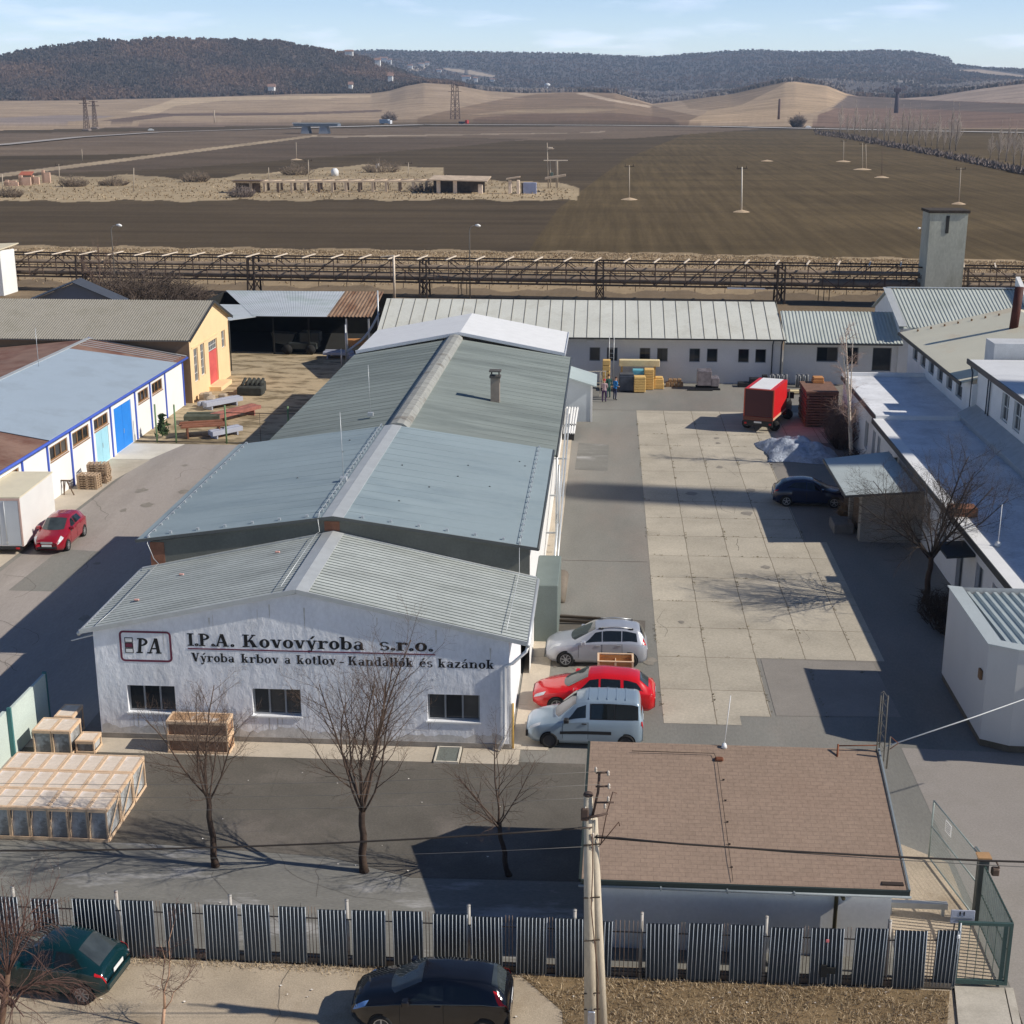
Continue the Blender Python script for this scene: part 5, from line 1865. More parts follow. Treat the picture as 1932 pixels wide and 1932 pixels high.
# rods in the gaps
for (a, b_), (c, d) in zip(edges[:-1], edges[1:]):
    if c-b_ < .2:
        continue
    mb = MB()
    n = max(1, int((c-b_)/.115))
    for i in range(1, n+1):
        xx = b_+(c-b_)*i/(n+1)
        yy = fence_y(xx)+.02
        mb.tube([(xx, yy, .08), (xx, yy, 1.74)], .010, 5)
    mb.build('rod_infill', rod_m, fen)
mb = MB()
pts = np.linspace(-20, 9.2, 24)
for z in (1.38, .30, .20):
    mb.tube([(x_, fence_y(x_)+.05, z) for x_ in pts], .018, 5)
mb.build('rail', M('rail_dark', S(70, 64, 60), rough=.7, var=.2), fen)
for xp in (-18.2, -15.4, -12.6, -9.55, -6.45, -3.25, -.5, 1.22, 4.4, 7.52):
    mb = MB()
    y = fence_y(xp)+.09
    mb.cyl((xp, y), .05, 0, 1.92, 10)
    mb.cyl((xp, y), .055, 1.92, 1.94, 10)
    mb.build('post', post_m, fen)
mb = MB()
mb.box(5.85, 6.2, 31.68, 31.72, .45, .62)
mb.box(5.83, 5.98, 31.67, 31.70, .35, .7)
mb.build('latch_plate', MATS['matt_black'], fen)
mb = MB()
mb.bbox(5.9, 5.98, 31.66, 31.69, 1.38, 1.46, .01)
mb.build('small_plate', M('red_plate', S(214, 120, 124), rough=.6, var=.1), fen)
# concrete kerb under the fence
mb = MB()
mb.box(-30, 9.2, 31.9, 32.08, 0, .16)
struct('fence_kerb', mb, M('kerb_concrete', S(132, 122, 108), rough=.95, var=.2, sc=2))

gate_m = M('gate_green', S(70, 92, 88), rough=.55, metal=.2, var=.12, sc=3)
gate_l = M('gate_pale', S(150, 160, 156), rough=.5, metal=.3, var=.1, sc=3)
pg = thing('pedestrian_gate', 'green barred pedestrian gate frame at the end of the street fence', 'gate', (9.95, 32, 0))
mb = MB()
for x in (9.30, 10.58):
    mb.box(x-.04, x+.04, 31.96, 32.04, .12, 1.92)
mb.box(9.34, 10.54, 31.96, 32.04, 1.84, 1.92).box(9.34, 10.54, 31.96, 32.04, .12, .24)
mb.box(10.40, 10.50, 31.98, 32.02, .24, 1.84)
mb.build('gate_frame', gate_m, pg)
mb = MB()
for i in range(1, 5):
    x = 9.34+i*.22
    mb.tube([(x, 32, .24), (x, 32, 1.84)], .009, 5)
mb.build('bar_infill', gate_m, pg)
mb = MB()
mb.tube([(9.30, 31.95, 1.0), (9.30, 31.95, 1.9)], .02, 6)
mb.bbox(9.22, 9.30, 31.90, 31.95, 1.48, 1.58, .02)
mb.build('lock_box', white_sheet, pg)
rl = thing('railing', 'green railing of close vertical bars running back from the pedestrian gate', 'railing', (10.62, 33.5, 0))
mb = MB()
for i in range(18):
    y = 32.14+i*.157
    mb.box(10.600, 10.640, y-.024, y+.024, .12, 1.9)
mb.build('bar_infill', gate_l, rl)
mb = MB()
for z in (.15, 1.0, 1.88):
    mb.box(10.60, 10.64, 32.05, 34.86, z-.02, z+.02)
mb.build('rail', gate_m, rl)
gp_ = thing('gate_post', 'thick dark steel gate post with a flat cap between railing and swing gate', 'post', (10.62, 35, 0))
mb = MB()
mb.bbox(10.48, 10.76, 34.88, 35.14, 0, 2.06, .02)
mb.build('shaft', M('post_steel', S(64, 70, 70), rough=.6, metal=.2, var=.15), gp_)
mb = MB()
mb.box(10.44, 10.80, 34.84, 35.18, 2.065, 2.12)
mb.build('cap', M('post_cap', S(178, 140, 100), rough=.8, var=.15), gp_)
mb = MB()
mb.tube([(10.8, 35.1, 1.9), (10.98, 35.05, 1.92), (11.06, 35.0, 1.75), (10.95, 34.98, 1.62)], .03, 6)
mb.bbox(10.86, 11.06, 34.9, 35.1, 1.55, 1.75, .03)
mb.build('closer_arm', M('closer_brown', S(92, 76, 66), rough=.7, var=.2), gp_)
sw = thing('swing_gate', 'wide mesh swing gate standing open with a small white notice', 'gate', (10.5, 35.2, 0))
a, b_ = Vector((10.55, 35.22, 0)), Vector((10.0, 38.3, 0))
z0, z1 = .12, 2.0
mb = MB()
A0, A1, B0, B1 = a+Vector((0, 0, z0)), a+Vector((0, 0, z1)), b_+Vector((0, 0, z0)), b_+Vector((0, 0, z1))
for p, q in ((A0, A1), (B0, B1), (A0, B0), (A1, B1), (A0.lerp(A1, .55), B0.lerp(B1, .55))):
    mb.tube([p, q], .028, 6)
mb.tube([A1+Vector((0, .35, .04)), A1+Vector((0.06, -.05, .05))], .035, 6)
mb.build('gate_frame', gate_l, sw)
mb = MB()
for i in range(1, 46):
    p = A0.lerp(B0, i/46.)
    q = A1.lerp(B1, i/46.)
    mb.tube([p, q], .0045, 3, False)
for i in range(1, 18):
    mb.tube([A0.lerp(A1, i/18.), B0.lerp(B1, i/18.)], .004, 3, False)
mb.build('wire_mesh', gate_l, sw)
mb = MB()
d = (b_-a).normalized()
p0 = a+d*1.75
mb.prism([p0+Vector((-.02, 0, 1.55)), p0+d*.42+Vector((-.02, 0, 1.55)), p0+d*.42+Vector((-.02, 0, 1.9)), p0+Vector((-.02, 0, 1.9))], (-.012, 0, 0))
nb = mb.build('notice', white_sheet, sw)
mb = MB()
for k in range(5):
    z = 1.85-k*.06
    mb.prism([p0+d*.05+Vector((-.036, 0, z-.012)), p0+d*.37+Vector((-.036, 0, z-.012)), p0+d*.37+Vector((-.036, 0, z+.012)), p0+d*.05+Vector((-.036, 0, z+.012))], (-.003, 0, 0))
mb.build('notice_text', MATS['frame_grey'], nb)
ns = thing('notice_board', 'pale grey notice board with two small pictograms, above the fence by the gate', 'sign', (9.4, 32.15, 0))
mb = MB()
mb.bbox(9.08, 9.68, 32.13, 32.16, 1.78, 2.16, .01)
bd = mb.build('board', M('board_grey', S(170, 174, 188), rough=.6, var=.05), ns)
mb = MB()
for x in (9.30, 9.40):
    mb.box(x-.012, x+.026, 32.122, 32.128, 2.045, 2.10)
    mb.box(x-.004, x+.018, 32.122, 32.128, 2.105, 2.125)
    mb.box(x-.008, x+.002, 32.122, 32.128, 2.0, 2.044)
    mb.box(x+.012, x+.022, 32.122, 32.128, 2.0, 2.044)
mb.build('pictogram', black, bd)
mb = MB()
x = 9.13
while x < 9.62:
    w = RND.choice((.018, .026, .012))
    mb.box(x, x+w, 32.122, 32.128, 1.915, 1.955)
    x += w+.012
x = 9.22
while x < 9.54:
    w = RND.choice((.018, .026, .012))
    mb.box(x, x+w, 32.122, 32.128, 1.855, 1.88)
    x += w+.012
mb.build('worn_lettering', MATS['frame_grey'], bd)
mb = MB()
mb.tube([(9.2, 32.17, 0), (9.2, 32.17, 2.1)], .02, 6)
mb.tube([(9.6, 32.17, 1.9), (9.6, 32.17, 2.1)], .02, 6)
mb.build('stake', rod_m, ns)
bm_ = thing('barrier_beam', 'low grey steel beam lying beside the gatehouse wall', 'beam', (9.1, 35.3, 0))
MB().box(8.2, 9.85, 35.22, 35.38, .25, .42).box(8.25, 8.33, 35.25, 35.35, 0, .25).box(9.7, 9.78, 35.25, 35.35, 0, .25).build('beam', tin, bm_)

# utility pole: two concrete shafts
up = thing('utility_pole', 'leaning twin concrete utility pole carrying insulators and overhead wires', 'pole', (0, 28.75, 0))
pm = M('pole_concrete', S(196, 184, 164), rough=.9, var=.10, sc=1.2, fine=.10, fsc=18, stretch=(1, 1, .3))
PYY = 28.75
pw = lambda px, py: Vector((ray(px, py).x*PYY/ray(px, py).y, PYY, CAM_H+ray(px, py).z*PYY/ray(px, py).y))
t1 = pw(1110, 1500)
MB().tube([(-.02, PYY, 0), (t1.x, PYY, t1.z)], [.155, .105], 16).build('pole_shaft', pm, up)
t2 = pw(1119, 1545)
MB().tube([(.28, PYY+.1, 0), (t2.x+.02, PYY+.02, t2.z)], [.13, .085], 16).build('brace_shaft', pm, up)
mb = MB()
for py in (1590, 1690, 1770, 1870, 1900):
    c = pw(1114, py)
    mb.beam((c.x-.16, PYY-.13+.02*(py % 3), c.z), (c.x+.22, PYY-.11, c.z+.04), .02, .03)
mb.build('strap', M('strap_dark', S(80, 70, 60), var=.2), up)
mb = MB()
mb.tube([(t1.x, PYY, t1.z), (t1.x, PYY, t1.z+.05)], [.12, .10], 12)
mb.bbox(t1.x-.16, t1.x+.02, PYY-.2, PYY-.1, t1.z-.55, t1.z-.25, .03)
mb.tube([(t1.x+.10, PYY-.1, t1.z-.5), (t1.x+.22, PYY-.1, t1.z+.15), (t1.x+.24, PYY-.1, t1.z+.62)], .03, 6)
for z, l in ((.62, .28), (.28, .32), (-.12, .42)):
    mb.tube([(t1.x+.16, PYY-.12, t1.z+z), (t1.x+.16+l, PYY-.12, t1.z+z+.02)], .022, 6)
mb.tube([(t1.x-.12, PYY-.2, t1.z-.5), (t1.x+.45, PYY-.12, t1.z-.38)], .03, 6)
mb.tube([(t1.x-.22, PYY-.1, t1.z-.78), (t1.x+.1, PYY-.1, t1.z-.76)], .02, 6)
mb.build('crossarm', M('arm_rust', S(86, 70, 62), rough=.8, var=.25, sc=4), up)
for dx, dz in ((.44, .62), (.46, .30), (.45, -.02), (.38, -.2), (.16, .7), (-.06, -.3), (.12, -.95)):
    mb = MB()
    c = (t1.x+dx, PYY-.13)
    z = t1.z+dz
    mb.tube([(*c, z-.06), (*c, z-.03), (*c, z), (*c, z+.03), (*c, z+.07)], [.02, .038, .025, .035, .015], 8)
    mb.build('insulator', M('porcelain', S(190, 180, 168), rough=.3, var=.1), up)
mb = MB()
mb.tube([(t1.x+.10, PYY-.16, t1.z-.9), (t1.x+.13, PYY-.17, t1.z-1.8), (t1.x+.11, PYY-.18, t1.z-2.8), (.12, PYY-.2, 2.2), (.12, PYY-.2, .1)], .014, 5)
mb.tube([(t1.x+.3, PYY-.1, t1.z-1.2), (t1.x+.42, PYY-.1, t1.z-.4), (t1.x+.55, PYY-.1, t1.z+.15), (t1.x+.64, PYY-.1, t1.z+.12)], .012, 5)
mb.tube([(t1.x+.25, PYY-.1, t1.z-1.25), (t1.x+.7, PYY-.1, t1.z-.6), (t1.x+.72, PYY-.1, t1.z-.7)], .012, 5)
mb.build('loose_cable', M('cable_brown', S(96, 70, 58), rough=.7, var=.2), up)
mb = MB()
p0 = pw(1113, 1905)
mb.bbox(p0.x-.05, p0.x+.12, PYY-.22, PYY-.17, p0.z-.35, p0.z+.1, .02)
mb.build('foil_sticker', M('foil', S(200, 204, 214), rough=.25, metal=.6, var=.2, sc=6), up)


def wire(name, pts, r, m, label):
    c = []
    for i in range(len(pts)-1):
        a, b_ = Vector(pts[i]), Vector(pts[i+1])
        L = (b_-a).length
        for k in range(13 if i == len(pts)-2 else 12):
            u = k/12.
            p = a.lerp(b_, u)
            p.z -= .0022*L*L*4*u*(1-u)*.35
            c.append(p)
    o = MB().tube(c, r, 5).build(name, m)
    return tag(o, label, 'cable')


wm = M('cable_black', S(52, 46, 42), rough=.6, var=.1, fine=0)
wt = M('wire_pale', S(112, 110, 106), rough=.5, metal=.3, var=.05, fine=0)
hub = Vector((t1.x, PYY-.1, 0))
zt = t1.z
L_ = pw(-900, 1640)
hR = pw(2500, 1562)
o = wire('bundled_cable', [(-24, 27.6, pw(0, 1560).z-.05), (t1.x, PYY-.1, zt-.77)], .022, wm, 'black bundled overhead cable crossing before the crates and bare trees')
o2 = wire('bundled_cable', [(t1.x+.1, PYY-.1, zt-1.0), (26, 28.6, pw(1932, 1566).z+.15)], .024, wm, 'black bundled overhead cable crossing the brown shingled roof')
for k, dz in enumerate((.62, .30, -.02, -1.25)):
    lab = ['topmost', 'second', 'third', 'lowest'][k]
    wire('overhead_wire', [(-24, 27.4, zt+dz+.1), (t1.x+.3, PYY-.12, zt+dz+.04)], .005, wt, 'thin pale overhead wire before the bare trees, %s of the four' % lab)
wire('overhead_wire', [(t1.x+.1, PYY-.05, zt-.98), (26, 28.4, zt-.68)], .009, wt, 'thin dark overhead wire just above the bundled cable over the brown roof')

# left boundary wall of sheet panels
bwl = thing('boundary_wall', 'pale green boundary wall of smooth sheets leaving the hall corner', 'wall', (-20.2, 42, 0))
mb = MB()
mb.box(-20.32, -20.22, 43.3, 46.5, 0, 1.78)
mb.box(-20.50, -20.36, 30, 43.27, 0, 1.72)
mb.build('sheet', M('green_sheet', S(196, 208, 200), rough=.7, var=.06, sc=.6), bwl)
mb = MB()
for y in (46.45, 43.28, 39, 35):
    mb.box(-20.34, -20.2, y-.05, y+.05, 0, 1.84)
mb.build('post', M('teal_post', S(70, 120, 120), rough=.6, var=.1), bwl)
yf = thing('yard_fence', 'thin green posted fence across the beige yard entrance', 'fence', (-25, 89.2, 0))
gp2 = M('green_post', S(112, 140, 100), rough=.7, var=.12)
for x in (-29.6, -28.3, -24.9, -20.7):
    MB().tube([(x, 89.2, 0), (x, 89.2, 2.6)], .06, 6).build('post', gp2, yf)
mb = MB()
for z in (.06, 2.1):
    mb.tube([(-24.9, 89.2, z), (-20.7, 89.2, z), (-17.4, 89.2, z)], .03, 5)
mb.tube([(-22.6, 89.2, .06), (-22.6, 89.2, 2.1)], .02, 5)
mb.tube([(-31, 89.2, .1), (-24.9, 89.2, .1)], .05, 5)
mb.build('rail', M('rail_brown', S(100, 88, 72), rough=.8, var=.15), yf)
# ---------------------------------------------------------------- vehicles
tyre_m = M('tyre_rubber', (.018, .018, .018), rough=.85, var=.2, fine=0)
rim_m = M('alloy_rim', (.48, .49, .50), rough=.35, metal=.6, var=.05, fine=0)
hub_m = M('steel_rim', (.06, .06, .065), rough=.6, metal=.3, var=.1, fine=0)
arch_m = M('wheel_arch', (.010, .010, .011), rough=.9, var=0, fine=0)
trim_m = M('black_trim', (.022, .022, .024), rough=.5, var=.1, fine=0)
cglass = M('car_glass', (.012, .016, .018), rough=.04, var=0, fine=0, spec=.7)
cglass2 = M('screen_glass', (.045, .055, .058), rough=.05, var=.3, sc=2, fine=0, spec=.8)
lamp_w = M('headlight_glass', (.62, .64, .66), rough=.12, var=.15, sc=12, fine=0)
lamp_r = M('taillight_red', (.50, .015, .02), rough=.15, var=.1, sc=10, fine=0)
plate_m = M('number_plate_white', (.75, .75, .74), rough=.5, var=.03, fine=0)
dark_seam = M('door_gap', (.010, .010, .010), rough=.8, var=0, fine=0)


def paint_mat(name, col, metal=.0, rough=.25):
    return M(name, col, rough=rough, metal=metal, var=.03, sc=1, fine=0, coat=.6, spec=.5)


class Car:
    def __init__(self, name, label, cat, loc, heading, L, W_, top, belt, roofw, paint, tyre=.31, wb=(.78, 3.3), bottom=.2, nose=.82, tail=.9, group=None, scale=1.):
        """length along +x from the nose; top: (x,z) centre line; belt: (x,z) shoulder line; roofw: (x, half width of the roof edge)"""
        self.root = thing(name, label, cat, loc, heading, group)
        self.L, self.W, self.top, self.belt, self.roofw = L, W_, top, belt, roofw
        self.paint = paint
        xs = np.linspace(0, L, 401)
        k = np.ones(13)/13
        def sm(pts, w=13):
            v = np.interp(xs, [p[0] for p in pts], [p[1] for p in pts])
            kk = np.ones(w)/w
            return np.convolve(np.pad(v, w//2, mode='edge'), kk, mode='valid')
        self.xs = xs
        self.zt = sm(top, 17)
        self.zb_ = np.minimum(sm(belt, 21), self.zt-.05)
        hw = W_/2
        pl = [(0, nose*.72), (.08, nose*.88), (.35, nose+.11), (.9, 1.0), (L-1.0, 1.0), (L-.35, .97), (L-.08, tail), (L, tail*.86)]
        self.hw = np.interp(xs, [p[0] for p in pl], [p[1] for p in pl])*hw
        self.hw = np.convolve(np.pad(self.hw, 10, mode='edge'), np.ones(21)/21, mode='valid')
        self.rw = np.minimum(sm(roofw, 21), self.hw-.03)
        self.z0 = np.interp(xs, [0, .25, L-.25, L], [bottom+.1, bottom, bottom, bottom+.12])
        self.off = Vector((-L/2, 0, 0))
        self.tyre, self.wb = tyre, wb
        self.tops()

    def at(self, arr, x):
        return float(np.interp(x, self.xs, arr))

    def ring(self, x):
        hw, zb, zt, rw, z0 = (self.at(a, x) for a in (self.hw, self.zb_, self.zt, self.rw, self.z0))
        e = max(zt-zb, .02)
        return [(hw*.93, z0), (hw*.995, z0+.14), (hw, z0+(zb-z0)*.55), (hw*.985, zb-.03), (hw*.965, zb), (rw+.015, zt-min(.10, e*.55)), (rw-.05, zt-min(.035, e*.25)), (rw*.55, zt-.006), (0, zt)]

    def pt(self, x, v, side=1, o=0.):
        r = self.ring(x)
        i = min(int(v), len(r)-2)
        f = v-i
        p = Vector((x, r[i][0]*(1-f)+r[i+1][0]*f, r[i][1]*(1-f)+r[i+1][1]*f))
        if o:
            q1 = self.raw(min(x+.04, self.L), v)-self.raw(max(x-.04, 0), v)
            q2 = self.raw(x, min(v+.3, 8))-self.raw(x, max(v-.3, 0))
            n = q2.cross(q1)
            if n.length > 1e-9:
                n.normalize()
                if n.y < 0 and n.z < .2: n = -n
                if n.z < -.3: n = -n
                p = p+n*o
        if side < 0:
            p = Vector((p.x, -p.y, p.z))
        return p+self.off

    def raw(self, x, v):
        r = self.ring(x)
        i = min(int(v), len(r)-2)
        f = v-i
        return Vector((x, r[i][0]*(1-f)+r[i+1][0]*f, r[i][1]*(1-f)+r[i+1][1]*f))

    def tops(self):
        xs = np.concatenate([np.linspace(0, .4, 9), np.linspace(.45, self.L-.5, 46), np.linspace(self.L-.45, self.L, 12)])
        mb = MB()
        vs = []
        nv = 17
        for x in xs:
            for s in range(nv):
                v = s if s <= 8 else 16-s
                vs.append(self.pt(x, v, 1 if s <= 8 else -1))
        fs = []
        for i in range(len(xs)-1):
            for s in range(nv-1):
                fs.append((i*nv+s, i*nv+s+1, (i+1)*nv+s+1, (i+1)*nv+s))
            fs.append((i*nv+nv-1, i*nv, (i+1)*nv, (i+1)*nv+nv-1))
        fs.append(tuple(range(nv)))
        e = (len(xs)-1)*nv
        fs.append(tuple(e+k for k in range(nv-1, -1, -1)))
        mb.add(vs, fs, True)
        self.mbuild(mb, 'body', self.paint)

    def mbuild(self, mb, name, m, parent=None):
        p = parent or self.root
        off = wloc(p)
        if isinstance(m, list):
            pass
        mb.v = [(a+off.x, b+off.y, c+off.z) for a, b, c in mb.v]
        return mb.build(name, m, p)

    def patch(self, name, pts4, side, m, o=.006, nx=8, nv=4, parent=None):
        """pts4: (x,v) corners in order lower-front, lower-rear, upper-rear, upper-front"""
        mb = MB()
        vs = []
        for j in range(nv+1):
            for i in range(nx+1):
                u, w = i/nx, j/nv
                a = [pts4[0][k]*(1-u)+pts4[1][k]*u for k in (0, 1)]
                c = [pts4[3][k]*(1-u)+pts4[2][k]*u for k in (0, 1)]
                vs.append(self.pt(a[0]*(1-w)+c[0]*w, a[1]*(1-w)+c[1]*w, side, o))
        mb.add(vs, [(j*(nx+1)+i, j*(nx+1)+i+1, (j+1)*(nx+1)+i+1, (j+1)*(nx+1)+i) for j in range(nv) for i in range(nx)], True)
        return self.mbuild(mb, name, m, parent)

    def across(self, name, x0, x1, vlo, m, o=.007, nx=8, parent=None, x1c=None, x0c=None):
        """a pane from one side to the other between lengths x0..x1 (windscreens); x0c/x1c: values on the centre line"""
        mb = MB()
        vs = []
        cols = [(1, vlo+(8-vlo)*k/6.) for k in range(7)]+[(-1, 8-(8-vlo)*k/6.) for k in range(1, 7)]
        for s, v in cols:
            f = (v-vlo)/(8-vlo)
            f = 1-(1-f)**2
            a = x0+((x0c if x0c is not None else x0)-x0)*f
            b_ = x1+((x1c if x1c is not None else x1)-x1)*f
            for i in range(nx+1):
                vs.append(self.pt(a+(b_-a)*i/nx, v, s, o))
        n = nx+1
        mb.add(vs, [(c*n+i, c*n+i+1, (c+1)*n+i+1, (c+1)*n+i) for c in range(len(cols)-1) for i in range(nx)], True)
        return self.mbuild(mb, name, m, parent)

    def wheels(self, rim, spokes=7, sides=(1, -1)):
        r = self.tyre
        for x in self.wb:
            hw = self.at(self.hw, x)
            for s in sides:
                mb = MB()
                n = 14
                c = self.off+Vector((x, s*(hw+.005), r))
                vs = [c+Vector(((r*1.15)*math.cos(2*PI*k/24), -s*.002, max((r*1.15)*math.sin(2*PI*k/24), -r*.55))) for k in range(24)]
                mb.add(vs, [tuple(range(24)) if s < 0 else tuple(range(23, -1, -1))])
                self.mbuild(mb, 'wheel_arch', arch_m)
                mb = MB()
                yo, yi = s*(hw+.032), s*(hw-.17)
                pr = [(r*.66, yo-s*.02), (r*.70, yo), (r*.92, yo), (r, yo-s*.03), (r, yi), (r*.6, yi)]
                vs, fs = [], []
                for k in range(28):
                    a = 2*PI*k/28
                    for q, y in pr:
                        vs.append(self.off+Vector((x+q*math.cos(a), y, r+q*math.sin(a))))
                m_ = len(pr)
                for k in range(28):
                    for j in range(m_-1):
                        fs.append((k*m_+j, k*m_+j+1, ((k+1) % 28)*m_+j+1, ((k+1) % 28)*m_+j))
                mb.add(vs, fs, True)
                w = self.mbuild(mb, 'wheel', tyre_m)
                mb = MB()
                mb.m = 1
                yb = s*(hw+.008)
                vs = [self.off+Vector((x+r*.68*math.cos(2*PI*k/24), yb, r+r*.68*math.sin(2*PI*k/24))) for k in range(24)]
                mb.add(vs, [tuple(range(24))])
                mb.m = 0
                yf = s*(hw+.016)
                for k in range(24):
                    a, b_ = 2*PI*k/24, 2*PI*(k+1)/24
                    q = [self.off+Vector((x+f*r*math.cos(t), yf, r+f*r*math.sin(t))) for f, t in ((.60, a), (.60, b_), (.70, b_), (.70, a))]
                    mb.add(q, [(0, 1, 2, 3)])
                for k in range(spokes):
                    a = 2*PI*k/spokes+.3
                    d = Vector((math.cos(a), 0, math.sin(a)))
                    t = Vector((-math.sin(a), 0, math.cos(a)))
                    c0 = self.off+Vector((x, yf-s*.003, r))
                    q = [c0+d*(r*.08)+t*r*.07, c0+d*(r*.62)+t*r*.055, c0+d*(r*.62)-t*r*.055, c0+d*(r*.08)-t*r*.07]
                    mb.add(q, [(0, 1, 2, 3)])
                vs = [self.off+Vector((x+r*.16*math.cos(2*PI*k/12), yf+s*.003, r+r*.16*math.sin(2*PI*k/12))) for k in range(12)]
                mb.add(vs, [tuple(range(12))])
                self.mbuild(mb, 'rim', [rim, hub_m], w)

    def mirror(self, x, m=None, sides=(1, -1)):
        for s in sides:
            p = self.pt(x, 4.1, s)
            mb = MB()
            mb.bbox(p.x-.09, p.x+.09, min(p.y-s*.02, p.y+s*.2), max(p.y-s*.02, p.y+s*.2), p.z+.0, p.z+.14, .03)
            self.mbuild(mb, 'mirror', m or self.paint)

    def door(self, x0, x1, side, handle=True, v0=.9, v1=3.0):
        self.patch('door_gap', [(x0-.012, v0-.05), (x1+.012, v0-.05), (x1+.012, v1), (x0-.012, v1)], side, dark_seam, .002, 6, 5)
        d = self.patch('door', [(x0, v0), (x1, v0), (x1, v1), (x0, v1)], side, self.paint, .007, 6, 5)
        if handle:
            p = self.pt(x1-.12, 2.85, side)
            mb = MB()
            mb.bbox(p.x-.10, p.x+.07, min(p.y, p.y+side*.035), max(p.y, p.y+side*.035), p.z-.02, p.z+.02, .008)
            self.mbuild(mb, 'handle', self.paint if handle == 1 else handle, d)

    def plate(self, rear=True, z=.7, w=.5):
        x = self.L+.008 if rear else -.012
        mb = MB()
        mb.box(self.off.x+x-.006, self.off.x+x+.006, -w/2, w/2, z-.055, z+.055)
        self.mbuild(mb, 'number_plate', plate_m)

    def bar(self, name, x0, x1, y0, y1, z0, z1, m, b_=.02):
        mb = MB()
        mb.bbox(self.off.x+x0, self.off.x+x1, y0, y1, z0, z1, b_)
        return self.mbuild(mb, name, m)


# silver mpv, nose to the hall (-X): heading pi turns +x(nose->tail) so that the tail points to +X
def heading_loc(cx, cy): return (cx, cy, 0)


silver = paint_mat('silver_paint', S(178, 182, 190), metal=.35, rough=.35)
c = Car('parked_car', 'silver compact people carrier with roof rails, parked beside the slab paving', 'car', (-.11, 53.45, 0), 0.012, 4.08, 1.74,
        [(0, .60), (.06, .78), (.3, .93), (.95, 1.04), (1.12, 1.08), (1.95, 1.56), (2.5, 1.63), (3.2, 1.62), (3.72, 1.52), (3.92, 1.30), (4.03, 1.0), (4.08, .72)],
        [(0, .55), (.4, .86), (1.1, .98), (2, 1.02), (3.4, 1.06), (4.08, .95)], [(0, .55), (.9, .64), (1.6, .62), (2.2, .58), (3.4, .56), (3.9, .56), (4.08, .6)], silver, .325, (.80, 3.34))
c.across('windscreen', 1.16, 1.98, 6.0, cglass2, x0c=1.02)
c.across('rear_window', 3.78, 3.97, 6.2, cglass)
for s in (1, -1):
    c.door(1.32, 2.22, s, rim_m)
    c.door(2.26, 3.05, s, rim_m)
    c.patch('side_window', [(1.55, 4.15), (2.24, 4.15), (2.24, 4.93), (1.98, 4.9)], s, cglass)
    c.patch('side_window', [(2.28, 4.15), (3.02, 4.15), (3.02, 4.93), (2.28, 4.93)], s, cglass)
    c.patch('side_window', [(3.06, 4.15), (3.66, 4.18), (3.62, 4.9), (3.06, 4.93)], s, cglass)
    c.patch('headlight', [(.10, 3.6), (.55, 3.9), (.62, 4.9), (.2, 4.9)], s, lamp_w)
    c.patch('taillight', [(3.88, 3.9), (4.03, 3.8), (4.0, 4.9), (3.86, 4.9)], s, lamp_r)
    mb = MB()
    mb.tube([c.pt(2.2, 5.7, s)+Vector((0, 0, .06)), c.pt(2.8, 5.7, s)+Vector((0, 0, .07)), c.pt(3.45, 5.7, s)+Vector((0, 0, .06))], .022, 6)
    rr = c.mbuild(mb, 'roof_rail', rim_m)
    for x in (2.2, 3.4):
        mb = MB()
        p = c.pt(x, 5.7, s)
        mb.bbox(p.x-.1, p.x+.1, p.y-.03, p.y+.03, p.z, p.z+.06, .015)
        c.mbuild(mb, 'rail_foot', trim_m, rr)
c.bar('grille', -.015, .02, -.42, .42, .38, .55, trim_m)
c.wheels(rim_m, 7)
c.mirror(1.5)
c.plate(True, .62)
c.plate(False, .45)
mpv = c

# red estate
red = paint_mat('red_paint', S(206, 22, 30), rough=.22)
c = Car('parked_car', 'bright red estate car parked between the silver people carrier and the blue grey van', 'car', (-.15, 48.95, 0), -.03, 4.57, 1.78,
        [(0, .58), (.06, .70), (.3, .80), (1.1, .94), (1.28, .97), (2.05, 1.40), (2.6, 1.47), (3.6, 1.42), (3.95, 1.34), (4.35, 1.0), (4.5, .88), (4.57, .66)],
        [(0, .5), (.5, .74), (1.2, .88), (2.2, .92), (3.6, .95), (4.57, .85)], [(0, .55), (1.0, .66), (1.7, .60), (2.2, .56), (3.6, .54), (4.2, .56), (4.57, .62)], red, .315, (.92, 3.55))
c.across('windscreen', 1.34, 2.06, 6.0, cglass2, x0c=1.16)
c.across('rear_window', 3.98, 4.30, 6.2, cglass2)
for s in (1, -1):
    c.door(1.45, 2.45, s)
    c.door(2.5, 3.35, s)
    c.patch('side_window', [(1.72, 4.15), (2.46, 4.15), (2.46, 4.93), (2.12, 4.9)], s, cglass)
    c.patch('side_window', [(2.54, 4.15), (3.28, 4.15), (3.26, 4.93), (2.54, 4.93)], s, cglass)
    c.patch('side_window', [(3.40, 4.15), (4.12, 4.3), (3.86, 4.85), (3.38, 4.93)], s, cglass)
    c.patch('headlight', [(.04, 3.3), (.42, 3.7), (.50, 4.8), (.10, 4.8)], s, lamp_w)
    c.patch('taillight', [(4.42, 3.2), (4.56, 3.0), (4.54, 4.3), (4.40, 4.4)], s, lamp_r)
c.bar('grille', -.012, .015, -.38, .38, .50, .64, trim_m)
c.wheels(rim_m, 5)
c.mirror(1.62)
c.plate(True, .70)
c.plate(False, .42)

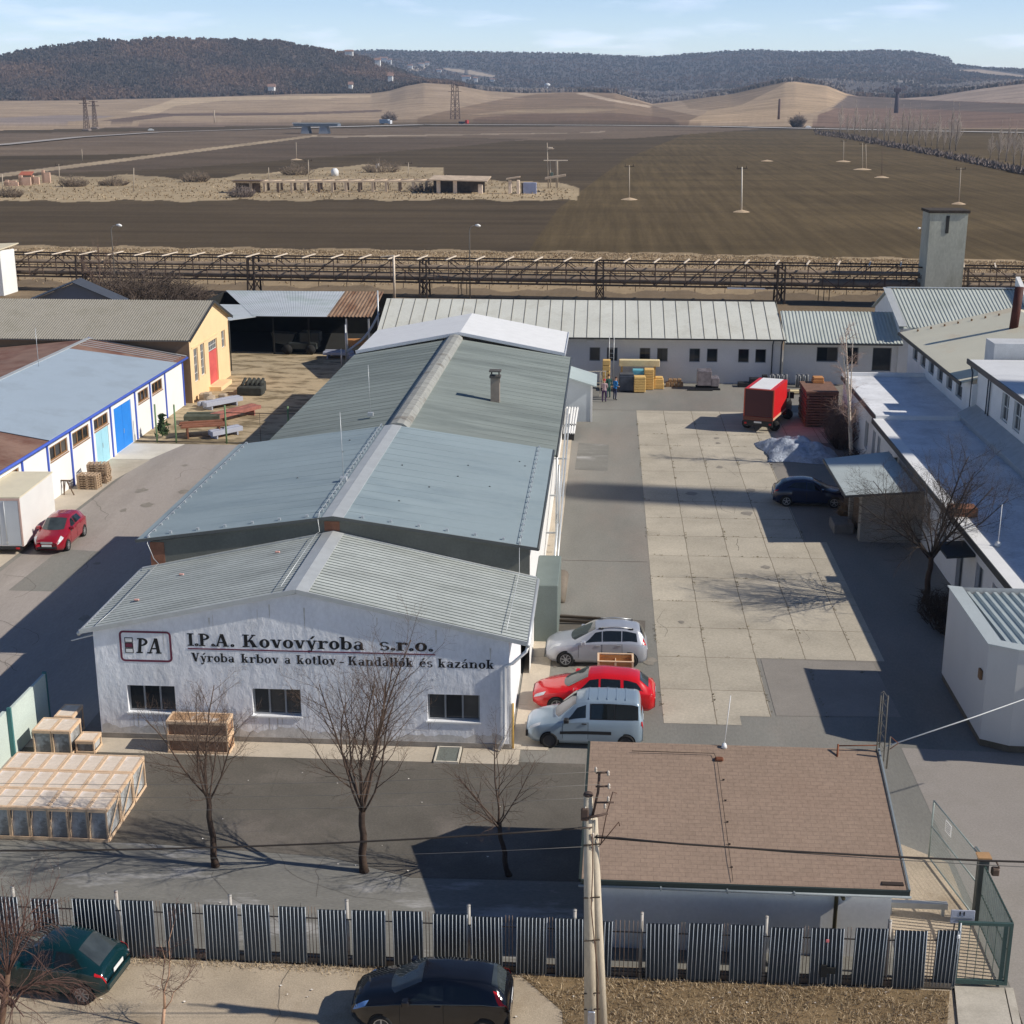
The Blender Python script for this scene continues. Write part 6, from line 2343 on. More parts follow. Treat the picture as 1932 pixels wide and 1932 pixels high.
# blue grey leisure van
vanp = paint_mat('blue_grey_paint', S(152, 170, 184), metal=.3, rough=.32)
c = Car('parked_van', 'blue grey leisure van with tinted side windows, beside the brown shingled roof', 'van', (-.45, 46.0, 0), -.02, 4.11, 1.72,
        [(0, .62), (.06, .80), (.3, .92), (.95, 1.06), (1.1, 1.10), (1.72, 1.66), (2.1, 1.78), (2.8, 1.81), (3.85, 1.78), (4.0, 1.70), (4.06, 1.2), (4.11, .7)],
        [(0, .56), (.45, .84), (1.1, .98), (2, 1.06), (4.11, 1.08)], [(0, .55), (.9, .66), (1.5, .64), (2.0, .62), (3.8, .62), (4.11, .66)], vanp, .30, (.83, 3.52))
c.across('windscreen', 1.14, 1.74, 6.0, cglass2, x0c=1.0)
c.across('rear_window', 4.02, 4.06, 6.2, cglass)
for s in (1, -1):
    c.door(1.30, 2.18, s, hub_m)
    c.patch('side_window', [(1.42, 4.2), (2.10, 4.2), (2.10, 4.9), (1.80, 4.85)], s, cglass)
    c.patch('window_surround', [(2.24, 4.1), (3.94, 4.1), (3.92, 4.96), (2.24, 4.96)], s, trim_m, .004)
    c.patch('side_window', [(2.28, 4.15), (3.08, 4.15), (3.08, 4.92), (2.28, 4.92)], s, cglass, .008)
    c.patch('side_window', [(3.12, 4.15), (3.90, 4.15), (3.88, 4.92), (3.12, 4.92)], s, cglass, .008)
    c.patch('headlight', [(.08, 3.5), (.48, 3.8), (.52, 4.8), (.16, 4.8)], s, lamp_w)
    c.patch('taillight', [(4.04, 2.6), (4.10, 2.6), (4.08, 3.9), (4.03, 3.9)], s, lamp_r, .012)
    c.patch('rub_strip', [(1.2, 1.75), (3.0, 1.75), (3.0, 2.1), (1.2, 2.1)], s, trim_m, .012)
mb = MB()
for k in range(5):
    x = 2.2+k*.32
    q = c.pt(x, 6.2, 1)
    mb.box(q.x-.012, q.x+.012, -q.y, q.y, q.z+.0, q.z+.035)
c.mbuild(mb, 'roof_swage', vanp)
c.bar('bumper', -.03, .05, -.6, .6, .32, .55, trim_m)
c.wheels(hub_m, 8)
c.mirror(1.42, trim_m)
c.plate(True, .9)
c.plate(False, .44)

# dark blue hatchback by the garage: nose towards +X (the garage)
dbl = paint_mat('dark_blue_paint', S(26, 34, 62), rough=.22)
c = Car('parked_car', 'dark blue hatchback nosed up against the small garage', 'car', (11.75, 77.35, 0), PI-.06, 4.25, 1.78,
        [(0, .60), (.06, .74), (.3, .84), (1.05, .98), (1.22, 1.02), (2.0, 1.44), (2.5, 1.51), (3.2, 1.46), (3.75, 1.28), (4.05, 1.02), (4.2, .9), (4.25, .66)],
        [(0, .5), (.5, .78), (1.2, .92), (2.2, .96), (3.4, 1.0), (4.25, .9)], [(0, .55), (1.0, .66), (1.7, .60), (2.2, .56), (3.4, .54), (4.0, .56), (4.25, .62)], dbl, .32, (.88, 3.5))
c.across('windscreen', 1.28, 2.02, 6.0, cglass2, x0c=1.1)
c.across('rear_window', 3.5, 4.0, 6.2, cglass)
for s in (1, -1):
    c.door(1.4, 2.4, s)
    c.door(2.44, 3.2, s)
    c.patch('side_window', [(1.66, 4.15), (2.40, 4.15), (2.40, 4.93), (2.08, 4.9)], s, cglass)
    c.patch('side_window', [(2.46, 4.15), (3.5, 4.3), (3.1, 4.9), (2.46, 4.93)], s, cglass)
    c.patch('headlight', [(.06, 3.4), (.45, 3.7), (.52, 4.8), (.12, 4.8)], s, lamp_w)
    c.patch('taillight', [(4.0, 3.2), (4.23, 3.0), (4.2, 4.2), (3.95, 4.4)], s, lamp_r)
c.wheels(rim_m, 5)
c.mirror(1.55)
c.plate(True, .6)

# dark red hatchback on the left lane: nose towards the viewer (-Y)
drd = paint_mat('dark_red_paint', S(142, 22, 38), rough=.22)
c = Car('parked_car', 'dark red small hatchback parked beside the white box trailer', 'car', (-27.75, 67.25, 0), PI/2+.03, 3.99, 1.65,
        [(0, .62), (.06, .78), (.3, .90), (.9, 1.02), (1.05, 1.06), (1.75, 1.46), (2.3, 1.52), (3.2, 1.47), (3.65, 1.34), (3.85, 1.05), (3.94, .9), (3.99, .66)],
        [(0, .52), (.4, .82), (1.1, .94), (2, .98), (3.2, 1.0), (3.99, .9)], [(0, .55), (.9, .62), (1.6, .58), (2.2, .54), (3.2, .53), (3.7, .55), (3.99, .6)], drd, .30, (.80, 3.26))
c.across('windscreen', 1.10, 1.78, 6.0, cglass2, x0c=.95)
c.across('rear_window', 3.62, 3.82, 6.2, cglass)
for s in (1, -1):
    c.door(1.25, 2.15, s)
    c.door(2.2, 2.95, s)
    c.patch('side_window', [(1.45, 4.15), (2.14, 4.15), (2.14, 4.93), (1.84, 4.9)], s, cglass)
    c.patch('side_window', [(2.2, 4.15), (3.1, 4.2), (2.95, 4.9), (2.2, 4.93)], s, cglass)
    c.patch('headlight', [(.03, 3.3), (.40, 3.7), (.48, 5.2), (.08, 5.2)], s, lamp_w)
    c.patch('taillight', [(3.78, 3.4), (3.97, 3.2), (3.93, 4.6), (3.75, 4.7)], s, lamp_r)
c.bar('grille', -.012, .015, -.3, .3, .60, .70, rim_m)
c.bar('bumper_intake', -.014, .015, -.48, .48, .34, .44, trim_m)
c.wheels(rim_m, 9)
c.mirror(1.4)
c.plate(False, .50)

# dark green hatchback on the verge, tail to the right
grn = paint_mat('dark_green_paint', S(8, 44, 48), rough=.2)
c = Car('parked_car', 'dark green hatchback half hidden behind drooping twigs at the street fence', 'car', (-14.05, 30.73, 0), -.12, 3.84, 1.66,
        [(0, .56), (.06, .70), (.3, .80), (1.0, .96), (1.15, 1.0), (1.95, 1.38), (2.4, 1.43), (3.0, 1.38), (3.62, .98), (3.74, .92), (3.80, .8), (3.84, .55)],
        [(0, .5), (.5, .76), (1.2, .88), (2.2, .90), (3.3, .92), (3.84, .8)], [(0, .55), (1.0, .62), (1.7, .56), (2.2, .52), (3.0, .50), (3.6, .58), (3.84, .62)], grn, .295, (.78, 3.22))
c.across('windscreen', 1.2, 1.98, 6.0, cglass2, x0c=1.05)
c.across('rear_window', 3.03, 3.60, 6.1, cglass2)
for s in (1, -1):
    c.door(1.35, 2.45, s)
    c.patch('side_window', [(1.6, 4.15), (2.42, 4.15), (2.42, 4.93), (2.05, 4.9)], s, cglass)
    c.patch('side_window', [(2.48, 4.15), (3.25, 4.25), (2.95, 4.9), (2.48, 4.93)], s, cglass)
    c.patch('headlight', [(.05, 3.3), (.5, 3.7), (.6, 4.8), (.12, 4.8)], s, lamp_w)
    c.patch('taillight', [(3.58, 3.25), (3.83, 3.1), (3.82, 4.05), (3.56, 4.3)], s, lamp_r, .015)
c.bar('rear_bumper', 3.80, 3.87, -.62, .62, .38, .54, grn, .03)
mb = MB()
for s in (-1, 1):
    p = c.pt(3.80, 4.6, s)
    mb.bbox(p.x-.03, p.x+.03, p.y-.03, p.y+.03, p.z, p.z+.03, .01)
c.mbuild(mb, 'badge', rim_m)
c.wheels(rim_m, 8)
c.mirror(1.5)
c.plate(True, .72, .52)

# black hatchback at the bottom edge, nose to the left
blk = paint_mat('black_paint_gloss', (.006, .0065, .009), rough=.12)
c = Car('parked_car', 'glossy black hatchback parked on the verge at the bottom of the view', 'car', (-3.95, 29.85, 0), 0.0, 3.92, 1.68,
        [(0, .62), (.06, .78), (.3, .90), (.9, 1.02), (1.05, 1.06), (1.75, 1.42), (2.3, 1.47), (3.2, 1.42), (3.6, 1.3), (3.82, 1.02), (3.88, .9), (3.92, .66)],
        [(0, .52), (.4, .82), (1.1, .94), (2, .98), (3.2, 1.02), (3.92, .95)], [(0, .55), (.9, .62), (1.6, .58), (2.2, .54), (3.2, .54), (3.7, .55), (3.92, .6)], blk, .30, (.78, 3.27))
c.across('windscreen', 1.10, 1.76, 6.0, cglass2, x0c=.95)
c.across('rear_window', 3.45, 3.76, 6.2, cglass2)
for s in (1, -1):
    c.door(1.25, 2.3, s)
    c.patch('side_window', [(1.45, 4.15), (2.3, 4.15), (2.3, 4.93), (1.84, 4.9)], s, cglass)
    c.patch('side_window', [(2.36, 4.15), (3.3, 4.2), (3.05, 4.9), (2.36, 4.93)], s, cglass)
    c.patch('headlight', [(.03, 3.5), (.38, 3.8), (.46, 4.9), (.10, 4.9)], s, M('headlight_blue', S(120, 160, 214), rough=.1, var=.1, fine=0))
    c.patch('taillight', [(3.70, 3.5), (3.88, 3.3), (3.62, 5.0), (3.5, 5.0)], s, lamp_r, .012)
c.wheels(rim_m, 5)
c.mirror(1.4)
c.plate(True, .75)


# box bodied vehicles -------------------------------------------------------
def wheel(root, x, y, r, s, w=.22):
    mb = MB()
    mb.tube([(x, y-s*w, r), (x, y-s*w*.1, r), (x, y, r)], [r, r, r*.9], 22)
    wh = root.mb(mb, 'wheel', tyre_m)
    mb = MB()
    mb.tube([(x, y+s*.004, r), (x, y+s*.012, r)], [r*.55, r*.5], 16)
    root.mb(mb, 'rim', rim_m, wh)


class Box:
    def __init__(self, *a, **k):
        self.r = thing(*a, **k)

    def mb(self, mb, name, m, parent=None):
        p = parent or self.r
        off = wloc(p)
        mb.v = [(a+off.x, b+off.y, c+off.z) for a, b, c in mb.v]
        return mb.build(name, m, p)


# red box truck, tail towards the viewer: local x across, y forward
tr = Box('box_truck', 'red box truck with a white topped body parked at the yard end', 'truck', (10.55, 94.9, 0), -.34)
tred = M('truck_red', S(208, 36, 40), rough=.4, var=.04, fine=0)
tdark = M('truck_shutter', S(84, 46, 48), rough=.6, var=.06, fine=0)
tr.mb(MB().box(-1.0, 1.0, .04, 4.1, .95, 3.0).box(-1.02, 1.02, .02, 4.12, .86, .948), 'cargo_box', tred)
tr.mb(MB().box(-.72, .72, .1, 4.05, 3.003, 3.03), 'roof_sheet', white_sheet)
d = tr.mb(MB().box(-.94, .94, -.02, .036, 1.1, 2.94), 'roller_shutter', tdark)
mb = MB()
for x in (-1.0, 1.0):
    mb.box(x-.04, x+.04, -.015, .035, .9, 3.0)
mb.box(-1.0, 1.0, -.02, .034, 2.95, 3.0)
tr.mb(mb, 'rear_frame', M('truck_frame', S(196, 90, 66), rough=.5, var=.1))
tr.mb(MB().box(-1.02, 1.02, -.05, .0, .82, 1.08), 'tail_board', M('tail_board', S(112, 66, 54), rough=.6, var=.1))
tr.mb(MB().box(-1.02, 1.02, -.03, .1, .42, .80).box(-.5, .5, .1, 4.4, .55, .8), 'chassis', trim_m)
mb = MB()
mb.box(1.003, 1.03, .1, 4.05, .86, 1.0)
mb.box(-1.03, -1.003, .1, 4.05, .86, 1.0)
tr.mb(mb, 'side_skirt', M('skirt_pale', S(220, 180, 150), rough=.5, var=.1))
cab = MB()
cab.prism([(-.98, 4.2, .45), (-.98, 6.1, .45), (-.98, 6.15, 1.0), (-.98, 5.75, 1.25), (-.98, 5.2, 2.15), (-.98, 4.2, 2.2)], (1.96, 0, 0))
cb = tr.mb(cab, 'cab', M('cab_dark_red', S(120, 20, 26), rough=.3, var=.05, fine=0))
mb = MB()
for s in (-1, 1):
    mb.poly([(s*.985, 4.4, 1.35), (s*.985, 5.6, 1.35), (s*.985, 5.2, 2.02), (s*.985, 4.4, 2.05)])
mb.poly([(-.9, 5.73, 1.3), (.9, 5.73, 1.3), (.9, 5.235, 2.1), (-.9, 5.235, 2.1)])
tr.mb(mb, 'cab_window', cglass, cb)
for s in (-1, 1):
    tr.mb(MB().bbox(s*1.05-.02, s*1.05+.25*s+(.02 if s > 0 else -.02), 5.0, 5.12, 1.5, 1.95, .03) if s > 0 else MB().bbox(-1.3, -1.03, 5.0, 5.12, 1.5, 1.95, .03), 'mirror', trim_m, cb)
    for y in (.95, 5.0):
        wheel(tr, s*.98, y, .36, s)
    tr.mb(MB().bbox(s*.85-.08, s*.85+.08, -.06, -.03, .55, .68, .01), 'taillight', lamp_r)
tr.mb(MB().box(-.26, .26, -.065, -.04, .66, .77), 'number_plate', plate_m)

# white box trailer at the left edge
wt_ = Box('box_trailer', 'large white box trailer with grey rear doors beside the dark red car', 'trailer', (-29.95, 65.2, 0), .05)
wht = M('trailer_white', (.80, .79, .76), rough=.45, var=.03, fine=0)
wt_.mb(MB().box(-1.1, 1.1, .03, 4.9, .45, 2.95), 'cargo_box', wht)
wt_.mb(MB().box(-1.13, 1.13, -.02, 4.95, 2.953, 3.02), 'roof', M('trailer_roof', S(226, 216, 188), rough=.6, var=.05))
for s in (-1, 1):
    d = wt_.mb(MB().box(min(s*.02, s*1.0), max(s*.02, s*1.0), -.015, .028, .52, 2.82), 'rear_door', M('door_grey', S(186, 192, 198), rough=.45, var=.05, fine=0))
    wt_.mb(MB().tube([(s*.3, -.035, .55), (s*.3, -.035, 2.8)], .018, 6).box(s*.3-.06, s*.3+.06, -.05, -.02, .62, .72), 'lock_rod', galv, d)
mb = MB()
for s in (-1, 1):
    mb.box(s*1.06-.045, s*1.06+.045, -.02, .029, .45, 2.95)
mb.box(-1.01, 1.01, -.02, .029, 2.83, 2.95)
wt_.mb(mb, 'rear_frame', M('frame_reddish', S(206, 176, 164), rough=.5, var=.05))
wt_.mb(MB().box(-1.0, 1.0, -.04, .1, .30, .42).box(-.5, .5, .1, 6.2, .32, .44), 'chassis', trim_m)
for s in (-1, 1):
    for y in (2.1, 2.85):
        wheel(wt_, s*.95, y, .31, s)
    wt_.mb(MB().bbox(s*.8-.1, s*.8+.1, -.06, -.042, .31, .41, .01), 'taillight', lamp_r)

# two lorries and a small car on the motorway
for nm, lab, x, y, col, L_ in (('lorry', 'far pale lorry driving on the motorway', 728, 236.2, S(170, 182, 196), 14), ('lorry', 'far dark flatbed lorry with a small red cab, on the motorway', 875, 235.8, S(70, 74, 84), 11)):
    p = gp(x, y)
    q = gp(x+10, y+.2)
    a = math.atan2(q.y-p.y, q.x-p.x)
    lo = Box(nm, lab, 'lorry', (p.x, p.y, .6), a)
    dark = 'dark' in lab
    lo.mb(MB().bbox(-L_/2, L_/2-3, -1.25, 1.25, 1.0, 2.2 if dark else 4.2, .1), 'cargo_box', M('lorry_'+('dark' if dark else 'pale'), col, var=.05))
    lo.mb(MB().bbox(L_/2-2.6, L_/2, -1.2, 1.2, .6, 3.5, .2), 'cab', M('cab_red' if dark else 'cab_white', S(170, 60, 60) if dark else S(220, 222, 226), var=.05))
    for xx in (-L_/2+1.5, -L_/2+3.2, L_/2-1.4):
        for s in (-1, 1):
            wheel(lo, xx, s*1.2, .55, s)
p = gp(1525, 243)
fc = Box('parked_car', 'tiny white car on the motorway near the bushes', 'car', (p.x, p.y, .6), -.1)
fc.mb(MB().bbox(-2.1, 2.1, -.85, .85, .25, .95, .12).bbox(-1.3, 1.0, -.75, .75, .95, 1.5, .2), 'body', white_sheet)
for xx in (-1.3, 1.3):
    for s in (-1, 1):
        wheel(fc, xx, s*.8, .32, s)
p = gp(285, 248.5)
fc = Box('parked_car', 'tiny pale car on the far road before the overpass', 'car', (p.x, p.y, .55), .3)
fc.mb(MB().bbox(-2.1, 2.1, -.85, .85, .25, .95, .12).bbox(-1.3, 1.0, -.75, .75, .95, 1.5, .2), 'body', tin_lt)
for xx in (-1.3, 1.3):
    for s in (-1, 1):
        wheel(fc, xx, s*.8, .32, s)
# overpass bridge of the motorway
p = gp(595, 252)
ob = thing('overpass', 'small motorway overpass with two stout piers, far off', 'bridge', (p.x, p.y, 0))
cc = M('bridge_concrete', S(150, 156, 166), rough=.8, var=.1, sc=.1)
pk = p.y/ray(595, 252).y
bx = lambda px: gp(px, 252).x
mb = MB()
mb.box(bx(556), bx(640), p.y-4, p.y+8, 4.6, 6.1)
mb.build('deck', M('bridge_deck', S(108, 118, 130), rough=.8, var=.1), ob)
for a, b_ in ((572, 582), (606, 618)):
    MB().prism([(bx(a)-1.0, p.y-3.5, 0), (bx(b_)+1.0, p.y-3.5, 0), (bx(b_), p.y-3.5, 4.58), (bx(a), p.y-3.5, 4.58)], (0, 10, 0)).build('pier', cc, ob)
mb = MB()
mb.box(bx(554), bx(644), p.y-4.1, p.y-3.9, 6.11, 6.9)
mb.build('guard_rail', tin_lt, ob)
# ---------------------------------------------------------------- bare trees
bark = M('bark_dark', S(76, 62, 53), rough=.95, var=.2, sc=4, fine=.15, fsc=20)
twig = M('twig_brown', S(90, 74, 64), rough=.95, var=.15, sc=3, fine=0)
twig_r = M('twig_red', S(98, 74, 66), rough=.9, var=.2, sc=3, fine=0)
birchb = M('birch_bark', S(205, 192, 176), rough=.8, var=.2, sc=5, fine=.1, col2=S(90, 80, 72), c2sc=6, c2lo=.6, c2hi=.66, c2amt=.8, stretch=(1, 1, 2))
twig_p = M('birch_twig', S(178, 152, 138), rough=.9, var=.15, sc=2, fine=0)


def branch(mb, rnd, p, d, L, r, lev, maxl, par, out=None):
    """grow one limb with side shoots"""
    n = max(3, int(L/par.get('seg', .35)))
    n = min(n, 8)
    pts, rads = [p.copy()], [r]
    d = d.normalized()
    tip = r*par.get('tip', .35) if lev < maxl else max(r*.4, .002)
    for i in range(n):
        w = par.get('wob', .10)*(1+.4*lev)
        d = (d+Vector((rnd.gauss(0, w), rnd.gauss(0, w), rnd.gauss(0, w*.6)+par['up'][min(lev, len(par['up'])-1)]))).normalized()
        p = p+d*(L/n)
        if p.z < .15: p.z = .15
        pts.append(p.copy())
        rads.append(r+(tip-r)*(i+1)/n)
    mb.tube(pts, rads, 6 if lev < 1 else 5 if lev < 2 else 3, lev < 2, True)
    if lev >= maxl:
        return
    k = par['kids'][lev]
    for i in range(k):
        t = par.get('t0', .25)+(1-par.get('t0', .25))*(i+rnd.random()*.8)/k
        t = min(t, .98)
        f = t*n
        j = min(int(f), n-1)
        q = pts[j].lerp(pts[j+1], f-j)
        dd = (pts[j+1]-pts[j]).normalized()
        ax = dd.cross(Vector((rnd.gauss(0, 1), rnd.gauss(0, 1), rnd.gauss(0, 1)))).normalized()
        ang = R(rnd.uniform(*par['ang'][min(lev, len(par['ang'])-1)]))
        nd = Matrix.Rotation(ang, 3, ax) @ dd
        rr = (rads[j]*(1-(f-j))+rads[j+1]*(f-j))*par.get('rf', .6)
        branch(mb, rnd, q, nd, L*par['len'][min(lev, len(par['len'])-1)]*(1.15-.55*t)*rnd.uniform(.75, 1.2), max(rr, .0028), lev+1, maxl, par)


def bare_tree(label, base, fork, top, spread, limbs, seed, bm, tm, trunk_r, par, maxl=3, lean=(0, 0), group=None, cat='tree', limb_ang=(20, 50), name='bare_tree'):
    rnd = random.Random(seed)
    root = thing(name, label, cat, (base[0], base[1], 0), group=group)
    bx, by = base
    mb = MB()
    n = 7
    pts = [Vector((bx+lean[0]*(i/n)+.03*math.sin(i*1.7+seed), by+lean[1]*(i/n), fork*i/n)) for i in range(n+1)]
    rads = [trunk_r*(1.25 if i == 0 else 1.0-.28*i/n) for i in range(n+1)]
    mb.tube(pts, rads, 10)
    tops = pts[-1]
    cr = MB()
    for i in range(limbs):
        a = 2*PI*i/limbs+rnd.uniform(-.35, .35)
        el = R(rnd.uniform(*limb_ang)) if i else R(6)
        d = Vector((math.sin(el)*math.cos(a), math.sin(el)*math.sin(a), math.cos(el)))
        st = pts[-1]-Vector((0, 0, rnd.uniform(0, fork*.14) if i else 0))
        st = Vector((bx+lean[0]*st.z/fork, by+lean[1]*st.z/fork, st.z))
        L = (top-fork)*rnd.uniform(.62, .85)*(1.12 if i == 0 else 1)
        if i:
            L = min(L, spread/max(math.sin(el), .3)*1.05)
        branch(cr, rnd, st, d, L, trunk_r*rnd.uniform(.25, .36)*(1.25 if i == 0 else 1), 0, maxl, par)
    mb.build('trunk', bm, root)
    cr.build('crown', tm, root)
    return root


PAR = dict(up=[.05, .07, .07, .05], kids=[8, 7, 5], ang=[(25, 50), (25, 55), (25, 60)], len=[.52, .5, .5], wob=.09, rf=.55, seg=.4)
bare_tree('bare yard tree standing before the two stacked crates at the wall', (-11.3, 36.55), 2.35, 6.4, 1.8, 8, 3, bark, twig, .105, PAR, 3, (-.1, 0), 'bare trees before the hall', limb_ang=(20, 55))
bare_tree('tallest bare yard tree, its twigs crossing the painted lettering', (-6.85, 36.55), 2.15, 7.9, 2.1, 10, 8, bark, twig, .125, dict(PAR, kids=[9, 7, 4]), 3, (0.03, 0), 'bare trees before the hall', limb_ang=(14, 44))
bare_tree('smallest bare yard tree, standing in the gatehouse shadow', (-2.55, 36.6), 1.75, 4.9, 1.45, 8, 21, bark, twig, .085, dict(PAR, kids=[7, 5, 3]), 3, (-.28, 0), 'bare trees before the hall', limb_ang=(22, 58))
bare_tree('broad bare fruit tree before the flat roofed wing', (14.75, 61.2), 2.3, 8.0, 3.3, 15, 5, bark, M('twig_dark', S(72, 63, 57), rough=.95, var=.2, fine=0), .15, dict(PAR, kids=[12, 9, 5], up=[.03, .04, .05, .03], ang=[(30, 65), (30, 65), (25, 70)]), 3, (.1, 0), limb_ang=(22, 66))
# birch with white trunk and fine drooping twigs
rnd = random.Random(4)
root = thing('birch_tree', 'slender white barked birch beside the stacked red planks', 'tree', (15.5, 86, 0))
tb, cr = MB(), MB()
pts = [Vector((15.5-.10*i, 86+.02*math.sin(i), .9*i)) for i in range(10)]
tb.tube(pts, [.14-.0125*i for i in range(10)], 8)
for off, z0, dx in ((0, 3.2, .30), (1, 3.8, -.25)):
    q = [Vector((15.5-.11*z/.9*.9+dx*(z-z0)*.28, 86+.1*off, z)) for z in np.linspace(z0, 8.2, 7)]
    tb.tube(q, np.linspace(.06, .015, 7).tolist(), 6)
for i in range(34):
    z = 1.8+6.9*(i/34.)
    a = rnd.uniform(0, 2*PI)
    k = min(int(z/.9), 8)
    s = pts[k].lerp(pts[k+1], z/.9-k)
    d = Vector((math.cos(a), math.sin(a), rnd.uniform(.4, 1.2)))
    branch(cr, rnd, s, d, rnd.uniform(.9, 1.9)*(1.25-.09*z), .022, 0, 2, dict(up=[.03, -.06, -.10], kids=[7, 5], ang=[(25, 55), (25, 60)], len=[.6, .55], wob=.12, rf=.5, seg=.3))
tb.build('trunk', birchb, root)
cr.build('crown', twig_p, root)

# sapling at the bottom edge
rnd = random.Random(9)
root = thing('sapling', 'thin forked sapling rising before the street fence', 'sapling', (-10.55, 28.9, 0))
tb, cr = MB(), MB()
base = Vector((-10.55, 28.9, 0))
st = [base, base+Vector((.06, .1, .55))]
tb.tube(st, [.045, .04], 8)
for tipx, tipz, r_ in ((.34, 2.75, .026), (.06, 2.2, .02), (.75, 1.55, .018)):
    q = [st[-1].lerp(base+Vector((tipx, .35, tipz)), k/5.)+Vector((.05*math.sin(k*2+tipx*9), 0, 0)) for k in range(6)]
    tb.tube(q, np.linspace(r_, .006, 6).tolist(), 6)
    for j in range(9):
        k = rnd.randint(1, 4)
        branch(cr, rnd, q[k].lerp(q[k+1], rnd.random()), Vector((rnd.gauss(0, .6), rnd.gauss(0, .4), rnd.uniform(.1, .9))), rnd.uniform(.35, .8), .007, 0, 2,
               dict(up=[.0, -.04, -.05], kids=[5, 3], ang=[(25, 60), (25, 60)], len=[.6, .5], wob=.16, rf=.6, seg=.15))
tb.build('trunk', M('sapling_bark', S(186, 150, 124), rough=.85, var=.15, sc=6), root)
cr.build('crown', twig_r, root)

# weeping shrub over the dark green car
rnd = random.Random(17)
root = thing('weeping_tree', 'weeping tree of drooping reddish twigs in front of the dark green car', 'tree', (-14.1, 27.6, 0))
tb, cr = MB(), MB()
base = Vector((-14.1, 27.6, 0))
tp = [base, base+Vector((.1, 0, .8)), base+Vector((.25, .1, 1.6)), base+Vector((.35, .2, 2.2))]
tb.tube(tp, [.11, .09, .08, .06], 8)
for i in range(11):
    a = rnd.uniform(0, 2*PI)
    d = Vector((math.cos(a)*.8, math.sin(a)*.5+.1, rnd.uniform(.55, 1.3)))
    branch(cr, rnd, tp[-1]-Vector((0, 0, rnd.uniform(0, .9))), d, rnd.uniform(1.1, 2.0), .035, 0, 2,
           dict(up=[-.14, -.24, -.24], kids=[13, 7], ang=[(20, 60), (20, 55)], len=[.75, .6], wob=.12, rf=.42, seg=.22))
for i in range(16):
    a = rnd.uniform(0, 2*PI)
    branch(cr, rnd, tp[-1], Vector((rnd.gauss(-.1, .45), rnd.gauss(.1, .25), 1.2)), rnd.uniform(1.6, 3.1), .016, 0, 2,
           dict(up=[.03, .02, .0], kids=[7, 3], ang=[(15, 40), (20, 50)], len=[.4, .5], wob=.07, rf=.5, seg=.4))
tb.build('trunk', M('weeping_bark', S(108, 84, 68), rough=.9, var=.2, sc=5), root)
cr.build('crown', twig_r, root)

# hedge masses in the shade by the wing
def bush(name, label, c, rx, ry, h, n, m, cat='bush', group=None, tw=.05):
    o = MB()
    rnd = random.Random(int(abs(c[0]*31+c[1]*7)))
    for i in range(n):
        a = rnd.uniform(0, 2*PI)
        q = math.sqrt(rnd.random())
        bx, by = c[0]+rx*.5*q*math.cos(a), c[1]+ry*.5*q*math.sin(a)
        L = h*rnd.uniform(.5, 1.0)*(1.1-.5*q)
        d = Vector((math.cos(a)*q*.8*rx/max(h, .1), math.sin(a)*q*.8*ry/max(h, .1), 1.0))
        p = Vector((bx, by, 0))
        e = p+d.normalized()*L
        mid = p.lerp(e, .55)+Vector((rnd.gauss(0, .08)*h, rnd.gauss(0, .08)*h, 0))
        w = tw*rnd.uniform(.5, 1.3)
        o.tube([p, mid, e], [w*.5, w*.35, w*.1], 3, False)
        for k in range(4):
            s = mid.lerp(e, rnd.random())
            f = s+Vector((rnd.gauss(0, .2), rnd.gauss(0, .2), rnd.uniform(.02, .25)))*h*.6
            o.tube([s, f], [w*.3, w*.08], 3, False)
    r = thing(name, label, cat, (c[0], c[1], 0), group=group)
    o.build('branches', m, r)
    return r


dk = M('shrub_dark', S(78, 66, 56), rough=.95, var=.3, fine=0)
bush('bush', 'dark leafless shrub thicket under the broad fruit tree', (15.0, 58.6), 1.5, 3.4, 1.7, 240, dk)
bush('bush', 'dark shrub at the foot of the birch', (15.3, 83.6), 1.2, 2.6, 1.8, 220, dk)
bush('bush', 'brown twiggy shrub rising against the plank stack behind the birch', (15.6, 91.5), 1.2, 3.2, 3.6, 230, M('shrub_brown', S(122, 100, 90), rough=.95, var=.3, fine=0))
bush('bush', 'low brown brush pile between the dark blue car and the garage wall', (13.4, 74.6), .7, 1.2, .9, 160, M('shrub_tan', S(140, 112, 80), rough=.95, var=.3, fine=0))
bush('bush', 'large dark leafless thicket behind the beige hall roof', (-51, 150), 13, 8, 5.2, 1100, M('thicket', S(92, 80, 72), rough=.95, var=.3, fine=0), tw=.12)
PF = dict(up=[.06, .08, .05], kids=[7, 5], ang=[(18, 40), (20, 45)], len=[.5, .5], wob=.06, rf=.55, seg=.8)
bare_tree('bare tree standing before the pipe bridge over the beige hall roof', (-54.2, 148), 2.5, 9.0, 2.6, 8, 31, bark, M('twig_far', S(118, 98, 86), rough=.95, var=.1, fine=0), .16, PF, 2)

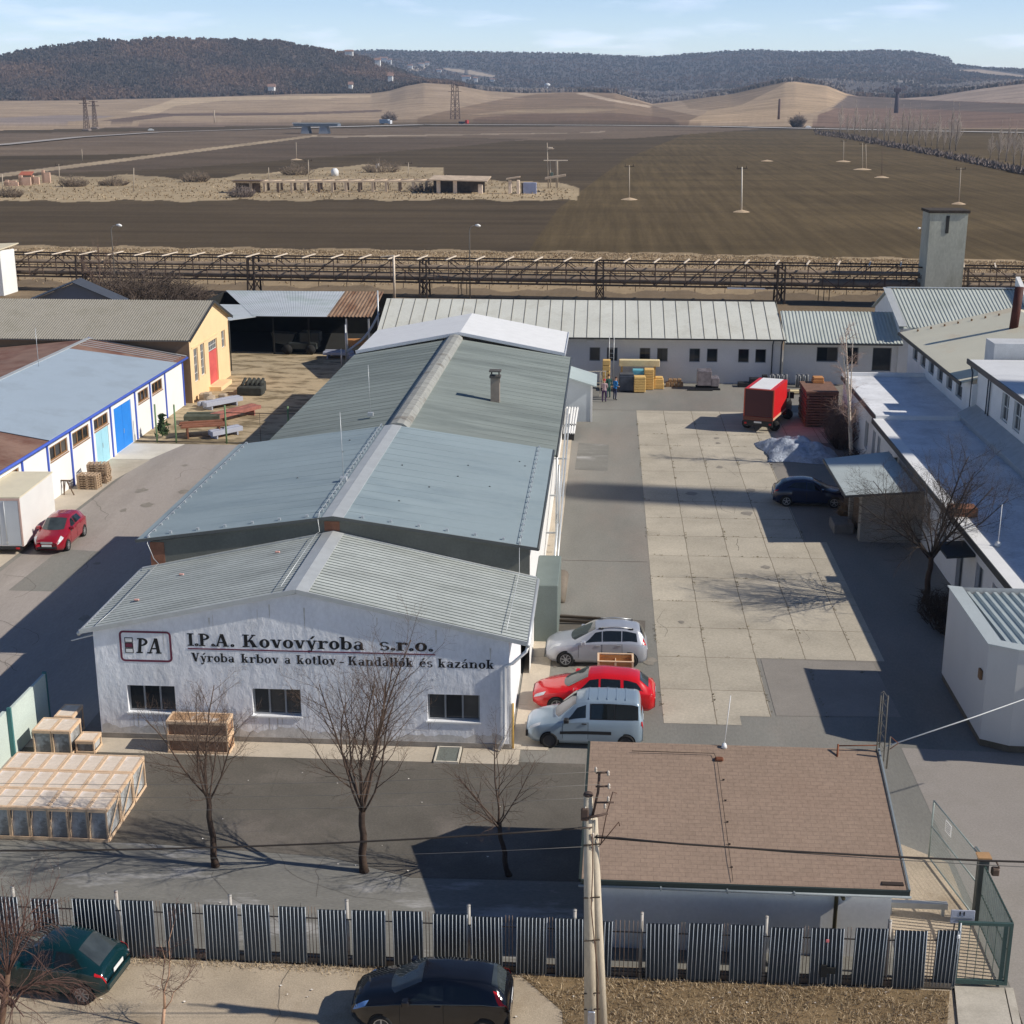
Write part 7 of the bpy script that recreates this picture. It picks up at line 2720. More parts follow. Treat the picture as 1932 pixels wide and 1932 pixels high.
# poplars along the far ditch on the right, and the dark thicket at their feet
grey_tw = M('poplar_twig', S(196, 182, 170), rough=.95, var=.1, fine=0)
grey_bk = M('poplar_bark', S(120, 110, 102), rough=.95, var=.1, fine=0)
PP = dict(up=[.10, .12, .1], kids=[14, 7], ang=[(16, 38), (18, 40)], len=[.42, .5], wob=.05, rf=.5, seg=1.4)
labs = {}
PROTO = []
rnd = random.Random(41)
for k in range(4):
    rt = thing('poplar_tree', 'pale bare poplar in the row along the far ditch', 'tree', (130+k, 600, 0), group='poplars along the far ditch')
    tb, cr = MB(), MB()
    b0 = Vector((130+k, 600, 0))
    hh = 15.
    tpts = [b0+Vector((.15*math.sin(i+k), 0, hh*i/7)) for i in range(8)]
    tb.tube(tpts, np.linspace(.28, .05, 8).tolist(), 6)
    for i in range(30):
        z = hh*(.12+.85*i/20)
        a = rnd.uniform(0, 2*PI)
        d = Vector((math.cos(a)*.45, math.sin(a)*.45, 1))
        branch(cr, rnd, Vector((b0.x, b0.y, z)), d, (hh-z)*.45+1.4, .09, 0, 2, PP)
    tb.build('trunk', grey_bk, rt)
    cr.build('crown', grey_tw, rt)
    PROTO.append(rt)
used = [False]*4
rowx = [1585, 1598, 1612, 1622, 1634, 1645, 1655, 1668, 1676, 1688, 1700, 1712, 1722, 1733, 1746, 1757, 1768, 1780, 1792, 1803, 1868, 1884, 1898, 1912, 1926, 1944, 1958]
for i, px_ in enumerate(rowx):
    py = np.interp(px_, [1560, 1700, 1800, 1900, 1960], [251, 272, 287, 308, 326])-3+rnd.uniform(-2, 2)
    g = gp(px_, py)
    k = i % 4
    o = PROTO[k]
    if used[k]:
        o = copy_tree(PROTO[k])
    used[k] = True
    o.location = g
    s = rnd.uniform(.6, 1.05)*(1.0 if px_ < 1830 else .72)
    o.scale = (s, s, s)
    o.rotation_euler = (0, 0, rnd.uniform(0, 6))
    o['label'] = 'bare pale poplar in the long row along the far ditch'
tk = M('ditch_thicket', S(122, 110, 104), rough=.95, var=.3, sc=.3, fine=0)
mb = MB()
for i in range(1500):
    px_ = rnd.uniform(1535, 1990)
    py = np.interp(px_, [1535, 1600, 1700, 1800, 1900, 1990], [250, 259, 278, 298, 320, 338])+rnd.uniform(-5, 4)
    g = gp(px_, py)
    h = rnd.uniform(.6, 3.0)*rnd.random()**.5
    a = rnd.uniform(0, 6)
    for j in range(3):
        aa = a+j*2.1
        mb.add([(g.x+.5*math.cos(aa), g.y+.5*math.sin(aa), 0), (g.x-.5*math.cos(aa), g.y-.5*math.sin(aa), 0), (g.x+1.1*math.cos(aa+.6), g.y+1.1*math.sin(aa+.6), h*rnd.uniform(.5, 1)), ], [(0, 1, 2)])
tag(mb.build('ditch_thicket', tk), kind='stuff', label='dark leafless thicket following the far ditch')
for (px_, py, w, lab) in ((735, 231, 9, 'lone dark round bush above the pale lorry on the motorway'), (1505, 240, 8, 'bare bush beside the tiny white car on the motorway')):
    g = gp(px_, py)
    bush('bush', lab, (g.x, g.y), w, w, 11, 260, tk, tw=.5)
for (px_, py, w, h, lab) in ((20, 372, 3, 3, 'pale bush at the left end of the scrub strip'), (140, 352, 4, 3.4, 'pale bush beside the low ruined walls'), (370, 343, 4, 3.6, 'rounded pale bush on the scrub strip'),
                             (215, 350, 4, 3, 'pale bush between two thin poles on the scrub strip'), (560, 330, 5, 4, 'grey bush behind the left part of the ruin'), (720, 325, 6, 4.6, 'broad grey bush behind the middle of the ruin'),
                             (455, 372, 3, 3.2, 'dark bush at the left end of the long ruin'), (800, 362, 4, 3, 'dark bush before the right end of the long ruin')):
    g = gp(px_, py)
    bush('bush', lab, (g.x, g.y), w*1.5, w, h, 150, M('scrub_grey', S(128, 114, 100), rough=.95, var=.2, fine=0) if 'dark' not in lab else tk, tw=.18)
# ---------------------------------------------------------------- crates and goods in the front yard
wood_ = M('pale_timber', S(222, 192, 160), rough=.85, var=.12, sc=3, fine=.10, fsc=20, stretch=(1, 1, 3))
wood_o = M('orange_timber', S(196, 140, 88), rough=.8, var=.15, sc=3, fine=.10, fsc=20)
card = M('grey_card', S(226, 210, 192), rough=.8, var=.10, sc=1.8, fine=.08, fsc=9, col2=S(232, 224, 220), c2sc=.9, c2lo=.5, c2hi=.6, c2amt=.7)
load_m = M('wrapped_load', S(188, 192, 194), rough=.4, var=.25, sc=3, fine=.1, fsc=8, col2=S(104, 100, 96), c2sc=1.4, c2lo=.45, c2hi=.55, c2amt=.7)


def crate(root, lx, ly, h, brace=True, lidm=None, loadm=None):
    """slatted transport crate, local origin at its base centre"""
    off = root.location
    def L(mb): mb.v = [(a+off.x, b+off.y, c+off.z) for a, b, c in mb.v]; return mb
    t = .045
    mb = MB()
    for sx in (-1, 1):
        for sy in (-1, 1):
            mb.box(sx*(lx/2-t/2)-t/2, sx*(lx/2-t/2)+t/2, sy*(ly/2-t/2)-t/2, sy*(ly/2-t/2)+t/2, .10, h-.04)
    for z in (.06, h-.06):
        for sy in (-1, 1):
            mb.box(-lx/2, lx/2, sy*(ly/2+.008)-.014, sy*(ly/2+.008)+.014, z-.05, z+.05)
        for sx in (-1, 1):
            mb.box(sx*(lx/2+.010)-.014, sx*(lx/2+.010)+.014, -ly/2+.03, ly/2-.03, z-.045, z+.045)
    if brace:
        for sx in (-1, 1):
            mb.beam((sx*(lx/2+.004), -ly/2+.05, .14), (sx*(lx/2+.004), ly/2-.05, h-.14), .02, .06)
        for sy in (-1,):
            mb.beam((-lx/2+.05, sy*(ly/2+.002), .5), (-lx/2+.14, sy*(ly/2+.002), h-.12), .02, .04)
    for sx in (-1, 0, 1):
        mb.box(sx*(lx/2-.06)-.05, sx*(lx/2-.06)+.05, -ly/2, ly/2, 0, .045)
    L(mb).build('frame', wood_, root)
    L(MB().box(-lx/2+.055, lx/2-.055, -ly/2+.055, ly/2-.055, .08, h-.10)).build('load', loadm or load_m, root)
    mb = MB()
    mb.box(-lx/2+.01, lx/2-.01, -ly/2+.01, ly/2-.01, h-.035, h-.012)
    mb.m = 1
    for sy in (-1, 1):
        mb.box(-lx/2, lx/2, sy*(ly/2-.035)-.035, sy*(ly/2-.035)+.035, h-.0115, h+.004)
    for sx in (-1, 1):
        mb.box(sx*(lx/2-.03)-.03, sx*(lx/2-.03)+.03, -ly/2+.075, ly/2-.075, h-.0118, h+.002)
    L(mb).build('lid', [lidm or card, wood_], root)


CW, CL, CH = .605, 1.20, 1.12
proto = thing('crate', 'x', 'crate', (-15.26, 38.32, 0), 0, 'pale timber crates stacked in the long block')
crate(proto, CW, CL, CH)
rows = ['front', 'middle', 'back']
ordn = ['first', 'second', 'third', 'fourth', 'fifth', 'sixth', 'seventh', 'eighth']
for r_ in range(3):
    for k in range(7):
        x = -15.26-k*.618+RND.uniform(-.006, .006)
        y = 38.32+r_*1.245+RND.uniform(-.02, .02)
        lab = 'timber crate in the %s row of the long block, %s from the bare tree end' % (rows[r_], ordn[k])
        if r_ == 0 and k == 0:
            proto['label'] = lab
            continue
        copy_tree(proto, None, (x, y, 0), RND.uniform(-.008, .008), lab)
p2 = thing('crate', 'small timber crate of a pair, the one touching the green boundary wall', 'crate', (-19.28, 43.98, 0), 0, 'small crates by the boundary wall')
crate(p2, .66, 1.05, .94, False)
copy_tree(p2, None, (-18.60, 43.98, 0), 0, 'small timber crate of a pair, the one beside the low crate')
copy_tree(p2, None, (-18.95, 45.15, 0), 0, 'small timber crate standing behind the pair by the green boundary wall')
p3 = thing('crate', 'lowest timber crate, standing beside the pair by the hall corner', 'crate', (-17.85, 44.0, 0), 0, 'small crates by the boundary wall')
crate(p3, .66, .75, .5, False)
p4 = thing('crate', 'upper open topped crate against the lettered hall wall', 'crate', (-13.9, 44.25, .62), 0, 'two stacked crates at the hall wall')
crate(p4, 2.15, .78, .62, False, M('brown_card', S(170, 136, 104), rough=.85, var=.2, sc=2, col2=S(214, 210, 206), c2sc=.8, c2lo=.5, c2hi=.55), M('crate_slat', S(170, 134, 106), var=.2, sc=4))
copy_tree(p4, None, (-13.9, 44.25, 0), 0, 'lower long crate against the lettered hall wall')
mt = thing('door_mat', 'framed metal grating on the ground before the hall', 'grating', (-5.2, 44.35, 0))
MB().box(-5.62, -4.76, 43.7, 43.76, 0, .09).box(-5.62, -5.56, 43.77, 44.9, 0, .09).box(-4.82, -4.76, 43.77, 44.9, 0, .09).box(-5.55, -4.83, 44.84, 44.9, 0, .09).build('frame', concrete_lt, mt)
MB().box(-5.55, -4.83, 43.77, 44.83, .035, .06).build('grating', M('grating_grey', S(112, 116, 110), rough=.6, var=.15, sc=12), mt)
# open wooden bin between the cars
ob2 = thing('wooden_bin', 'open orange timber bin standing between the silver and red cars', 'bin', (.65, 51.35, 0))
mb = MB()
x0, x1, y0, y1, h = -.02, 1.32, 50.95, 51.75, .95
for k in range(6):
    z = .1+k*.14
    mb.box(x0, x1, y0, y0+.03, z, z+.125).box(x0, x1, y1-.03, y1, z, z+.125)
    mb.box(x0, x0+.03, y0+.032, y1-.032, z, z+.125).box(x1-.03, x1, y0+.032, y1-.032, z, z+.125)
mb.box(x0+.03, x1-.03, y0+.03, y1-.03, .08, .1)
mb.build('slat_box', wood_o, ob2)
mb = MB()
for x in (x0-.035, (x0+x1)/2-.04, x1-.045):
    mb.box(x, x+.08, y0-.035, y0-.003, 0, h).box(x, x+.08, y1+.003, y1+.035, 0, h)
mb.box(x0-.04, x1+.04, y0-.04, y0+.035, h, h+.03).box(x0-.04, x1+.04, y1-.035, y1+.04, h, h+.03)
mb.box(x0-.04, x0+.035, y0+.036, y1-.036, h, h+.03).box(x1-.035, x1+.04, y0+.036, y1-.036, h, h+.03)
mb.box((x0+x1)/2-.015, (x0+x1)/2+.015, y0+.031, y1-.031, .1, .8)
mb.build('post_frame', wood_, ob2)


# ---------------------------------------------------------------- pallets by the blue trimmed workshop
pal_m = M('pallet_grey', S(176, 152, 126), rough=.9, var=.2, sc=3, fine=.15, fsc=16)
pal_r = M('pallet_red', S(160, 104, 82), rough=.9, var=.2, sc=3, fine=.15, fsc=16)


def pallet(root, mt_=None):
    off = root.location
    mb = MB()
    for k in range(6):
        x = -.6+k*.216
        mb.box(x, x+.12, -.4, .4, .115, .14)
    for y in (-.35, 0, .35):
        mb.box(-.6, .6, y-.05, y+.05, .09, .1145)
        mb.box(-.6, .6, y-.05, y+.05, 0, .02)
        for x in (-.52, 0, .52):
            mb.box(x-.07, x+.07, y-.05, y+.05, .0205, .0895)
    mb.v = [(a+off.x, b+off.y, c+off.z) for a, b, c in mb.v]
    mb.build('deck', mt_ or pal_m, root)


lv = ['lowest', 'second', 'third', 'fourth', 'fifth', 'sixth', 'seventh', 'topmost']
pp = thing('pallet', 'lowest pallet in the nearer stack beside the white workshop', 'pallet', (-30.05, 77.8, 0), 0, 'pallets beside the white workshop')
pallet(pp)
for k in range(1, 6):
    copy_tree(pp, None, (-30.05+RND.uniform(-.03, .03), 77.8, k*.145), RND.uniform(-.03, .03), '%s pallet in the nearer stack beside the white workshop' % (lv[k] if k < 5 else 'topmost'))
for k in range(8):
    copy_tree(pp, None, (-29.95+RND.uniform(-.05, .05), 79.2+RND.uniform(-.03, .03), k*.145), RND.uniform(-.05, .05)+(.15 if k > 5 else 0), '%s pallet in the farther stack beside the white workshop' % lv[k])
tb_ = thing('trestle', 'small dark timber trestle between the pallets and the white trailer', 'trestle', (-31, 76.4, 0))
mb = MB()
for s in (-1, 1):
    mb.beam((-31.3+s*.3, 76.2, 0), (-31.1+s*.05, 76.4, .8), .05)
    mb.beam((-30.7+s*.3, 76.2, 0), (-30.9+s*.05, 76.4, .8), .05)
mb.beam((-31.4, 76.4, .82), (-30.6, 76.4, .82), .12, .06)
mb.build('frame', M('old_dark_wood', S(96, 76, 58), var=.2), tb_)
# salvage piled along the beige yard
def heap_plank(name, label, c, rz, lx, ly, lz, z0, m, grp):
    r = thing(name, label, 'scrap', (c[0], c[1], 0), 0, grp)
    mb = MB(Matrix.Translation((c[0], c[1], z0)) @ Matrix.Rotation(rz, 4, 'Z'))
    n = max(2, int(ly/.35))
    for i in range(n):
        y = -ly/2+ly*i/n
        mb.bbox(-lx/2+.1*math.sin(i*2.1), lx/2+.12*math.sin(i*1.3+1), y+.01, y+ly/n-.02, .02*math.sin(i*3), lz+.04*math.sin(i*2.3), .015)
    for x in (-lx*.35, lx*.35):
        mb.box(x-.05, x+.05, -ly/2, ly/2, -z0, -.03)
    mb.build('board_stack', m, r)
    return r


dk_b = M('board_rusty', S(140, 92, 70), rough=.9, var=.25, sc=2, fine=.15)
gr_b = M('board_grey', S(160, 140, 118), rough=.9, var=.2, sc=2, fine=.15)
heap_plank('plank_pile', 'nearest rusty sheet pile on the beige yard, dark underneath', (-27.1, 91.4), .35, 3.0, 1.6, .12, .75, dk_b, 'salvage piles along the beige hall')
heap_plank('plank_pile', 'narrow greyish board pile next to the nearest rusty pile', (-25.6, 91.3), .9, 2.4, .7, .3, .25, gr_b, 'salvage piles along the beige hall')
heap_plank('plank_pile', 'grey green low board pile against the white workshop end', (-28.2, 95.2), .1, 2.4, 1.4, .3, .35, M('board_green', S(92, 96, 82), var=.25, sc=2), 'salvage piles along the beige hall')
heap_plank('plank_pile', 'long reddish beam pile slanting up the beige yard', (-26.3, 96.8), 1.05, 4.2, 1.0, .25, .4, M('board_red', S(160, 104, 92), var=.25, sc=2), 'salvage piles along the beige hall')
heap_plank('plank_pile', 'grey board pile before the red door', (-28.4, 100.6), .9, 3.2, 1.1, .3, .3, gr_b, 'salvage piles along the beige hall')
tyb = thing('machine_scrap', 'dark machine part lying on boards right of the red door', 'scrap', (-27.2, 105.5, 0))
mb = MB()
mb.bbox(-28.2, -26.2, 104.6, 105.6, .1, .7, .1)
for k in range(5):
    mb.tube([(-27.9+.35*k, 105.2, .7), (-27.75+.35*k, 105.8, 1.15)], .12, 7)
mb.bbox(-27.9, -26.4, 105.9, 106.9, .05, .9, .15)
mb.build('casing', M('scrap_dark', S(60, 62, 58), rough=.8, var=.3, sc=3), tyb)
ca_ = thing('drain_cover', 'pale boulder like scrap heap at the beige hall wall', 'scrap', (-29.4, 102.2, 0))
mb = MB()
for k in range(9):
    x, y = -29.6+RND.uniform(-.7, .9), 101.6+RND.uniform(-1.2, 1.4)
    mb.bbox(x-.3, x+.3, y-.25, y+.3, 0, RND.uniform(.3, .9), .08)
mb.build('rubble_block', M('rubble_pale', S(176, 160, 140), var=.25, sc=3), ca_)
cf = thing('conifer', 'small dark green shrub before the blue door corner', 'shrub', (-29.8, 90.4, 0))
mb = MB()
for k in range(260):
    a = RND.uniform(0, 6.28)
    z = RND.uniform(.1, 1.5)
    q = (1.6-z)*.42*RND.random()
    p = Vector((-29.6+q*math.cos(a), 90.5+q*math.sin(a), z))
    mb.add([p, p+Vector((RND.gauss(0, .12), RND.gauss(0, .12), .12)), p+Vector((RND.gauss(0, .1), RND.gauss(0, .1), .28))], [(0, 1, 2)])
mb.build('foliage', M('shrub_green', S(64, 84, 52), rough=.9, var=.3, fine=0), cf)
# things in the open shed
ds = thing('dump_truck', 'small dark dumper parked at the edge of the open shed', 'dumper', (-26.6, 123.4, 0))
mb = MB()
mb.bbox(-28.3, -25.6, 122.9, 124.5, .5, 1.1, .1).bbox(-27.2, -25.4, 123.0, 124.4, 1.1, 2.0, .1)
mb.prism([(-29.4, 123, 1.0), (-28.0, 123, .8), (-27.6, 123, 1.8), (-29.8, 123, 1.9)], (0, 1.3, 0))
mb.build('body', M('dumper_dark', S(50, 54, 52), rough=.6, var=.2), ds)
for x in (-28.3, -26.2):
    MB().tube([(x, 122.75, .45), (x, 123.0, .45)], .45, 14).build('wheel', tyre_m, ds)
for i, (x, y, lx, ly, h, mname, lab) in enumerate(((-23.4, 121.5, 2.6, 1.4, .6, 'gr_b', 'pale board stack before the open shed'), (-22.2, 123.8, 1.6, 1.2, 1.3, 'wood', 'orange timber stack under the rusty shed sheet'), (-21.4, 120.3, 1.8, 1.0, .5, 'gr_b', 'greyish board stack beside the leaning pole'))):
    heap_plank('board_stack', lab, (x, y), .15*i, lx, ly, h*.4, h*.6, gr_b if mname == 'gr_b' else wood_o, 'board stacks by the open shed')
lp = thing('leaning_frame', 'long pale curved pole leaning on two posts beside the open shed', 'pole', (-21, 118, 0))
mb = MB()
c1, c2, c3 = Vector((-22.0, 117.4, 1.2)), Vector((-20.8, 118.2, 2.1)), Vector((-19.4, 119.5, 4.3))
mb.tube([c1.lerp(c2, k/5.) for k in range(6)]+[c2.lerp(c3, k/5.)+Vector((0, 0, -.25*math.sin(PI*k/5.))) for k in range(1, 6)], .10, 8)
mb.build('curved_pole', galv, lp)
for (x, y, h) in ((-21.95, 117.3, 3.6), (-22.3, 116.9, 1.6), (-19.5, 119.6, 6.2)):
    MB().tube([(x, y, 0), (x, y, h)], .07, 6).build('post', galv, lp)

# ---------------------------------------------------------------- goods at the back workshop
grp = 'goods before the back workshop'
def boxes(name, label, cat, loc, bl, m, rz=0.):
    r = thing(name, label, cat, (loc[0], loc[1], 0), 0, grp)
    mb = MB(Matrix.Translation((loc[0], loc[1], 0)) @ Matrix.Rotation(rz, 4, 'Z'))
    for b_ in bl:
        mb.bbox(*b_, .03)
    mb.build('board_bundle' if 'timber' in label else 'pack', m, r)
    return r


ylw = M('fresh_timber', S(222, 184, 116), rough=.8, var=.12, sc=4, fine=.12, fsc=18, stretch=(1, 1, 4))
ylw2 = M('cream_timber', S(226, 208, 164), rough=.8, var=.08, sc=3)
r = boxes('timber_beam', 'long cream timber pack laid across the goods', 'timber', (2.75, 110.6), [(-1.6, 1.6, -.3, .3, 1.62, 2.12)], ylw2)
MB().box(1.3, 1.45, 110.4, 110.8, 0, 1.6).box(3.9, 4.05, 110.4, 110.8, 0, 1.6).build('bearer', ylw, r)
boxes('timber_stack', 'front fresh timber stack before the dark wrapped pallet', 'timber', (2.75, 108.2), [(-.45, .45, -.45, .45, .08+.2*k, .26+.2*k) for k in range(6)], ylw, .05)
boxes('timber_stack', 'middle taller timber stack beside the turquoise wrap', 'timber', (3.5, 109.4), [(-.38, .38, -.45, .45, .05+.2*k, .23+.2*k) for k in range(8)], ylw)
boxes('timber_stack', 'low timber stack with a rounded top, the shortest of the row', 'timber', (4.3, 109.7), [(-.4, .4, -.4, .4, .05, .45), (-.38, .36, -.38, .38, .46, .8), (-.3, .3, -.3, .3, .81, .95)], ylw)
boxes('timber_stack', 'tall narrow timber stack behind the three workers', 'timber', (.15, 109.4), [(-.3, .3, -.3, .3, .1+.45*k, .5+.45*k) for k in range(5)], ylw)
boxes('timber_stack', 'round edged log pile at the foot of the workshop wall', 'timber', (5.6, 110.6), [(-.7+.35*k, -.4+.35*k, -.3, .3, .02, .36) for k in range(4)]+[(-.5+.35*k, -.2+.35*k, -.25, .25, .37, .62) for k in range(3)], M('log_brown', S(150, 122, 92), var=.25, sc=4))
wp = M('dark_wrap', S(74, 80, 92), rough=.3, var=.3, sc=2, fine=.1, fsc=6)
boxes('wrapped_pallet', 'dark plastic wrapped pallet between the workers and the timber', 'pallet load', (1.75, 108.6), [(-.6, .6, -.5, .5, .1, 1.25), (-.55, .55, -.45, .45, 1.25, 1.4)], wp)
boxes('wrapped_pallet', 'turquoise plastic wrapped pack on the timber', 'pallet load', (2.75, 109.5), [(-.55, .55, -.35, .35, .1, 1.55)], M('turquoise_wrap', S(112, 186, 204), rough=.35, var=.12, sc=3))
boxes('wrapped_pallet', 'silver foil covered machine on a dark skid', 'machine', (8.1, 109.9), [(-.8, .3, -.6, .6, .35, 1.5), (.3, .9, -.6, .6, .3, .95)], M('silver_wrap', S(150, 142, 146), rough=.25, metal=.4, var=.3, sc=3))
boxes('skid', 'dark steel skid beneath the silver foil covered machine', 'skid', (8.1, 109.3), [(-1.0, 1.0, -.1, .1, .02, .16), (-1.6, .4, -.4, -.25, .02, .12), (-.9, .9, .5, .7, .02, .3)], trim_m)
cylm = M('drum_grey', S(112, 114, 118), rough=.5, metal=.3, var=.15, sc=4)
for k in range(7):
    x = 13.25+.36*k if k < 4 else 15.15+.36*(k-4)+.12
    d = thing('boiler_drum', '%s upright grey boiler drum along the annex wall, counted from the workshop downpipe' % ordn[k], 'drum', (x, 110.8, 0), 0, 'boiler drums along the annex wall')
    MB().tube([(x, 110.8, .02), (x, 110.8, 1.0), (x, 110.8, 1.06)], [.165, .165, .12], 14).build('shell', cylm, d)
    MB().tube([(x-.165, 110.66, .05), (x-.165, 110.66, 1.0)], .02, 5).build('rib', galv, d)
boxes('black_pack', 'dark low pile of parts between the machine and the drums', 'pile', (11.9, 110.9), [(-1.3, .6, -.4, .4, .02, .35), (-.4, .5, -.4, .4, .36, .7), (.6, 1.0, -.3, .3, .02, .95)], trim_m)
boxes('timber_plank', 'pale plank bundle lying before the drums', 'timber', (15.0, 108.2), [(-1.0, 1.0, -.2, .2, .1, .32)], ylw2, .05)
fr_ = thing('drying_rack', 'tall pale metal rack frame beside the porch', 'frame', (-.4, 106.3, 0), 0, grp)
mb = MB()
for x in (-1.0, -.3, .1):
    mb.beam((x, 106.2, 0), (x-.02, 106.5, 1.9), .06)
mb.beam((-2.3, 106.5, 1.85), (.15, 106.5, 1.92), .08, .06)
mb.beam((-.3, 106.2, 1.9), (.1, 106.2, .1), .06)
mb.build('rack', M('rack_pale', S(206, 196, 178), var=.1), fr_)
# red brown plank stack by the birch
pr2 = M('red_plank', S(128, 98, 82), rough=.85, var=.2, sc=3, fine=.12, fsc=12)
ps = thing('plank_stack', 'tall stack of red brown planks behind the birch', 'plank stack', (15, 97.6, 0))
mb = MB()
for k in range(13):
    z = .12+k*.19
    mb.box(14.0+.03*math.sin(k*2), 16.2, 96.7+.03*math.sin(k*3), 100.4, z, z+.135)
    if k < 12:
        for x in (14.1, 15.0, 15.9):
            mb.box(x, x+.1, 96.78, 100.3, z+.136, z+.189)
mb.build('board_layers', pr2, ps)
bxx = boxes('timber_stack', 'orange timber bundle lying on the red brown plank stack', 'timber', (15.2, 100.0), [(-.4, .4, -.4, .4, 2.56, 2.75), (-.35, .38, -.38, .4, 2.76, 2.95)], wood_o)
# white sheet stack by the hall wall
sh = thing('sheet_stack', 'stack of bright corrugated white sheets leaning along the hall by the porch', 'sheets', (-2.2, 94, 0))
mb = MB()
mb.corr((-2.68, 93.0, .75), (-1.85, 93.0, .75), (-1.75, 96.6, 1.15), (-2.68, 96.6, 1.15), 5, .10)
mb.corr((-2.68, 91.6, .45), (-1.9, 91.6, .45), (-1.85, 92.9, .7), (-2.68, 92.9, .7), 5, .08)
mb.build('sheet', white_sheet, sh)
MB().box(-2.66, -1.95, 91.65, 96.4, 0, .42).build('bearer', trim_m, sh)
bb = thing('roll', 'brownish rolled mat leaning at the hall by the grey cabinet', 'roll', (-1.8, 60.4, 0))
MB().tube([(-1.85, 60.0, .12), (-1.75, 62.0, .7)], .28, 10).build('mat', M('mat_brown', S(120, 110, 98), var=.2), bb)
# tarpaulin covered mound
mb = MB()
tp_ = thing('tarpaulin_heap', 'crumpled silvery tarpaulin over a heap beside the red truck shadow', 'tarpaulin', (12.6, 88.6, 0))
GX, GY = 30, 22
rnd = random.Random(2)
vs = []
for j in range(GY+1):
    for i in range(GX+1):
        u, v = i/GX, j/GY
        x, y = 10.3+4.4*u, 86.5+5.2*v
        e = math.sin(PI*u)**.6*math.sin(PI*v)**.6
        z = .02+.85*e+.14*e*math.sin(u*17+v*7)+.10*e*math.sin(v*21-u*9)+rnd.uniform(-.05, .05)*e
        vs.append((x+.3*math.sin(v*5)+rnd.uniform(-.04, .04), y+.25*math.sin(u*6), max(z, .02)))
mb.add(vs, [(j*(GX+1)+i, j*(GX+1)+i+1, (j+1)*(GX+1)+i+1, (j+1)*(GX+1)+i) for j in range(GY) for i in range(GX)], True)
mb.build('cover', M('tarp_silver', S(176, 184, 196), rough=.35, var=.2, sc=2, col2=S(120, 128, 140), c2sc=1.2, bump=1., bsc=5, bd=.12), tp_)
bx_ = thing('rubble_box', 'low grey box of rubble in the shade beside the garage', 'box', (13.0, 72.5, 0))
MB().bbox(12.2, 13.25, 71.6, 73.2, 0, .5, .04).build('box', M('box_grey', S(120, 116, 112), var=.2, sc=3), bx_)  # even mid grey for the box


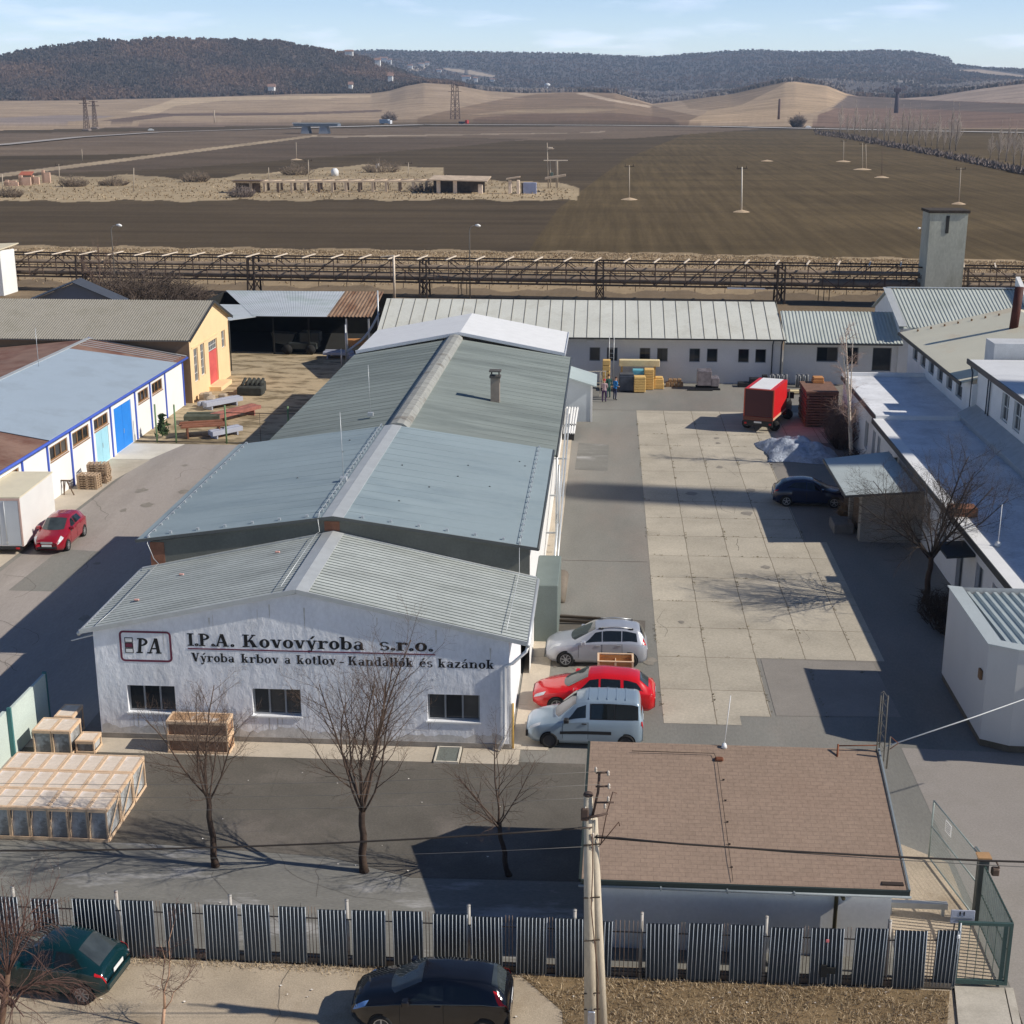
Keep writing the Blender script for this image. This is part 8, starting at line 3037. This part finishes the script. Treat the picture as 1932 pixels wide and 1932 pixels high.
# ---------------------------------------------------------------- people at the back
def person(label, loc, rz, h, cols, arms, hair, bend=0.):
    """cols: shoes, trousers, top, skin; body is one skinned surface"""
    root = thing('person', label, 'person', loc, rz, 'workers standing together by the timber')
    s = h/1.75
    V = {'pel': (0, 0, .95), 'bel': (0, -.01-bend*.3, 1.10), 'che': (0, -bend, 1.32), 'nek': (0, -bend*1.3, 1.50), 'hd0': (0, -.02-bend*1.5, 1.58), 'hd1': (0, -.02-bend*1.6, 1.70)}
    Rr = {'pel': (.155, .11), 'bel': (.145, .10), 'che': (.175, .11), 'nek': (.055, .055), 'hd0': (.075, .085), 'hd1': (.075, .09)}
    E_ = [('pel', 'bel'), ('bel', 'che'), ('che', 'nek'), ('nek', 'hd0'), ('hd0', 'hd1')]
    for k, sx in (('l', -1), ('r', 1)):
        V.update({k+'hip': (sx*.10, 0, .88), k+'kne': (sx*.115, -.02, .48), k+'ank': (sx*.12, .02, .09), k+'toe': (sx*.14, -.13, .04)})
        Rr.update({k+'hip': (.095, .10), k+'kne': (.062, .065), k+'ank': (.045, .048), k+'toe': (.042, .035)})
        E_ += [('pel', k+'hip'), (k+'hip', k+'kne'), (k+'kne', k+'ank'), (k+'ank', k+'toe')]
        el, ha = arms[0 if sx < 0 else 1]
        V.update({k+'sho': (sx*.19, -bend, 1.42), k+'elb': el, k+'wri': ha})
        Rr.update({k+'sho': (.062, .062), k+'elb': (.045, .045), k+'wri': (.034, .034)})
        E_ += [('che', k+'sho'), (k+'sho', k+'elb'), (k+'elb', k+'wri')]
        d = (Vector(ha)-Vector(el)).normalized()
        V[k+'han'] = tuple(Vector(ha)+d*.09)
        Rr[k+'han'] = (.04, .028)
        E_.append((k+'wri', k+'han'))
        for fi, (fx_, fl_n) in enumerate(((-.03, .075), (-.01, .085), (.012, .08), (.032, .065))):
            V[k+'f%d' % fi] = tuple(Vector(ha)+d*(.09+fl_n)+Vector((fx_, -.012, 0)))
            Rr[k+'f%d' % fi] = (.009, .009)
            E_.append((k+'han', k+'f%d' % fi))
        V[k+'th'] = tuple(Vector(ha)+d*.08+Vector((-sx*.045, -.035, 0)))
        Rr[k+'th'] = (.010, .010)
        E_.append((k+'wri', k+'th'))
    names = list(V)
    me = bpy.data.meshes.new('body')
    me.from_pydata([tuple(c*s for c in V[n]) for n in names], [(names.index(a), names.index(b_)) for a, b_ in E_], [])
    o = bpy.data.objects.new('body', me)
    COL.objects.link(o)
    sk = o.modifiers.new('skin', 'SKIN')
    for i, n in enumerate(names):
        me.skin_vertices[0].data[i].radius = tuple(q*s for q in Rr[n])
    me.skin_vertices[0].data[names.index('pel')].use_root = True
    sb = o.modifiers.new('sub', 'SUBSURF')
    sb.levels = sb.render_levels = 2
    dg = bpy.context.evaluated_depsgraph_get()
    dg.update()
    nm = bpy.data.meshes.new_from_object(o.evaluated_get(dg))
    o.modifiers.clear()
    o.data = nm
    nm.materials.clear()
    for q in cols:
        nm.materials.append(q)
    for p in nm.polygons:
        p.use_smooth = True
        z = p.center.z/s
        r_ = math.hypot(p.center.x, p.center.y)/s
        hand = any((Vector(p.center)/s-Vector(V[k+'han'])).length < .13 for k in 'lr')
        p.material_index = 3 if (z > 1.49 or hand) else 2 if z > .93 else 1 if z > .10 else 0
    o.parent = root
    KIDS.setdefault(root.name, []).append(o)
    off = wloc(root)
    hc = Vector(V['hd1'])*s
    mb = MB()
    vs, fs = [], []
    for i in range(7):
        t_ = PI*.58*i/6
        for k in range(14):
            a = 2*PI*k/14
            vs.append(off+hc+Vector((.088*s*math.sin(t_)*math.cos(a), .012*s+.104*s*math.sin(t_)*math.sin(a), .01*s+.098*s*math.cos(t_))))
    mb.add(vs, [(i*14+k, i*14+(k+1) % 14, (i+1)*14+(k+1) % 14, (i+1)*14+k) for i in range(6) for k in range(14)], True)
    mb.build('hair', hair, root)
    mb = MB()
    f0 = off+Vector(V['hd0'])*s+Vector((0, -.085*s, .04*s))
    mb.tube([f0+Vector((0, .01, .035*s)), f0+Vector((0, -.022*s, 0)), f0+Vector((0, .0, -.008*s))], [.008*s, .014*s, .010*s], 6)
    for sx in (-1, 1):
        e = f0+Vector((sx*.032*s, .012*s, .04*s))
        mb.tube([e, e+Vector((0, -.006, 0))], .009*s, 6)
        q = off+Vector(V['hd0'])*s+Vector((sx*.082*s, 0, .05*s))
        mb.tube([q+Vector((0, 0, -.03*s)), q+Vector((sx*.012*s, .01, 0)), q+Vector((0, 0, .03*s))], [.008, .014*s, .008], 6)
    mb.tube([f0+Vector((-.025*s, .014, -.045*s)), f0+Vector((.025*s, .014, -.045*s))], .006*s, 5)
    mb.build('face_features', cols[3], root)
    return root


skin = M('skin', S(206, 160, 132), rough=.6, var=.05, fine=0)
shoe = M('shoe_black', S(34, 32, 32), rough=.6, var=.1, fine=0)
navy = M('navy_cloth', S(44, 50, 78), rough=.9, var=.1, fine=0)
purple = M('purple_trousers', S(78, 58, 92), rough=.9, var=.1, fine=0)
pinkg = M('pink_grey_top', S(186, 160, 164), rough=.9, var=.1, fine=0)
blue_s = M('blue_shirt', S(46, 122, 186), rough=.9, var=.1, fine=0)
green_s = M('green_overall', S(48, 84, 78), rough=.9, var=.1, fine=0)
redcap = M('red_cap', S(196, 40, 62), rough=.8, var=.05, fine=0)
brownh = M('brown_hair', S(70, 48, 36), rough=.9, var=.1, fine=0)
A1 = [((-.24, -.02, 1.15), (-.16, -.22, 1.06)), ((.24, -.02, 1.15), (.16, -.22, 1.08))]
A2 = [((-.26, .02, 1.14), (-.25, -.05, .88)), ((.26, .02, 1.14), (.24, -.08, .90))]
person('worker with a red cap, greyish pink top and purple trousers', (0.02, 104.15, 0), PI, 1.74, [shoe, purple, pinkg, skin], A1, redcap)
person('worker in dark green overalls, middle of the three', (.34, 105.7, 0), PI+.5, 1.80, [shoe, green_s, green_s, skin], A2, brownh)
person('worker in a bright blue shirt and navy trousers', (.82, 104.95, 0), PI-.9, 1.76, [shoe, navy, blue_s, skin], A1, brownh, .05)
# ---------------------------------------------------------------- rusty pipe bridge
rb = M('bridge_rust', S(104, 86, 76), rough=.9, var=.25, sc=.8, fine=.1)
rb2 = M('bridge_dark', S(72, 62, 56), rough=.9, var=.2, sc=.8)
lag = M('pipe_lagging', S(138, 122, 106), rough=.85, var=.25, sc=.6, fine=.1)
palep = M('pale_bracket', S(222, 206, 186), rough=.7, var=.1)
tb = thing('pipe_bridge', 'long rusty trestle bridge carrying pipes across the view', 'pipe bridge', (-10, 162, 0))
XA_, XB_ = -95., 90.
def byl(x): return 162.0-.06*(x+20)
def seg(mb, x0, x1, dy, z, w):
    mb.beam((x0, byl(x0)+dy, z), (x1, byl(x1)+dy, z), w)
mb = MB()
for dy in (-1.3, 1.3):
    for z, w in ((4.25, .16), (1.75, .20), (3.1, .08)):
        seg(mb, XA_, XB_, dy, z, w)
mb.build('chord', rb2, tb)
mb = MB()
xs_ = np.arange(XA_, XB_, 3.35)
for x in np.arange(XA_+1.67, XB_, 3.35):
    mb.beam((x, byl(x)-1.3, 1.75), (x, byl(x)-1.3, 3.1), .07)
    mb.beam((x, byl(x)+1.3, 1.75), (x, byl(x)+1.3, 4.25), .06)
for i, x in enumerate(xs_):
    for dy in (-1.3, 1.3):
        mb.beam((x, byl(x)+dy, 1.75), (x, byl(x)+dy, 4.25), .10)
        ph = i % 6
        if i+1 < len(xs_):
            xn = xs_[i+1]
            if ph < 3:
                mb.beam((x, byl(x)+dy, 1.8), (xn, byl(xn)+dy, 4.2), .09)
            else:
                mb.beam((x, byl(x)+dy, 4.2), (xn, byl(xn)+dy, 1.8), .09)
    mb.beam((x, byl(x)-1.3, 1.75), (x, byl(x)+1.3, 1.75), .12)
    mb.beam((x+1.6, byl(x)-1.3, 1.8), (x+1.6, byl(x)-1.3, 3.1), .05)
    mb.beam((x+1.2, byl(x)+.2, .9), (x+1.2, byl(x)+.2, 1.7), .06)
mb.build('truss_member', rb, tb)
mb = MB()
for x in xs_:
    mb.beam((x-.25, byl(x)-1.7, 4.38), (x+.55, byl(x)+1.9, 4.46), .16, .10)
mb.build('cross_bracket', palep, tb)
for dy, z, r_ in ((-.75, 2.25, .32), (0, 2.15, .26), (.7, 2.3, .36), (-.3, 3.35, .2), (.6, 3.3, .24)):
    mb = MB()
    mb.tube([(x, byl(x)+dy, z) for x in np.linspace(XA_, XB_, 30)], r_, 8)
    mb.build('pipe', lag, tb)
for x in (-83, -62, -41.2, -20.9, -.7, 19.4, 39, 59):
    for dy in (-1.3, 1.3):
        mb = MB()
        for dx in (-.35, .35):
            mb.beam((x+dx*1.2, byl(x)+dy*1.15, 0), (x+dx, byl(x)+dy, 4.3), .18)
        mb.beam((x-.4, byl(x)+dy*1.1, .2), (x+.4, byl(x)+dy*1.06, 1.6), .10)
        mb.beam((x+.4, byl(x)+dy*1.1, .2), (x-.4, byl(x)+dy*1.06, 1.6), .10)
        mb.build('trestle_leg', rb2, tb)
mb = MB()
mb.box(13.5, 19, byl(16)-1.5, byl(16)-.6, 1.6, 1.72)
mb.build('pale_cover', M('pale_cover', S(200, 206, 220), rough=.5, var=.05), tb)
mb = MB()
for x in (-17.2, -16.8, -16.2, 24, 24.6, 25.2):
    mb.beam((x, byl(x)+2, 0), (x, byl(x)+2, 2.4), .08)
mb.build('hanger', rb2, tb)
# street lamps
lm = M('lamp_grey', S(130, 124, 116), rough=.6, var=.1)
def street_lamp(label, x, y, h, arm=(1.0, 0)):
    r = thing('street_lamp', label, 'street lamp', (x, y, 0), 0, 'street lamps by the pipe bridge')
    ax = arm[0]
    MB().tube([(x, y, 0), (x, y, h-.5), (x+.2*ax, y, h-.1), (x+.7*ax, y, h+.05)], [.08, .06, .05, .04], 8).build('pole', lm, r)
    mb = MB()
    mb.tube([(x+.65*ax, y, h+.05), (x+.95*ax, y, h+.02), (x+1.25*ax, y, h-.06)], [.08, .17, .10], 10)
    mb.build('lamp_head', M('lamp_white', (.85, .84, .82), rough=.3, var=0, fine=0), r)
street_lamp('street lamp with a hooked white head behind the white roof gable', -15.5, 160.5, 8.2)
street_lamp('street lamp with a hooked white head over the dark thicket', -55.6, 157, 8.3)
street_lamp('slim street lamp left of the concrete tower', 40.6, 187, 5.9, (-.5, 0))
wp_ = thing('white_pole', 'white pole with a short top arm before the pipe bridge', 'pole', (-24.1, 160, 0))
MB().tube([(-24.1, 159.8, 0), (-24.1, 159.8, 4.85)], .13, 8).beam((-25.6, 159.8, 4.7), (-24.0, 159.8, 4.9), .12, .1).build('shaft', palep, wp_)
# wooden and concrete poles over the fields
pole_m = M('field_pole', S(186, 172, 154), rough=.9, var=.1)
dryg = M('dry_grass_mound', S(196, 172, 142), rough=.95, var=.15)
def field_pole(label, base, top, arm=False, r=.12, mound=0, twin=False, m=None):
    b_ = gp(*base)
    d = ray(*top)
    t = b_.y/d.y
    h = max(2.0, CAM_H+d.z*t)
    x1 = d.x*t
    ro = thing('field_pole', label, 'pole', tuple(b_), 0, 'poles standing in the fields')
    mb = MB()
    mb.tube([b_, (x1, b_.y, h)], [r, r*.8], 7)
    if twin:
        mb.tube([b_+Vector((1.3, .4, 0)), (x1+1.1, b_.y+.4, h-.2)], [r, r*.8], 7)
    mb.build('shaft', m or pole_m, ro)
    if arm:
        MB().beam((x1-1.1, b_.y, h-.35), (x1+1.1, b_.y, h-.25), .12).tube([(x1-.9, b_.y, h-.2), (x1-.9, b_.y, h+.25)], .06, 5).tube([(x1+.9, b_.y, h-.2), (x1+.9, b_.y, h+.25)], .06, 5).build('crossarm', rb2, ro)
    if mound:
        mb = MB()
        n = 14
        vs = [(b_.x, b_.y, .5)]+[(b_.x+mound*(1+.25*math.sin(k*2.7))*math.cos(2*PI*k/n)*.6, b_.y+mound*(1+.3*math.sin(k*1.9))*math.sin(2*PI*k/n)*.6, .28*(.7+.3*math.sin(k*3))) for k in range(n)] \
            + [(b_.x+mound*(1+.2*math.sin(k*2.7))*math.cos(2*PI*k/n), b_.y+mound*(1+.2*math.sin(k*1.9))*math.sin(2*PI*k/n), .0) for k in range(n)]
        mb.add(vs, [(0, 1+k, 1+(k+1) % n) for k in range(n)]+[(1+k, 1+n+k, 1+n+(k+1) % n, 1+(k+1) % n) for k in range(n)], True)
        tag(mb.build('grass_mound', dryg), kind='structure')
    return ro
q = lambda x, y, o=0: (o+x/3, y/3)
P0, P1, P2 = 0, 644, 1288
field_pole('thin pole at the left picture edge by the low ruined walls', q(17, 1085), q(12, 985))
field_pole('thin pole just right of the low ruined walls', q(337, 1030), q(333, 930), True)
field_pole('short pale pole below the far left road', q(467, 910), q(463, 845))
field_pole('pale pole in the middle of the scrub strip', q(757, 1085), q(757, 950))
field_pole('pale pole on a grass mound below the overpass', q(1678, 905), q(1676, 805), False, .12, 2.2)
field_pole('thin pole with an arm behind the left half of the ruin', q(1747, 1015), q(1745, 905), True)
field_pole('short pole behind the left end of the ruin', q(1522, 1015), q(1520, 948))
field_pole('pole with a cross arm behind the right half of the ruin', q(380, 1005, P1), q(380, 920, P1), True)
field_pole('pole with cross arm on a grass mound right of the transformer', q(1630, 1130, P1), q(1630, 935, P1), True, .13, 1.9)
field_pole('brightest tall pole on a grass mound in the ploughed field', q(333, 1200, P2), q(336, 945, P2), True, .16, 1.7, False, M('bright_pole', S(226, 216, 200), var=.05))
field_pole('pale pole with arm on a mound, below the left poplars', q(910, 915, P2), q(912, 795, P2), True, .14, 2.8)
field_pole('twin legged pole on a mound, below the poplars', q(1018, 960, P2), q(1018, 810, P2), True, .13, 3.0, True)
field_pole('dark thin pole right of the twin legged one', q(1127, 1005, P2), q(1130, 840, P2), False, .09, 2.2, False, rb)
field_pole('pole with a wide arm above the concrete tower', q(1562, 1155, P2), q(1575, 950, P2), True, .11, 1.6)
# lone mound in the field
c = gp(*q(478, 912, P2))
mb = MB()
mb.add([(c.x, c.y, .5)]+[(c.x+2.3*(1+.2*math.sin(k*2.1))*math.cos(k*PI/6), c.y+2.6*math.sin(k*PI/6), 0) for k in range(12)], [(0, 1+k, 1+(k+1) % 12) for k in range(12)], True)
tag(mb.build('grass_mound', dryg), kind='structure')
# transformer on two posts
tr_ = thing('transformer_station', 'pole mounted transformer with a platform between two posts, at the tip of the scrub strip', 'transformer', tuple(gp(*q(1197, 1065, P1))))
b_ = gp(*q(1172, 1065, P1))
b2 = gp(*q(1224, 1062, P1))
MB().tube([b_, (b_.x-.4, b_.y, 11.2)], [.17, .09], 8).tube([b_+Vector((.55, 0, 0)), (b_.x+.45, b_.y, 6.6)], .13, 8).build('post', pole_m, tr_)
MB().tube([b2, (b2.x-.1, b2.y, 6.7)], .13, 8).tube([b2+Vector((-.35, 0, 0)), (b2.x-.4, b2.y, 6.6)], .11, 8).build('post', pole_m, tr_)
MB().box(b_.x-1.2, b2.x+2.6, b_.y-.5, b_.y+.5, 6.75, 6.95).build('platform', palep, tr_)
MB().bbox(b_.x+.5, b_.x+1.2, b_.y-.4, b_.y+.4, 2.9, 3.9, .06).build('switch_box', M('switch_box', S(96, 110, 104), var=.1), tr_)
MB().beam((b_.x-.4, b_.y, 9.6), (b_.x+1.4, b_.y, 9.75), .14).bbox(b_.x-.1, b_.x+1.0, b_.y-.3, b_.y+.3, 9.78, 10.1, .05).build('crossarm', palep, tr_)
# roofless ruin: two rows of posts under beams, end walls
rn = thing('ruined_shed', 'long roofless ruin of concrete posts and beams on the scrub strip', 'ruin', tuple(gp(640, 362)))
rm = M('ruin_concrete', S(192, 172, 150), rough=.95, var=.2, sc=.5, fine=.1)
rd = M('ruin_dark', S(110, 94, 82), rough=.95, var=.2, sc=.5)
g0, g1 = gp(448, 364), gp(830, 362)
mb = MB()
N_ = 15
for k in range(N_+1):
    u = k/N_
    c = g0.lerp(g1, u)
    MB().box(c.x-.3, c.x+.3, c.y-.3, c.y+.3, 0, 2.35).build('pillar', rm if k % 3 else rd, rn)
    c2 = c+Vector((2.2, 9, 0))
    MB().box(c2.x-.28, c2.x+.28, c2.y-.3, c2.y+.3, 0, 2.3).build('pillar', rd, rn)
mb = MB()
mb.beam(g0+Vector((-1, 0, 2.55)), g1+Vector((1, 0, 2.55)), .5, .38)
mb.beam(g0+Vector((1.2, 9, 2.5)), g1+Vector((3, 9, 2.5)), .5, .38)
for k in range(0, N_+1, 1):
    c = g0.lerp(g1, k/N_)
    mb.beam(c+Vector((0, .3, 2.55)), c+Vector((2.2, 8.7, 2.5)), .3, .3)
mb.build('roof_beam', rm, rn)
MB().box(g0.x-.9, g0.x+5.2, g0.y+2, g0.y+2.3, 0, 2.2).box(g0.x-1.1, g0.x+6, g0.y-1, g0.y+3.5, 2.76, 2.95).build('end_wall', rd, rn)
re = thing('ruined_house', 'collapsed house remains with pale pillars right of the long ruin', 'ruin', tuple(gp(860, 362)))
g2 = gp(822, 365)
mb = MB()
for dx, w, h in ((0.2, .9, 3.0), (4.2, .9, 3.0), (10.2, 1.1, 2.2), (17.5, .8, 3.2), (19.5, .7, 3.2)):
    mb.bbox(g2.x+dx, g2.x+dx+w, g2.y, g2.y+.8, 0, h, .1)
each(mb, 'pillar', M('ruin_white', S(226, 206, 186), var=.1), re)
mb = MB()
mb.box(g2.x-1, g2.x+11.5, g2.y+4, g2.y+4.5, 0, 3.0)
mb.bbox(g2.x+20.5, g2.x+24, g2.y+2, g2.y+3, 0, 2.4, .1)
each(mb, 'wall', M('ruin_drab', S(84, 78, 74), var=.3), re)  # wall remains in one drab dark grey
mb = MB()
mb.prism([(g2.x-1.5, g2.y-1, 3.1), (g2.x+12.5, g2.y-1, 2.8), (g2.x+13, g2.y+5, 3.6), (g2.x-1, g2.y+5, 3.8)], (0, 0, .25))
mb.prism([(g2.x+17, g2.y-.5, 3.3), (g2.x+20.3, g2.y-.5, 3.8), (g2.x+20.3, g2.y+1.4, 3.8), (g2.x+17, g2.y+1.4, 3.3)], (0, 0, .3))
mb.prism([(g2.x+26, g2.y+6, 3.0), (g2.x+31, g2.y+6, 3.8), (g2.x+31, g2.y+8, 3.8), (g2.x+26, g2.y+8, 3.0)], (0, 0, .5))
each(mb, 'fallen_roof', rm, re)
MB().bbox(g2.x+21, g2.x+24.2, g2.y+.6, g2.y+1.6, 0, 2.6, .1).build('blue_panel', M('ruin_blue', S(140, 148, 176), var=.1), re)
rl_ = thing('ruined_house', 'low ruined brick walls at the left edge of the scrub strip', 'ruin', tuple(gp(45, 350)))
mb = MB()
for a, b_, y, h in ((8, 34, 351, 1.2), (36, 58, 350, 2.6), (60, 74, 348, 2.4), (80, 95, 345, 3.4), (10, 30, 346, .9)):
    p, r_ = gp(a, y), gp(b_, y)
    mb.prism([p, r_, r_+Vector((0, .6, 0)), p+Vector((0, .6, 0))], (0, 0, h*.8))
    mb.prism([p, p.lerp(r_, .3), p.lerp(r_, .3)+Vector((0, .6, 0)), p+Vector((0, .6, 0))], (0, 0, h))
each(mb, 'wall', M('ruin_pinkish', S(206, 172, 150), var=.15, sc=.4), rl_)
mb = MB()
p, r_ = gp(34, 349), gp(58, 349)
mb.prism([p+Vector((0, 1, 2.4)), r_+Vector((0, 1, 2.4)), r_+Vector((0, 3, 3.2)), p+Vector((0, 3, 3.2))], (0, 0, .15))
mb.build('tile_roof', M('ruin_tiles', S(176, 104, 84), var=.15), rl_)
for (px_, py, s, lab) in ((632, 329, 2.2, 'white round tank behind the middle of the ruin'), (713, 314, 1.4, 'small white dot like tank on the scrub, far behind the ruin')):
    g = gp(px_, py+3)
    t_ = thing('tank', lab, 'tank', tuple(g))
    MB().tube([g, g+Vector((0, 0, s*.7)), g+Vector((0, 0, s))], [s*.5, s*.5, s*.25], 12).build('shell', white_sheet, t_)
# lattice pylons
def pylon(label, base, top, w, m):
    b_ = gp(*base)
    d = ray(*top)
    t = b_.y/d.y
    h = CAM_H+d.z*t
    r = thing('pylon', label, 'pylon', tuple(b_), 0, 'lattice pylons in the fields')
    mb = MB()
    for sx in (-1, 1):
        for sy in (-1, 1):
            mb.beam(b_+Vector((sx*w, sy*w, -1)), b_+Vector((sx*w*.35, sy*w*.35, h)), .32)
    n = 9
    for k in range(n):
        f0, f1 = 1-.65*k/n, 1-.65*(k+1)/n
        for sy in (-1, 1):
            mb.beam(b_+Vector((-w*f0, sy*w*f0, h*k/n)), b_+Vector((w*f1, sy*w*f1, h*(k+1)/n)), .18)
            mb.beam(b_+Vector((w*f0, sy*w*f0, h*k/n)), b_+Vector((-w*f1, sy*w*f1, h*(k+1)/n)), .18)
    mb.build('lattice', m, r)
    mb = MB()
    for zz, l in ((.97, 3.4), (.82, 4.2)):
        mb.beam(b_+Vector((-l, 0, h*zz)), b_+Vector((l, 0, h*zz)), .35)
    mb.build('crossarm', m, r)
    MB().bbox(b_.x-w*1.6, b_.x+w*1.6, b_.y-w*1.6, b_.y+w*1.6, -.5, 1.4, .6).build('thicket_base', tk, r)
pyl = M('pylon_rust', S(110, 92, 86), rough=.9, var=.1)
pylon('taller of the two lattice pylons on the left stubble', q(492, 740), q(492, 550), 1.7, pyl)
pylon('shorter right pylon of the two on the left stubble', q(540, 730), q(535, 570), 1.7, pyl)
pylon('left one of the tall pylon pair above the flatbed lorry', q(632, 690, P1), q(630, 480, P1), 2.6, pyl)
pylon('right one of the tall pylon pair above the flatbed lorry', q(657, 690, P1), q(655, 480, P1), 2.6, pyl)


def ground_at(px_, py):
    """distance along a line of sight at which the land shows at picture height py"""
    pr = col_profile(px_)
    g = gp(px_, pr[0][1])
    D = math.hypot(g.x, g.y)
    best = None
    while D < 6400:
        p, y = land_point(px_, D)
        if y is not None and y <= py:
            return p
        D += 20
    return land_point(px_, 3000)[0]


def far_tower(label, px_, py, pt, w, m, name='tower', cat='tower'):
    b_ = ground_at(px_, py)
    d = ray(px_, pt)
    h = CAM_H+d.z*(b_.y/d.y)-b_.z
    r = thing(name, label, cat, tuple(b_))
    MB().tube([b_-Vector((0, 0, 2)), b_+Vector((0, 0, h*.96)), b_+Vector((0, 0, h))], [w, w*.8, w*.5], 10).build('shaft', m, r)
    return b_, h, r


b_, h, r = far_tower('slim dark mast on the right hand fields', 1690.5, 214, 165, 2.6, M('mast_dark', S(92, 84, 92), var=.1), 'mast', 'mast')
MB().bbox(b_.x-4, b_.x+4, b_.y-3, b_.y+3, b_.z+h*.82, b_.z+h*.98, .5).build('gallery', M('mast_dark', S(92, 84, 92)), r)
b_, h, r = far_tower('tiny white water tower with a ball top before the blue ridge', 1032.5, 172, 157, 2.2, white_sheet, 'water_tower', 'water tower')
MB().tube([b_+Vector((0, 0, h*.55)), b_+Vector((0, 0, h*.8)), b_+Vector((0, 0, h*1.0))], [3, 9, 4], 10).build('ball_tank', white_sheet, r)
far_tower('thin far pole on the rounded stubble hill', 1469, 226, 186, 1.2, pyl, 'far_pole', 'pole')
far_tower('short far pole on the left stubble', 405, 232, 208, .7, pole_m, 'far_pole', 'pole')
hw_ = M('far_house_white', (.82, .80, .76), rough=.8, var=.05)
hr_ = M('far_house_roof', S(150, 120, 108), rough=.9, var=.1)
spec = [(880, 153, 26, 8, 'long white farmhouse at the foot of the blue ridge'), (897, 155, 12, 7, 'smaller white house right of the long farmhouse'), (929, 157, 14, 6, 'small grey house right of the white farmhouses'),
        (659, 109, 16, 7, 'white house alone near the ridge line'), (724, 118, 26, 10, 'pale house among trees on the ridge flank'), (735, 121, 14, 9, 'pale house right beside the one among trees on the flank'), (713, 127, 11, 9, 'small brownish house below the ridge flank'),
        (774, 131, 16, 8, 'whitish house at the end of the hillside clearing'), (795, 127, 20, 7, 'brownish house in the hillside clearing'), (828, 138, 18, 6, 'low pale house beside the hillside strip'), (806, 126, 14, 9, 'tall pale house in the hillside clearing'),
        (737, 158, 8, 12, 'tiny white chapel at the edge of the wood'), (662, 172, 6, 9, 'tiny white marker hut on the stubble below the wood'), (513, 175, 10, 9, 'tiny white hut on the edge of the left wood')]
for px_, py, w, h, lab in spec:
    b_ = ground_at(px_, py)
    if 'ridge' in lab or 'hillside' in lab or 'farmhouse' in lab or 'flank' in lab:
        b_ = b_+Vector((0, 0, 4))
    r = thing('far_house', lab, 'house', tuple(b_), 0)
    MB().box(b_.x-w/2, b_.x+w/2, b_.y-5, b_.y+5, b_.z-8, b_.z+h).build('wall', hw_, r)
    MB().prism([(b_.x-w/2-1, b_.y-6, b_.z+h+.02), (b_.x-w/2-1, b_.y+6, b_.z+h+.02), (b_.x-w/2-1, b_.y, b_.z+h*1.5)], (w+2, 0, 0)).build('roof', hr_, r)

# ---------------------------------------------------------------- the air over the plain
hz = MB()
hz.box(-9000, 9000, -60, 9600, -3, 620)
hm = bpy.data.materials.new('haze_air')
hm.use_nodes = True
t = hm.node_tree
t.nodes.remove(t.nodes['Principled BSDF'])
pv = t.nodes.new('ShaderNodeVolumePrincipled')
pv.inputs['Color'].default_value = (.50, .70, 1.0, 1)
pv.inputs['Density'].default_value = .00008
pv.inputs['Anisotropy'].default_value = .0
t.links.new(pv.outputs['Volume'], t.nodes['Material Output'].inputs['Volume'])
tag(hz.build('haze', hm), kind='stuff')
